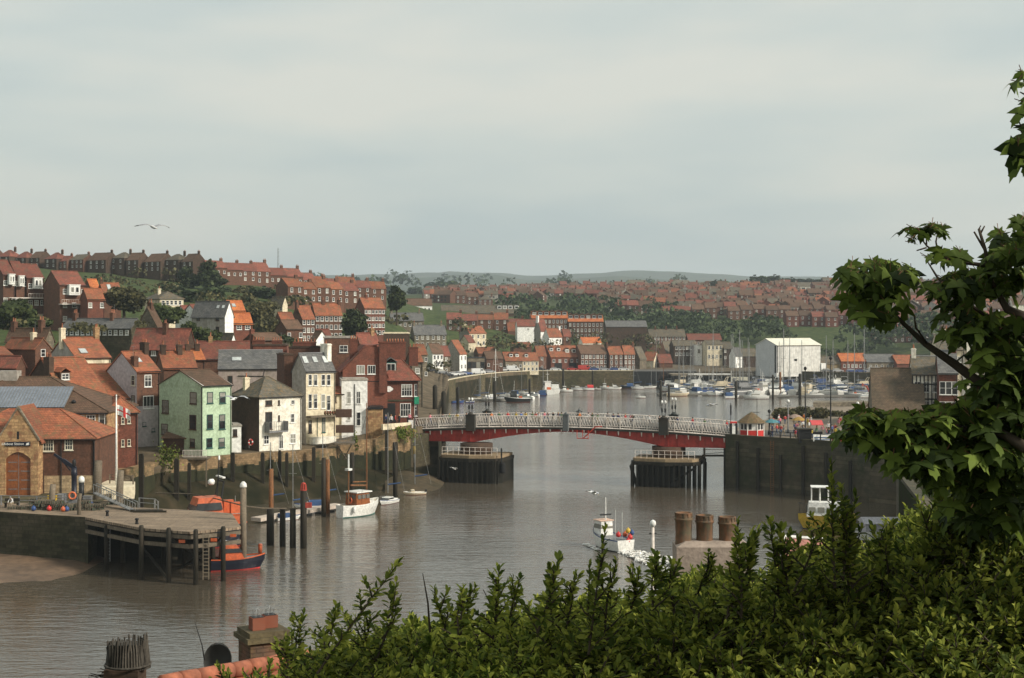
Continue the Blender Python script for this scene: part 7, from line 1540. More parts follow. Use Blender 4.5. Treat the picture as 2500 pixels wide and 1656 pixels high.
for s, w_, m_ in ((.192, .72, dk_), (.499, .42, mat('iron_grey', (.13, .14, .14), rnd=0)), (.802, .72, dk_)):
    for y in (-.75, WB+.75):
        g = MB(); x = s*BL; z = dz(s); g.box(x-w_, y-.35, z-.5, x+w_, y+.35, z+2.0); g.box(x-w_-.1, y-.42, z+2.003, x+w_+.1, y+.42, z+2.12); g.lathe([(w_*.8, 0), (w_*.5, .2), (.1, .4)], (x, y, z+2.123), 8)
        pr_ = g.build('gate_pier', m_, br)
        if w_ > .5:
            for dx in (-.25, .25):
                g = MB(); g.tube([(x+dx, y, z+2.3), (x+dx, y, z+4.3)], .05, 6); g.lathe([(.06, 0), (.2, .2), (.16, .45), (.03, .55)], (x+dx, y, z+4.3), 8, 1); g.box(x+dx-.12, y-.1, z+3.0, x+dx+.12, y+.1, z+3.6); g.build('lamp', [kpaint, wpaint], pr_)
g = MB(); x = .535*BL
for i in range(3): g.tube([(x+i*.9, -.9, dz(.54)-1.6), (x+i*.9, -.9, dz(.54)-.3)], .05, 5)
g.tube([(x, -.9, dz(.54)-1.6), (x+1.9, -.9, dz(.54)-1.6)], .07, 5); g.tube([(x+1.0, -.9, dz(.54)-1.6), (x+2.9, -.9, dz(.54)+.2), (x+4.0, -.9, dz(.54)+.3)], .09, 5); g.build('inspection_cradle', mat('paint_signal_red', (.5, .05, .03)), br)
# river piers of the bridge
def rpier(name, label, s0, s1, D, open_=False):
    x0, x1 = X(s0, D), X(s1, D); o = empty(name, ((x0+x1)/2, D+3.5, 0), ba, label, 'bridge pier'); checklabel(label, None); hw = (x1-x0)/2
    g = MB(); pr = [(-hw+.6, -4.2), (-hw, -3), (-hw, 3.5), (hw, 3.5), (hw, -2.6), (hw-.8, -4.0), (.3, -4.9)]
    g.extr(pr, -2, 3.3, 'z') if not open_ else g.extr([(-hw+1, -3.6), (-hw+.8, 3.5), (hw*.35, 3.5), (hw*.35, -4)], -2, 3.3, 'z')
    g.build('body', timberblack, o)
    g = MB(); q = [(p[0]*1.02, p[1]*1.02-.1) for p in pr]; g.extr(q, 3.303, 3.85, 'z'); g.build('ledge', timber, o)
    g = MB(); g.extr([(p[0]*.97, p[1]*.97) for p in pr], 3.853, 4.3, 'z'); g.build('platform', mat('timber_tan', (.30, .22, .13), (.22, .16, .1), s1=1, rnd=0), o)
    g = MB(); n = 10
    for i in range(n+1):
        x = -hw+.6+(2*hw-1.2)*i/n; g.tube([(x, -3.6, 4.3), (x, -3.6, 5.5)], .035, 4)
    for z in (4.9, 5.5): g.tube([(-hw+.6, -3.6, z), (hw-.6, -3.6, z)], .03, 4)
    g.build('handrail', lattice, o)
    g = MB()
    for i in range(13):
        x = -hw+.3+(2*hw-.6)*i/12; yy = -4.35-.45*(1-abs(x/hw)); g.box(x-.14, yy-.2, -1.5, x+.14, yy, 3.6)
    g.build('timber_fender', timberblack, o)
    g = MB(); g.lathe([(2.6, 4.303), (2.6, 5.9)], (0, 0, 0), 24); g.build('turntable_drum', brickdark, o)
    if open_:
        g = MB()
        for x, y in ((hw*.7, -3.8), (hw*.7, 2), (hw, -3), (hw, 2.5), (-hw+.3, -4)): g.tube([(x, y, -2), (x*1.01, y, 3.4)], .3, 7)
        g.tube([(hw*.2, -4.1, .6), (hw*.95, -4.1, 3.2)], .18, 6); g.tube([(-hw, -4.1, 3.2), (-hw*.75, -4.1, -1)], .25, 6); g.build('raking_pile', timberblack, o)
    else:
        g = MB(); g.lathe([(.4, 1.6), (.45, 1.8), (.45, 3.0), (.4, 3.2)], (hw+.3, -3.6, 0), 10); g.tube([(hw+.1, -3.6, 3.1), (hw+.1, -3.6, 5.5)], .12, 6); g.build('fender_roll', rubber, o)
    return o
rpier('bridge_pier', 'dark masonry bridge pier left of the river channel with tan timber ledge', 1082, 1242, 225.5)
rpier('bridge_pier', 'timber bridge pier right of the channel with raking piles and open bays', 1556, 1722, 219.5, True)
o = place('pier_walkway', 'timber walkway linking the right bridge pier to the abutment', 'walkway', 1716, 1112, 219)
g = MB(); g.box(0, 0, -.2, 3.8, 1.2, 0); g.tube([(0, 0, .9), (3.8, 0, .9)], .04, 4); g.tube([(0, 0, .2), (3.8, 0, .5)], .04, 4)
for x in (.3, 3.4): g.tube([(x, .5, -8), (x, .5, 1.1)], .16, 6)
g.build('frame', timber, o)

# ================================================================ right quay
QZ = 7.55
slab('quay', None, [(1773, 219.3), (1900, 213), (2000, 208), (2150, 200), (2450, 186), (2900, 190), (2900, 304), (2140, 302), (1893, 298), (1874, 262), (1775, 234)], -2, QZ, quaystone, kind='structure', top=paving)
wall_poly('quay_wall', 'dark weed stained masonry quay wall running right from the bridge', [(1771, 218.7), (1900, 212.4), (2000, 207.4), (2150, 199.4), (2450, 185.4)], QZ+.3, -2, quaystone, thick=.62, copem=quaystone)
sb_ = slab('approach_road', None, [(1783, 219.5), (1900, 221), (2060, 224), (2300, 224), (2300, 236), (2060, 236), (1790, 233)], QZ+.004, QZ+.024, asphalt, kind='structure')
D = 221; o = empty('bridge_kiosk', (X(1838, D), D+1.2, QZ), R(-4), 'small white and red bridge keeper kiosk with hipped brown roof', 'kiosk'); checklabel(o['label'], None)
r8 = [(1.98*math.cos(R(22.5+45*i)), 1.55*math.sin(R(22.5+45*i))) for i in range(8)]
g = MB(); g.extr(r8, 0, .95, 'z'); g.build('base_panelling', redp, o)
g = MB(); g.extr([(x*.96, y*.96) for x, y in r8], .953, 2.1, 'z'); g.build('wall', wpaint, o)
g = MB()
for i in range(8):
    a, b_ = r8[i], r8[(i+1) % 8]; g.tube([(a[0], a[1], 0), (a[0], a[1], 2.1)], .07, 4)
g.build('corner_post', wpaint, o)
g = MB()
for i in range(8):
    a, b_ = r8[i], r8[(i+1) % 8]
    for u0, u1 in ((.12, .42), (.56, .86)):
        p0 = (a[0]+(b_[0]-a[0])*u0, a[1]+(b_[1]-a[1])*u0); p1 = (a[0]+(b_[0]-a[0])*u1, a[1]+(b_[1]-a[1])*u1); k = .985
        if i in (4, 5, 6, 7) and not (i == 5 and u0 > .5): g.mesh([(p0[0]*k, p0[1]*k, 1.1), (p1[0]*k, p1[1]*k, 1.1), (p1[0]*k, p1[1]*k, 1.95), (p0[0]*k, p0[1]*k, 1.95)], [(0, 1, 2, 3)])
g.build('window', glass, o)
g = MB(); vs = [(x*1.22, y*1.25, 2.1) for x, y in r8]+[(x*.30, y*.30, 3.45) for x, y in r8]+[(0, 0, 3.75)]
g.mesh(vs, [(i, (i+1) % 8, 8+(i+1) % 8, 8+i) for i in range(8)]+[(8+i, 8+(i+1) % 8, 16) for i in range(8)]+[tuple(range(7, -1, -1))]); g.build('roof', mat('tile_mossy', (.20, .13, .07), (.12, .10, .05), s1=1.5, pat='tile', rnd=0), o)
g = MB(); g.tube([(.9, .6, 3), (.9, .6, 5.8)], .04, 5); g.box(.3, .55, 3.6, 1.3, .65, 3.68); g.build('aerial', kpaint, o)
o = place('road_barrier', 'black and white gate control box with red top beside the kiosk', 'control box', 1791, 1062, 218.6); o.location.z = QZ+.3
g = MB(); g.box(-.6, 0, 0, -.25, .4, 1.9); g.box(.3, 0, 0, .6, .4, 1.9); g.build('post', kpaint, o)
g = MB(); g.box(-.22, 0, .3, .27, .35, 1.5); g.build('panel', wpaint, o); g = MB(); g.box(-.5, -.05, 1.93, .5, .4, 2.2); g.build('cap', redp, o)
g = MB(); g.tube([(-.4, .2, 1.9), (-.4, .2, 5.0)], .05, 5); g.box(-.5, .1, 3.2, -.3, .3, 4.7); g.build('signal', kpaint, o)
o = place('notice_board', 'white notice board with dark posts at the left end of the bridge parapet', 'notice board', 1004, 1050, 231); 
g = MB(); g.box(-.45, -.06, .3, .3, 0, 1.6); g.build('board', wpaint, o); g = MB(); g.box(-.7, -.02, -1.2, -.5, .2, 2.0); g.box(.45, -.02, -1.2, .65, .2, 2.0); g.build('post', kpaint, o)
o = empty('tide_pole', (X(1012, 226), 226, 0), 0, 'tall pole banded yellow and grey at the left foot of the bridge', 'pole'); checklabel(o['label'], None)
for i in range(7): g = MB(); g.lathe([(.16, 0), (.16, 1.28)], (0, 0, -.8+1.3*i), 8); g.build('band', yellowp if i in (4, 6) else metal if i > 2 else timber, o)
# lamp posts
def lamp(label, px, y, D, h, z=QZ, top=True, m=kpaint, k=1):
    checklabel(label, None); o = empty('lamp_post', (X(px, D), D, z), 0, label, 'lamp post')
    g = MB(); g.lathe([(.22, 0), (.22, .5), (.12, .7), (.1, h*.5), (.07, h)], n=8); g.build('post', m, o)
    if top: g = MB(); g.lathe([(.05, 0), (.26*k, .25*k), (.22*k, .5*k), (.03, .62*k)], (0, 0, h), 10); g.tube([(-.5*k*k, 0, h-.3), (.5*k*k, 0, h-.3)], .03, 4, 1); g.build('lantern', [wpaint if m is not kpaint else kpaint, kpaint], o)
    return o
lamp('tall dark mast like lamp post behind the crowd, right of the kiosk', 1966, 0, 226, Z(905, 226)-QZ)
lamp('tallest dark lamp post near the blue and white banner', 2028, 0, 222, Z(880, 222)-QZ)
lamp('thin grey lamp post between the kiosk and the tall mast', 1924, 0, 228, Z(985, 228)-QZ, m=greyp)
lamp('grey lamp post behind the timbered building corner', 2094, 0, 235, Z(990, 235)-QZ, m=greyp)
lamp('short dark lamp post left of the kiosk crowd', 1878, 0, 224, 3.4)
def pxd(x, y): return (CX+x*F/y, y)
wall_poly('quay_wall', 'dark masonry quay wall running towards the viewer under the sycamore', [pxd(x, y-.4) for x, y in ((52, 192), (46, 172), (40, 140), (30, 110), (20, 96))], 7.2, -2, quaystone, thick=1.0, copem=quaystone)
for i, (px, D) in enumerate(((1800, 217.3), (1850, 214.9), (1905, 212.0), (1960, 209.3), (2015, 206.6), (2075, 203.2))):
    g = MB(); g.box(-.2, -.35, -1, .2, -.02, 7.2-(i % 3)*.8); tag(g.build('fender_post', timber, None, (X(px, D), D-.4, 0), R(-30)), 'black timber fender, %s from the left along the right quay wall' % ORD[i], 'post', 'fenders along the right quay wall')
o = empty('wall_ladder', (X(1880, 213.4), 213, 0), R(-20), 'rusty iron ladder fixed to the right quay wall', 'ladder')
g = MB()
for s in (0, .5): g.box(s, -.35, -.5, s+.06, -.28, 7.6)
for i in range(24): g.box(.06, -.34, i*.32, .5, -.29, i*.32+.05)
g.build('frame', rust, o)
# banners and railings of the quay edge
for px, D, w_, lab, m_ in ((2005, 208.5, 2.6, 'blue and white striped banner tied to the quay railing', wpaint), (2043, 206.5, 1.6, 'red banner tied to the quay railing', mat('banner_red', (.32, .04, .03)))):
    o = empty('banner', (X(px, D), D-.45, QZ+.35), R(8), lab, 'banner'); checklabel(lab, None)
    g = MB(); g.box(-w_/2, 0, 0, w_/2, .04, 1.0); g.build('sheet', m_, o)
    g = MB(); g.box(-w_/2+.1, -.02, .45, w_/2-.3, -.004, .62); 
    if w_ > 2: g.box(-w_/2+.3, -.02, .18, w_/2-.1, -.004, .3)
    g.build('lettering_band', mat('paint_sky_blue', (.1, .17, .3)) if w_ > 2 else greyp, o)
fence('railing', 'black railing along the right quay edge behind the banners', [(1880, 213.6, QZ+.3), (1980, 208.9, QZ+.3), (2150, 200, QZ+.3), (2350, 190.5, QZ+.3)], kpaint, step=1.6)
o = place('ticket_hut', 'dark ticket hut standing on the quay edge among the crowd', 'hut', 1966, 1078, 209.5); o.location.z = QZ
g = MB(); g.box(-.9, 0, 0, .9, 1.5, 1.9); g.build('wall', kpaint, o); g = MB(); g.box(-1.1, -.2, 1.903, 1.1, 1.7, 2.05); g.build('roof', timber, o)
o = place('market_stall', 'coral red awning stall on the quay behind the banners', 'stall', 1996, 1055, 219); o.location.z = QZ
g = MB(); g.extr([(-.1, 1.9), (1.2, 2.5), (1.2, 2.6), (-.1, 2.0)], -.9, .9, 'x'); g.build('awning', mat('awning_coral', (.62, .10, .10)), o)
g = MB()
for x in (-.85, .8): g.box(x, .1, 0, x+.05, .15, 1.95); g.box(x, 1.1, 0, x+.05, 1.15, 2.45)
g.build('frame', metal, o); g = MB(); g.box(-.8, .2, 0, .8, .9, .9); g.build('counter', kpaint, o)
for i, (px, D, m_, lab) in enumerate(((1884, 224, mat('parasol_teal', (.08, .22, .25)), 'teal parasol beside the kiosk'), (1950, 229, mat('parasol_ochre', (.4, .25, .07)), 'ochre parasol above the crowd'), (1941, 236, mat('parasol_sand', (.35, .25, .2)), 'sand coloured parasol farther back'))):
    o = empty('parasol', (X(px, D), D, QZ), 0, lab, 'parasol'); g = MB(); g.tube([(0, 0, 0), (0, 0, 2.5)], .03, 5); g.build('pole', metal, o); g = MB(); g.lathe([(1.25, 2.0), (.7, 2.35), (.05, 2.55)], n=8, sm=False); g.build('canopy', m_, o)
for i, (px, yt, yb2, D, w_) in enumerate(((1915, 994, 1034, 262, 60), (1960, 990, 1036, 268, 60), (2005, 992, 1036, 264, 56), (2045, 1000, 1036, 270, 50), (2085, 998, 1036, 262, 50))):
    tree(px, yt, yb2, D, 'olive', 'low dark leafy tree, %s from the left behind the quay crowd' % ORD[i], 'low trees behind the quay crowd', wpx=w_)
slab('fish_quay', None, [(1985, 330), (2140, 332), (2700, 333), (2700, 341), (1988, 338)], -2, 6.8, stonegrey, kind='structure')

# ================================================================ marina
pont = mat('pontoon_grey', (.16, .15, .13), rnd=0)
def pontoon(label, pts, w=2.0):
    o = empty('marina_pontoon', (X(*pts[0]), pts[0][1], 0), 0, label, 'pontoon'); checklabel(label, None); g = MB(); q = Vector(o.location)
    V = [Vector((X(a, d), d, 0))-q for a, d in pts]
    for a, b_ in zip(V, V[1:]):
        d = (b_-a).normalized(); n = Vector((-d.y, d.x, 0))*w; g.extr([(a.x, a.y), (b_.x, b_.y), (b_.x+n.x, b_.y+n.y), (a.x+n.x, a.y+n.y)], .1, .75, 'z')
    g.build('walkway', pont, o)
pontoon('left marina pontoon in front of the curving harbour wall', [(1150, DW(981)), (1220, DW(981)), (1290, DW(978))], 3)
pontoon('front marina pontoon with the cream yacht', [(1608, DW(967)), (1780, DW(966))], 3)
pontoon('front right marina pontoon below the boat hall', [(1770, DW(972)), (2000, DW(971)), (2110, DW(970))], 3)
pontoon('second marina pontoon behind the front yachts', [(1650, 520), (2000, 516)], 3)
# left cluster
gl = 'boats moored along the harbour wall at left'
boat('cruiser', 1118, 985, 20, 'dark blue small cruiser at the left end of the left marina', wpx=30, re=hb)
boat('open', 1148, 984, 10, 'light blue little boat left of the white canopied cruiser', wpx=22, re=hb)
boat('yacht', 1170, 978, 15, 'cream sailing yacht left of the tall pile in the left marina', wpx=40, re=hc)
boat('cover', 1196, 978, 200, 'white boat with rounded white cover beside the tall pile', wpx=36, re={'canvas_blue': gel})
boat('cruiser', 1228, 978, 185, 'white cruiser with dark windows just right of the tall pile', wpx=46)
boat('fisher', 1262, 982, 190, 'long dark hulled fishing boat at the outer end of the left pontoon', wpx=62, re=hd)
boat('cover', 1250, 968, 195, 'boat with navy canopy behind the dark hulled fishing boat', wpx=34)
boat('cruiser', 1285, 975, 150, 'white cruiser with teal stripe at the corner of the left marina', wpx=36, re={'paint_blue': tealp})
lw = [(1300, 968, 160, 'cruiser', None, 'white'), (1318, 966, 180, 'cover', hb, 'blue'), (1338, 962, 100, 'fisher', None, 'white'), (1355, 960, 90, 'cruiser', None, 'white'), (1382, 957, 190, 'fisher', None, 'white'), (1410, 953, 185, 'cruiser', None, 'white'), (1434, 953, 190, 'cover', {'canvas_blue': redp}, 'red covered'), (1458, 952, 175, 'open', None, 'white'),
      (1480, 950, 185, 'fisher', None, 'white'), (1502, 951, 5, 'fly', None, 'tall white'), (1531, 949, 185, 'cover', hd, 'black'), (1556, 950, 190, 'cruiser', None, 'white'), (1588, 948, 10, 'yacht', None, 'cream'), (1276, 962, 170, 'yacht', None, 'white')]
for i, (px, y, a, k, re_, c_) in enumerate(lw): boat(k, px, y, a, '%s %s, %s from the left in the line along the harbour wall' % (c_, {'cruiser': 'cruiser', 'cover': 'covered boat', 'fisher': 'wheelhouse boat', 'open': 'open boat', 'fly': 'flybridge cruiser', 'yacht': 'sailing yacht'}[k], ORD[i]), wpx=32 if k != 'open' else 20, re=re_, group='boats along the harbour wall')
boat('open', 1563, 972, 185, 'small white motorboat with black outboard alone in mid river', wpx=26)
boat('yacht', 1655, 967, 5, 'long cream sailing yacht at the left end of the front pontoon', wpx=56, re=hc)
boat('yacht', 1735, 966, 175, 'white sailing yacht in the middle of the front pontoon', wpx=52)
boat('fly', 1845, 974, 185, 'biggest white motor cruiser in the front row below the boat hall', wpx=62)
boat('cover', 1787, 973, 10, 'white boat with blue cover left of the biggest motor cruiser', wpx=36)
boat('cruiser', 1632, 948, 80, 'white cruiser behind the left pile of the front pontoon', wpx=28)
boat('cruiser', 1690, 953, 170, 'white cruiser with raised bow behind the cream yacht', wpx=44)
boat('fly', 1912, 970, 200, 'white flybridge cruiser right of the dark front pile', wpx=34)
boat('fly', 1988, 968, 190, 'white flybridge cruiser moored near the tall mast post', wpx=46)
boat('cruiser', 1960, 966, 80, 'cream cruiser stern on beside the tall mast post', wpx=30, re=hc)
boat('fisher', 2082, 968, 185, 'grey blue workboat near the orange digger', wpx=44, re=hg_)
boat('cruiser', 2118, 971, 10, 'white cruiser at the right end below the brown barn', wpx=40)
boat('cover', 2060, 964, 180, 'boat with blue cover beside the grey blue workboat', wpx=38)
boat('fly', 2075, 915, 178, 'large blue and white vessel moored by the far quay', wpx=70, re=hb)
rr = random.Random(4); kk = 0
for j, (y, xs) in enumerate(((964, range(1700, 2130, 27)), (960, range(1650, 2130, 28)), (956, range(1640, 2120, 27)), (952, range(1660, 2120, 27)))):
    for i, px in enumerate(xs):
        k = rr.choice(['cruiser', 'yacht', 'yacht', 'cover', 'fly', 'cruiser', 'yacht', 'fisher']); re_ = rr.choice([None, None, None, hb, hc, hg_])
        c_ = {None: 'white', id(hb): 'blue', id(hc): 'cream', id(hg_): 'grey'}[None if re_ is None else id(re_)]
        boat(k, px+rr.uniform(-7, 7), y+rr.uniform(-2, 2), rr.choice([60, 120, 240, 185, 10, 170, 30]), '%s hulled %s, %s from the left in marina row %s' % (c_, {'cruiser': 'motor boat', 'cover': 'covered boat', 'fisher': 'workboat', 'fly': 'flybridge cruiser', 'yacht': 'sailing yacht'}[k], ORD[i], ['two', 'three', 'four', 'five'][j]),
             L_=rr.uniform(.95, 1.3)*LEN[k], re=re_, group='boats crowded in the marina')
# tall single masts seen against the houses
for i, (px, yt, y, m_) in enumerate(((1657, 822, 962, metal), (1693, 838, 950, metal), (1602, 812, 946, metal), (1722, 870, 948, metal), (1750, 885, 950, metal), (1210, 852, 978, wpaint), (1170, 925, 977, metal), (1326, 872, 960, metal), (1848, 872, 950, metal), (1815, 880, 952, metal), (1620, 880, 948, rust), (1547, 880, 948, metal), (1770, 870, 945, metal), (1900, 915, 955, metal), (1680, 895, 955, metal), (1708, 900, 958, wpaint), (1738, 905, 956, metal), (1762, 895, 960, metal), (1785, 905, 955, wpaint), (1798, 888, 960, metal), (1830, 898, 958, metal), (1862, 908, 962, wpaint), (1880, 895, 958, metal), (1925, 905, 960, metal), (1945, 920, 955, wpaint), (1990, 915, 960, metal), (2010, 905, 958, metal), (2040, 915, 955, wpaint), (2070, 925, 960, metal), (2095, 915, 958, metal))):
    D = DW(y); g = MB(); zt = Z(yt, D); g.tube([(0, 0, .5), (0, 0, zt)], [.12, .08], 6)
    for q in (.45, .7): g.tube([(-1.0+.3*q, 0, zt*q), (1.0-.3*q, 0, zt*q)], .04, 4)
    g.tube([(0, 0, 2.2), (3.2, .3, 2.4)], .16, 6, 1)
    for e_ in (-2.6, 2.9): g.tube([(0, 0, zt*.97), (e_, 0, .9)], .02, 3, 0, False)
    tag(g.build('yacht_mast', [m_, tarp], None, (X(px, D), D, 0)), 'tall yacht mast with furled blue sail, %s of those listed across the marina' % ORD[i], 'mast', 'tall yacht masts across the marina')
# marina piles
for i, (px, yt, D, w_) in enumerate(((1208, 930, 456, .55), (1613, 928, 475, .45), (1633, 940, 485, .4), (1797, 930, 468, .45), (1887, 915, 470, .35), (1953, 912, 474, .5), (1905, 908, 500, .35), (1118, 945, 440, .5), (1062, 940, 300, .5), (1083, 955, 300, .5), (1293, 925, 490, .4), (1375, 900, 540, .4), (1447, 905, 545, .4))):
    zt = Z(yt, D); g = MB(); g.lathe([(w_, -2), (w_, zt-.4), (w_*.5, zt)], n=8)
    tag(g.build('marina_pile', timber if i != 6 else rust, None, (X(px, D), D, 0)), 'dark mooring pile %s of the marina' % ['beside the rounded white cover', 'at the left end of the front pontoon', 'behind the left end of the front pontoon', 'right of the white front yacht', 'thin, right of the biggest cruiser', 'thickest, below the boat hall corner', 'rusty orange, below the boat hall', 'in the left shallows', 'near the pub corner', 'right of the pub corner pile', 'at the outer left pontoon', 'by the cream cottages', 'by the fire station'][i], 'pile')
# wharf with black piles
o = empty('wharf', (X(1640, 552), 552, 0), 0, 'black piled timber wharf with pale deck edge behind the masts', 'wharf'); checklabel(o['label'], None)
wl_ = X(1842, 552)-X(1640, 552)
g = MB(); g.box(0, 0, 4.9, wl_, 12, 5.5); g.build('deck', stonegrey, o)
g = MB()
for i in range(32): x = wl_*i/31; g.box(x-.2, -.1, -2, x+.2, .3, 4.897)
g.box(0, 1.5, -2, wl_, 2, 4.89); g.build('pile_wall', kpaint, o)
g = MB(); g.box(wl_*.2, -.15, 5.2, wl_*.72, -.003, 5.75); g.build('edge_board', wpaint, o)
o = place('sponsor_board', 'white board with round dark emblem and lettering hung on the wharf', 'sign', 1806, 929, 548)
g = MB(); w_, h_ = 42*548/F, 17*548/F; g.box(-w_/2, 0, -h_/2, w_/2, .15, h_/2); g.build('board', cpaint, o)
g = MB(); g.lathe([(.65, 0), (.65, .04)], n=16); e_ = g.build('emblem', navy, o, (-w_/2+1.1, -.0, .3)); e_.rotation_euler = (R(90), 0, 0)
g = MB(); g.mesh([(-w_/2+.6, -.03, -.9), (-w_/2+1.6, -.03, -.9), (-w_/2+1.4, -.03, -.45), (-w_/2+.8, -.03, -.45)], [(0, 1, 2, 3)]); g.build('emblem_base', mat('emblem_coral', (.6, .15, .1)), o)
g = MB()
for i in range(4): g.box(-w_/2+2.1+i*1.05, -.04, -.75+.1*(i % 2), -w_/2+2.7+i*1.05, -.004, -.1+.25*((i+1) % 2))
g.build('lettering_band', mat('letter_olive', (.14, .13, .09)), o)
o = place('digger', 'orange excavator arm rising among the boats at right', 'excavator', 2112, 960, 505)
g = MB(); g.tube([(-1.5, 0, -2), (-.8, 0, 3.4), (.5, 0, 2.2)], [.4, .35, .3], 5); g.tube([(.5, 0, 2.4), (2.2, 0, -1.2)], [.32, .25], 5); g.build('arm', mat('digger_orange', (.45, .08, .04)), o)
g = MB(); g.box(1.5, -1.2, -3, 4.5, 1.2, -1.2); g.box(3, -1, -1.197, 4.3, 1, .2); g.build('cab', mat('digger_orange', (.45, .08, .04)), o)
# harbour walls
wall_poly('harbour_wall', 'curving weed covered harbour wall with pale coping below the parked cars', [(1085, 440), (1096, 473), (1140, 504), (1190, 531), (1240, 551), (1300, 564), (1400, 564.5), (1548, 564.5)], 6.3, -1, mat('harbour_wall_weedy', (.11, .085, .045), (.06, .055, .025), s1=.18, s2=1.5, pat='stone', ps=1.4, rnd=0), thick=.7, copem=cream)
wall_poly('harbour_wall', 'dark harbour wall between the road terrace and the wharf', [(1548, 564.3), (1640, 564.3), (1700, 563.5)], 6.1, -1, kpaint, thick=.7)
wall_poly('harbour_wall', 'brown quay wall right of the boat hall', [(1840, 557.5), (1900, 555), (2100, 540), (2480, 501)], 6.4, -1, stonedark, thick=.7, copem=stonegrey)
vs = []
for px, D in ((1096, 474), (1140, 505), (1190, 532), (1240, 552), (1300, 565.4), (1400, 565.5), (1600, 565.5), (1700, 565.5)): vs += [(X(px, D), D, ground(px, D)+.12), (X(px, D+17), D+17, ground(px, D+17)+.12)]
me = bpy.data.meshes.new('harbour_road'); me.from_pydata(vs, [], [(2*i, 2*i+2, 2*i+3, 2*i+1) for i in range(7)]); me.materials.append(asphalt); tag(link('harbour_road', me), kind='structure')

# ================================================================ vehicles
carp = mat('car_paint', (.35, .36, .38), (.33, .34, .36), rough=.3, spec=.6, rnd=0)
def carproto(van=False):
    o = empty('parked_car', (0, 0, -60)); L_ = 4.3 if not van else 5.2
    g = MB(); w_ = 1.75
    body = [(-L_/2, .3), (L_/2, .3), (L_/2, .75), (L_/2-.9, .92), (-L_/2+.1, .95), (-L_/2, .7)] if not van else [(-L_/2, .35), (L_/2, .35), (L_/2, 1.0), (L_/2-.5, 1.2), (-L_/2, 1.2)]
    g.extr(body, -w_/2, w_/2, 'y')
    if van: frustum(g, -L_/2, L_/2-.45, w_, 1.203, 2.15, .03, .75, .08)
    else: frustum(g, -L_/2+.3, L_/2-1.0, w_-.1, .9, 1.42, .45, .75, .14)
    g.build('body', carp, o)
    g = MB()
    if van: g.mesh([(L_/2-.47, -.8, 1.25), (L_/2-.47, .8, 1.25), (L_/2-1.05, .7, 2.0), (L_/2-1.05, -.7, 2.0)], [(0, 1, 2, 3)]); g.box(L_/2-1.8, -w_/2-.01, 1.35, L_/2-1.0, w_/2+.01, 1.85)
    else: frustum(g, -L_/2+.36, L_/2-1.1, w_-.06, .98, 1.36, .36, .56, .10)
    g.build('window', glass, o)
    for x in (-L_/2+.8, L_/2-.85):
        for y in (-w_/2, w_/2): g = MB(); q = .32; g.extr([(x+q*math.cos(i*math.pi/5), q+q*math.sin(i*math.pi/5)) for i in range(10)], y-.1, y+.1, 'y'); g.build('wheel', rubber, o)
    return o
CAR, VAN = carproto(), carproto(True)
cm = {n: mat('car_'+n, c, c, rough=.3, spec=.6, rnd=0) for n, c in (('white', (.7, .7, .68)), ('silver', (.4, .4, .41)), ('black', (.02, .02, .025)), ('red', (.45, .04, .03)), ('blue', (.05, .09, .25)), ('grey', (.15, .155, .16)))}
cars = [(1052, 484, 40, 'black'), (1078, 488, 35, 'grey'), (1092, 494, 35, 'black'), (1108, 500, 30, 'white'), (1124, 506, 30, 'silver'), (1138, 512, 28, 'blue'), (1168, 527, 14, 'Vwhite'), (1195, 540, 14, 'silver'), (1212, 548, 8, 'grey'), (1252, 560, 8, 'Vwhite'), (1232, 556, 8, 'white'), (1300, 569, 2, 'silver'), (1318, 569, 2, 'black'), (1356, 569, 2, 'white'), (1397, 571, 2, 'red'), (1427, 571, 2, 'Vred'), (1452, 570, 2, 'blue'), (1475, 570, 2, 'silver'), (1502, 570, 2, 'blue'), (1522, 570, 2, 'white'), (2138, 546, 5, 'Vwhite'), (2100, 548, 5, 'blue'), (2080, 550, 5, 'blue'), (2118, 549, 5, 'silver'), (2020, 553, 5, 'grey'), (2045, 552, 5, 'silver')]
for i, (px, D, a, c_) in enumerate(cars):
    v = c_[0] == 'V'; c_ = c_.lstrip('V'); lab = '%s parked %s, %s from the left %s' % (c_, 'van' if v else 'car', ORD[i if i < 20 else i-20], 'on the harbour road' if i < 20 else 'on the quay right of the boat hall')
    o = dup(VAN if v else CAR, (X(px, D), D, max(ground(px, D), 6)+.14), R(a), 1.0, lab, 'vehicles parked round the harbour', 'van' if v else 'car', {'car_paint': cm[c_]}); o.name = 'parked_van' if v else 'parked_car'; checklabel(lab, 'vehicles parked round the harbour')

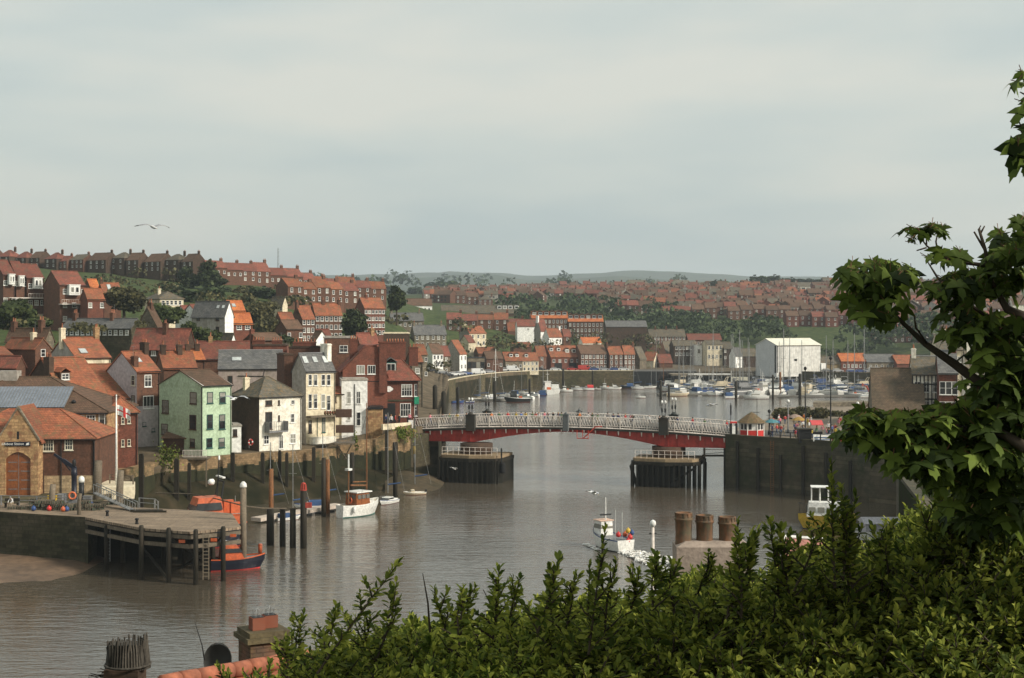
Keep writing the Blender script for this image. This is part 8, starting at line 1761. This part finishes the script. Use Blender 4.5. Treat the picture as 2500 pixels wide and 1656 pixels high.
# ================================================================ people
skin = mat('skin', (.42, .24, .16), (.36, .2, .13), s1=3, rnd=.25)
hairs = [mat('hair_brown', (.05, .03, .015)), mat('hair_blond', (.3, .2, .09)), mat('hair_black', (.012, .01, .01)), mat('hair_grey', (.3, .3, .29))]
tops = {n: mat('cloth_'+n, c, rnd=.1) for n, c in (('red', (.5, .05, .05)), ('white', (.65, .64, .62)), ('navy', (.02, .03, .08)), ('pink', (.6, .2, .25)), ('black', (.02, .02, .02)), ('blue', (.08, .15, .4)), ('orange', (.6, .18, .04)), ('grey', (.2, .2, .2)), ('green', (.06, .13, .06)), ('yellow', (.55, .4, .06)))}
legs = {n: mat('trousers_'+n, c, rnd=.1) for n, c in (('dark', (.02, .022, .03)), ('denim', (.06, .09, .16)), ('beige', (.3, .24, .16)))}
def bodymesh(pose):
    J = {'pel': (0, 0, .95), 'sp': (0, 0, 1.15), 'ch': (0, 0, 1.38), 'nk': (0, 0, 1.5), 'hd': (0, .015, 1.62), 'tp': (0, .01, 1.74),
         'sl': (.19, 0, 1.42), 'el': (.25, .02, 1.14), 'wl': (.25, .1, .9), 'fl': (.24, .14, .8), 'sr': (-.19, 0, 1.42), 'er': (-.25, .02, 1.14), 'wr': (-.25, .1, .9), 'fr': (-.24, .14, .8),
         'hl': (.1, 0, .9), 'kl': (.11, .03, .5), 'al': (.11, 0, .09), 'tl': (.12, .16, .04), 'hr': (-.1, 0, .9), 'kr': (-.11, .03, .5), 'ar': (-.11, 0, .09), 'tr': (-.12, .16, .04)}
    if pose == 'walk': J.update(kl=(.11, .2, .52), al=(.11, .28, .1), tl=(.12, .44, .06), kr=(-.11, -.08, .5), ar=(-.11, -.34, .14), tr=(-.12, -.2, .05), el=(.26, -.14, 1.16), wl=(.26, -.12, .93), fl=(.25, -.06, .84), er=(-.26, .12, 1.17), wr=(-.24, .28, 1.0), fr=(-.23, .36, .95))
    if pose == 'lean': J.update(sp=(0, .06, 1.14), ch=(0, .16, 1.34), nk=(0, .24, 1.44), hd=(0, .3, 1.54), tp=(0, .32, 1.66), sl=(.19, .17, 1.37), sr=(-.19, .17, 1.37), el=(.24, .3, 1.12), er=(-.24, .3, 1.12), wl=(.12, .48, 1.18), wr=(-.12, .48, 1.18), fl=(.05, .54, 1.18), fr=(-.05, .54, 1.18))
    if pose == 'sit': J.update(pel=(0, 0, .55), sp=(0, .06, .74), ch=(0, .2, .94), nk=(0, .3, 1.03), hd=(0, .38, 1.12), tp=(0, .42, 1.23), sl=(.19, .22, .97), sr=(-.19, .22, .97), el=(.26, .36, .75), er=(-.26, .36, .75), wl=(.16, .52, .6), wr=(-.16, .52, .6), fl=(.1, .6, .56), fr=(-.1, .6, .56), hl=(.1, .02, .53), hr=(-.1, .02, .53), kl=(.15, .44, .52), kr=(-.15, .44, .52), al=(.15, .46, .1), ar=(-.15, .46, .1), tl=(.16, .62, .05), tr=(-.16, .62, .05))
    E = [('pel', 'sp'), ('sp', 'ch'), ('ch', 'nk'), ('nk', 'hd'), ('hd', 'tp'), ('ch', 'sl'), ('sl', 'el'), ('el', 'wl'), ('wl', 'fl'), ('ch', 'sr'), ('sr', 'er'), ('er', 'wr'), ('wr', 'fr'), ('pel', 'hl'), ('hl', 'kl'), ('kl', 'al'), ('al', 'tl'), ('pel', 'hr'), ('hr', 'kr'), ('kr', 'ar'), ('ar', 'tr')]
    Rr = dict(pel=.15, sp=.13, ch=.15, nk=.06, hd=.095, tp=.07, sl=.07, el=.05, wl=.035, fl=.03, sr=.07, er=.05, wr=.035, fr=.03, hl=.1, kl=.065, al=.042, tl=.035, hr=.1, kr=.065, ar=.042, tr=.035)
    ks = list(J); me_ = bpy.data.meshes.new('tmp'); me_.from_pydata([J[k] for k in ks], [(ks.index(a), ks.index(b)) for a, b in E], [])
    ob = bpy.data.objects.new('tmp', me_); C.objects.link(ob); md = ob.modifiers.new('s', 'SKIN'); ss = ob.modifiers.new('u', 'SUBSURF'); ss.levels = 1; ss.render_levels = 1
    for i, k in enumerate(ks): v = me_.skin_vertices[0].data[i]; v.radius = (Rr[k]*(1.15 if k in ('pel', 'ch', 'sp') else 1), Rr[k]*(.8 if k in ('pel', 'ch', 'sp') else 1)); v.use_root = (k == 'pel')
    bpy.context.view_layer.update(); dg = bpy.context.evaluated_depsgraph_get(); m2 = bpy.data.meshes.new_from_object(ob.evaluated_get(dg)); bpy.data.objects.remove(ob)
    m2.materials.clear()
    for q in (skin, tops['grey'], legs['dark'], kpaint): m2.materials.append(q)
    segs = [(Vector(J[a]), Vector(J[b]), {'hd': 0, 'tp': 0, 'wl': 1, 'wr': 1, 'fl': 0, 'fr': 0, 'kl': 2, 'kr': 2, 'al': 2, 'ar': 2, 'tl': 3, 'tr': 3, 'hl': 2, 'hr': 2, 'nk': 0}.get(b, 1)) for a, b in E]
    for f in m2.polygons:
        c_ = f.center; best = None
        for a, b, k in segs:
            ab = b-a; t_ = max(0, min(1, (c_-a).dot(ab)/max(ab.length_squared, 1e-9))); d = (c_-a-ab*t_).length
            if best is None or d < best[0]: best = (d, k)
        f.material_index = best[1]; f.use_smooth = True
    hd = Vector(J['hd']); h = MB(); h.lathe([(.03, .0), (.1, .02), (.118, .08), (.1, .15), (.05, .19), (.01, .195)], (hd.x, hd.y-.025, hd.z-.03), 10)
    f_ = MB()
    for sx in (-.035, .035): f_.box(hd.x+sx-.012, hd.y+.075, hd.z+.02, hd.x+sx+.012, hd.y+.098, hd.z+.035)
    f_.box(hd.x-.012, hd.y+.08, hd.z-.02, hd.x+.012, hd.y+.118, hd.z+.01); f_.box(hd.x-.025, hd.y+.08, hd.z-.05, hd.x+.025, hd.y+.096, hd.z-.042)
    return m2, h.data('hair', hairs[0]), f_.data('face', skin)
BODY = {p: bodymesh(p) for p in ('stand', 'walk', 'lean', 'sit')}
def person(x, y, z, rz, pose, top, leg, label, group, s=1.0):
    b_, h_, f_ = BODY[pose]; checklabel(label, group)
    o = link('person', b_, None, (x, y, z), rz); o.scale = (s, s, s); tag(o, label, 'person', group)
    for i, m_ in ((1, tops[top]), (2, legs[leg])): o.material_slots[i].link = 'OBJECT'; o.material_slots[i].material = m_
    h = link('hair', h_, o); h.material_slots[0].link = 'OBJECT'; h.material_slots[0].material = rng.choice(hairs); link('face', f_, o); return o
tk, lk = list(tops), list(legs)
bp_ = sorted([1190, 1205, 1221, 1246, 1268, 1275, 1293, 1306, 1318, 1325, 1348, 1360, 1374, 1380, 1424, 1443, 1453, 1469, 1489, 1505, 1517, 1548, 1554, 1590, 1617, 1657, 1692, 1773, 1043, 1078, 1096, 1120, 1140, 1722, 1337, 1533])
for i, px in enumerate(bp_):
    s = (px-1012)/(1783-1012); t_ = 'red' if px in (1246, 1692) else 'navy' if px in (1517, 1657) else rng.choice(tk); l_ = rng.choice(lk); p_ = rng.choice(['walk', 'stand', 'lean', 'walk']); yy = .55 if p_ == 'lean' else rng.uniform(.5, 2.2)
    q = Vector((s*BL, yy, dz(s)+.62)); q = Matrix.Translation(br.location) @ Matrix.Rotation(ba, 4, 'Z') @ q
    rz = ba+(R(180) if p_ == 'lean' else R(rng.choice([90, -90, 75, -100]) if p_ == 'walk' else rng.uniform(0, 360)))
    person(q.x, q.y, q.z, rz, p_, t_, l_, 'person in %s top and %s trousers, %s from the left on the bridge' % (t_, l_, ORD[i]), 'people crossing the bridge', rng.uniform(.95, 1.05))
qp = []
for i in range(64):
    px = rng.uniform(1875, 2110); D = rng.uniform(213.5, 255)-(px-1875)*.03; qp.append((px, D))
qp.sort()
for i, (px, D) in enumerate(qp):
    if D < 209+.03*(2000-px): D += 3
    t_ = rng.choice(tk+['white', 'red', 'blue', 'pink']); l_ = rng.choice(lk); lab = 'person in %s top' % t_
    person(X(px, D), D, QZ+.03, rng.uniform(0, 6.28), rng.choice(['walk', 'stand']), t_, l_, lab+(', %s from the left in the quay crowd' % ORD[i % 40] if i < 40 else ', %s from the right in the quay crowd' % ORD[63-i]), 'crowd on the quay right of the kiosk', rng.uniform(.9, 1.05))
for i, (px, D) in enumerate(((930, 233.0), (942, 229), (955, 228), (965, 228.5), (975, 230), (1000, 232))):
    person(X(px, D), D, 8.75, rng.uniform(0, 6), 'stand', ['orange', 'navy', 'white', 'red', 'black', 'pink'][i], 'dark', 'person in %s top standing on the pub forecourt' % ['orange', 'navy', 'white', 'red', 'black', 'pink'][i], 'people outside the pub')
person(X(28, 155.2), 155.5, 5.0, R(160), 'sit', 'white', 'beige', 'person in white top bending forward on the pier bench', None)
person(X(1481, DW(1338)), DW(1338)+.8, 1.1, R(118), 'stand', 'black', 'dark', 'person in black steering at the fishing boat stern', None)
slab('forecourt', None, [(925, 229.8), (1005, 230.2), (1012, 236), (925, 236)], 8.2, 8.74, paving, kind='structure')

# ================================================================ foreground roofs and chimneys
potbrick = mat('brick_sooty', (.17, .085, .05), (.09, .06, .04), s1=2, s2=8, pat='brick', rnd=0, bump=.8, grime=(.13, .10, .04, 3.5))
D = 25; o = place('brick_chimney', 'brick chimney with two square orange pots and wire spikes at bottom left', 'chimney', 643, 1656, D); o.rotation_euler = (0, 0, R(28))
k = D/F; zt = (1656-1538)*k
g = MB(); g.box(-.34, -.34, -4, .34, .34, zt-.15); g.build('stack', potbrick, o)
g = MB(); g.box(-.41, -.41, zt-.147, .41, .41, zt-.06); g.box(-.36, -.36, zt-.057, .36, .36, zt+.03); g.build('corbel', mat('stone_lichen', (.12, .095, .05), (.075, .06, .035), s1=4, s2=14, rnd=0, bump=.5), o)
for x, y in ((-.13, -.05), (.13, .05)):
    g = MB(); w_ = .115; h_ = .245; g.box(x-w_, y-w_, zt+.033, x+w_, y+w_, zt+h_); po = g.build('chimney_pot', mat('pot_orange', (.25, .08, .045), (.17, .065, .04), s1=5, rnd=.1), o)
    g = MB(); g.box(x-w_+.02, y-w_+.02, zt+h_+.002, x+w_-.02, y+w_-.02, zt+h_+.01, 1)
    for i in range(6): a = i*math.pi/3; g.tube([(x+.09*math.cos(a), y+.09*math.sin(a), zt+h_), (x+.07*math.cos(a), y+.07*math.sin(a), zt+h_+.1), (x, y, zt+h_+.16)], .005, 4)
    g.build('wire_guard', [metal, kpaint], po)
# house below: ridge of orange tiles
o = place('roof_below', 'orange ridge tiled roof of a house below, crossing the bottom edge', 'roof', 585, 1660, 22.5); o.name = 'cottage_below'; o['category'] = 'house'; o['label'] = 'orange tiled cottage roof crossing the bottom edge beside the brick chimney'
a_, b_ = P(395, 1668, 21.5), P(760, 1602, 24); dv = b_-a_; q = Vector(o.location)
g = MB(); n = 9
for i in range(n):
    t0, t1 = i/n, (i+1)/n; p0, p1 = a_+dv*t0-q, a_+dv*(t1-.012)-q; g.tube([p0, p1], [.125+.008*(i % 2), .128], 12)
g.build('ridge_tile', mat('ridge_terracotta', (.29, .10, .055), (.20, .075, .045), s1=3, s2=10, rnd=.2), o)
nv = Vector((-dv.y, dv.x, 0)).normalized(); g = MB()
for s in (-1, 1):
    e0, e1 = a_-q+nv*s*3-Vector((0, 0, 2.3)), b_-q+nv*s*3-Vector((0, 0, 2.3)); u = Vector((0, 0, .08))
    g.mesh([a_-q-u, b_-q-u, e1, e0, a_-q-u*2.5, b_-q-u*2.5, e1-u, e0-u], [(0, 1, 2, 3), (7, 6, 5, 4), (2, 6, 7, 3), (0, 3, 7, 4), (1, 5, 6, 2)])
g.build('roof', orange, o)
g = MB(); pr = [a_-q, b_-q]; d_ = dv.normalized(); 
for s in (0, 1): pass
g.mesh([a_-q+nv*2.6-Vector((0, 0, 2.2)), b_-q+nv*2.6-Vector((0, 0, 2.2)), b_-q-nv*2.6-Vector((0, 0, 2.2)), a_-q-nv*2.6-Vector((0, 0, 2.2)), a_-q+nv*2.6-Vector((0, 0, 12)), b_-q+nv*2.6-Vector((0, 0, 12)), b_-q-nv*2.6-Vector((0, 0, 12)), a_-q-nv*2.6-Vector((0, 0, 12))],
       [(4, 5, 1, 0), (5, 6, 2, 1), (6, 7, 3, 2), (7, 4, 0, 3)]); g.build('wall', brick, o)
o = place('satellite_dish', 'dark grey satellite dish left of the brick chimney', 'satellite dish', 540, 1612, 24)
g = MB(); n = 20; rr_ = .28
for k_ in range(5):
    for j in range(n): t_ = 2*math.pi*j/n; q_ = rr_*(k_+.001)/4; g.v.append((q_*math.cos(t_), .10*(q_/rr_)**2*-1, q_*math.sin(t_)*.95))
for k_ in range(4):
    for j in range(n): g.f.append((k_*n+j, k_*n+(j+1) % n, (k_+1)*n+(j+1) % n, (k_+1)*n+j)); g.m.append(0); g.sm.append(True)
g.ring((0, -.1, 0), rr_, .008, 'y', 20, 4); dsh = g.build('dish', mat('dish_grey', (.05, .05, .045), rnd=0), o); dsh.rotation_euler = (R(-12), 0, R(-25))
g = MB(); g.tube([(0, .02, 0), (.05, .1, -.35), (.1, .15, -.6)], .02, 6); g.tube([(-.28, 0, 0), (-.32, .0, .25), (-.44, .02, .62)], [.012, .009, .005], 6); g.build('bracket', kpaint, o)
o = place('ruined_chimney_cowl', 'weathered dark chimney top with splintered upright slats at bottom left', 'chimney', 312, 1656, 22)
g = MB(); k = 22/F; zt = (1656-1628)*k; g.box(-.3, -.25, -3, .22, .25, zt); g.build('stack', brickdark, o)
g = MB(); rs = random.Random(3)
for i in range(46):
    a = 2*math.pi*i/46; x, y = .30*math.cos(a), .2*math.sin(a); hh = .42+rs.uniform(-.05, .05)+.06*math.cos(a); ww = .018
    g.tube([(x*1.1, y*1.1, zt-.02), (x+rs.uniform(-.01, .01), y, zt+hh*.6), (x+rs.uniform(-.02, .02), y, zt+hh)], [.022, .018, .012], 4)
g.ring((0, 0, zt+.04), .34, .02, 'z', 16, 5); g.box(-.24, -.16, zt+.003, .24, .16, zt+.36); g.build('slatted_cowl', mat('wood_weathered', (.075, .065, .052), (.025, .022, .017), s1=6, s2=20, rnd=0, streak=True), o)
g = MB()
for i in range(40): x = -.35-rs.random()*.35; z = zt-.05-rs.random()*.25+(x+.35)*.3; g.tube([(x+.3, rs.uniform(-.2, .2), z), (x+rs.uniform(-.05, .05), rs.uniform(-.2, .2), z+rs.uniform(-.02, .06))], .007, 3)
g.build('nest_twigs', bark, o)
# three tall pots
o = place('chimney_stack', 'pale rendered chimney stack carrying three big clay pots above the shrubs', 'chimney', 1735, 1330, 27)
k = 27/F; g = MB(); g.box(-.68, -.35, -5, .72, .35, -.003); g.mesh([(-.68, -.35, 0), (.72, -.35, 0), (.72, .35, 0), (-.68, .35, 0), (-.5, -.2, .09), (.6, -.2, .09), (.6, .2, .09), (-.5, .2, .09)], [(0, 1, 5, 4), (1, 2, 6, 5), (2, 3, 7, 6), (3, 0, 4, 7), (4, 5, 6, 7)]); g.build('stack', mat('mortar_pink_grey', (.34, .27, .22), (.26, .21, .17), s1=3, s2=12, rnd=0, bump=.5), o)
pm_ = mat('pot_weathered', (.22, .10, .05), (.10, .08, .055), s1=3, s2=11, rnd=.2, streak=True, grime=(.10, .09, .055, 5))
for i, (px, dy, hh) in enumerate(((1669, 0, 72), (1720, 6, 72), (1775, 10, 72))):
    g = MB(); w_ = .158; x = (px-1735)*k; h_ = hh*k*.98; nn = 24
    g.lathe([(w_*1.02, -.12), (w_, .0), (w_*.97, h_*.3), (w_, h_*.72), (w_*1.12, h_*.76), (w_*1.14, h_*.80), (w_*1.0, h_*.83), (w_*.98, h_*.97), (w_*1.05, h_), (w_*.84, h_), (w_*.8, h_*.6)], (x, 0, -dy*k+.06), nn)
    for j in range(12): a = j*math.pi/6; g.box(-.018, w_*.93, h_*.85, .018, w_*1.06, h_*.985, 0, Matrix.Translation((x, 0, -dy*k+.06)) @ Matrix.Rotation(a, 4, 'Z'))
    g.build('chimney_pot', pm_, o)
lp = lamp('white lamp post with globe standing below the cliff in front of the river', 1594, 0, 70, Z(1288, 70)-6.9, z=6.9, m=lattice, k=.6)
o = place('pink_roof_below', 'faded pink tiled roof corner seen through the shrubs', 'roof', 1968, 1312, 42); o.name = 'cottage_below'; o['category'] = 'house'; o['label'] = 'faded pink roofed cottage seen through the shrubs below the yellow boat'
g = MB(); k = 42/F; g.mesh([(-55*k, 0, 0), (65*k, 0, -.1), (100*k, -2.6, -1.7), (-110*k, -2.6, -1.7), (65*k, 4, -2.5), (-55*k, 4, -2.4)], [(3, 2, 1, 0), (0, 1, 4, 5)]); g.build('roof', mat('tile_pink', (.42, .2, .16), (.36, .16, .13), s1=1, pat='tile', rnd=0), o)
g = MB(); g.tube([(-55*k, 0, .02), (65*k, 0, -.08)], .06, 6); g.tube([(-55*k, 0, 0), (-110*k, -2.6, -1.68)], .05, 6); g.build('ridge_tile', wpaint, o)
g = MB(); g.box(-105*k, -2.4, -14, 95*k, 3.6, -1.9); g.build('wall', brick, o)

# ================================================================ gulls
def gull(label, px, py, D, rz, s=1.0, bank=0, up=1):
    checklabel(label, None); o = empty('seagull', P(px, py, D), 0, label, 'gull')
    o.rotation_euler = (0, R(bank), rz)
    g = MB(); prof = [(-.28, .02), (-.2, .05), (-.05, .08), (.1, .075), (.2, .05), (.27, .042), (.31, .03), (.36, .008)]
    vs = []; n = 8
    for x, r_ in prof:
        for j in range(n): t_ = 2*math.pi*j/n; vs.append((x, r_*math.cos(t_), r_*math.sin(t_)*.9+(.015 if x > .2 else 0)))
    g.mesh(vs, [(i*n+j, i*n+(j+1) % n, (i+1)*n+(j+1) % n, (i+1)*n+j) for i in range(len(prof)-1) for j in range(n)]+[tuple(range(n-1, -1, -1)), tuple(range((len(prof)-1)*n, len(prof)*n))], 0, True)
    g.mesh([(-.26, .02, .01), (-.26, -.02, .01), (-.45, -.09, 0), (-.45, .09, 0), (-.26, 0, .03)], [(0, 1, 2, 3), (0, 3, 4), (1, 4, 2), (2, 4, 3)], 0)
    for sd in (-1, 1):
        W_ = [(.06, .1, -.13, .03), (.3, .17, -.1, .13*up), (.5, .15, -.05, .12*up), (.72, .02, -.12, .04*up), (.86, -.1, -.14, -.02*up)]; vs = []
        for y, xf, xb_, z in W_: vs += [(xf, y*sd, z+.012), (xb_, y*sd, z), (xf, y*sd, z-.006), (xb_, y*sd, z-.008)]
        for i in range(4):
            q = i*4; m_ = 2 if i == 3 else 1
            g.mesh(vs[q:q+8], [(0, 4, 5, 1)], m_, True); g.mesh(vs[q:q+8], [(2, 3, 7, 6), (0, 2, 6, 4), (1, 5, 7, 3)], 2 if i == 3 else 0, True)
    b_ = g.build('body', [mat('feather_white', (.75, .74, .72), rnd=0), mat('feather_grey', (.35, .36, .38), rnd=0), kpaint], o)
    g = MB(); g.lathe([(.014, 0), (.010, .05), (.002, .07)], n=6); k_ = g.build('beak', yellowp, o, (.35, 0, .01)); k_.rotation_euler = (0, R(95), 0)
    o.scale = (s, s, s)
gull('big white gull flying in the sky above the left hillside', 374, 555, 62, R(-50), .95, 14)
gull('white gull crossing in front of the green house', 572, 974, 95, R(80), 1.35, -4)
gull('white gull flying low over the river left of the fishing boat mast', 1448, 1204, 88, R(20), 1.0, 20)
gull('white gull gliding over the upper river behind the bridge', 1737, 990, 150, R(150), 1.5, 16)
gull('tiny gull flying beyond the bridge near the left pier', 1108, 1144, 200, R(40), 1.2, 30)

for k_ in list(BP.values())+[CAR, VAN]:
    def rm(q):
        for c_ in list(q.children): rm(c_)
        bpy.data.objects.remove(q)
    rm(k_)

# ================================================================ haze: one closed box of even, pale air round camera and town
g = MB(); g.box(-7500, -60, -5, 7500, 7900, 330)
hm = bpy.data.materials.new('haze_air'); hm.use_nodes = True; t = hm.node_tree; t.nodes.remove(t.nodes['Principled BSDF'])
pv = t.nodes.new('ShaderNodeVolumePrincipled'); pv.inputs['Color'].default_value = (.80, .90, .97, 1); pv.inputs['Density'].default_value = .00013; pv.inputs['Anisotropy'].default_value = .2
t.links.new(pv.outputs[0], t.nodes['Material Output'].inputs['Volume'])
hz_ = g.build('haze', hm); hz_['kind'] = 'stuff'
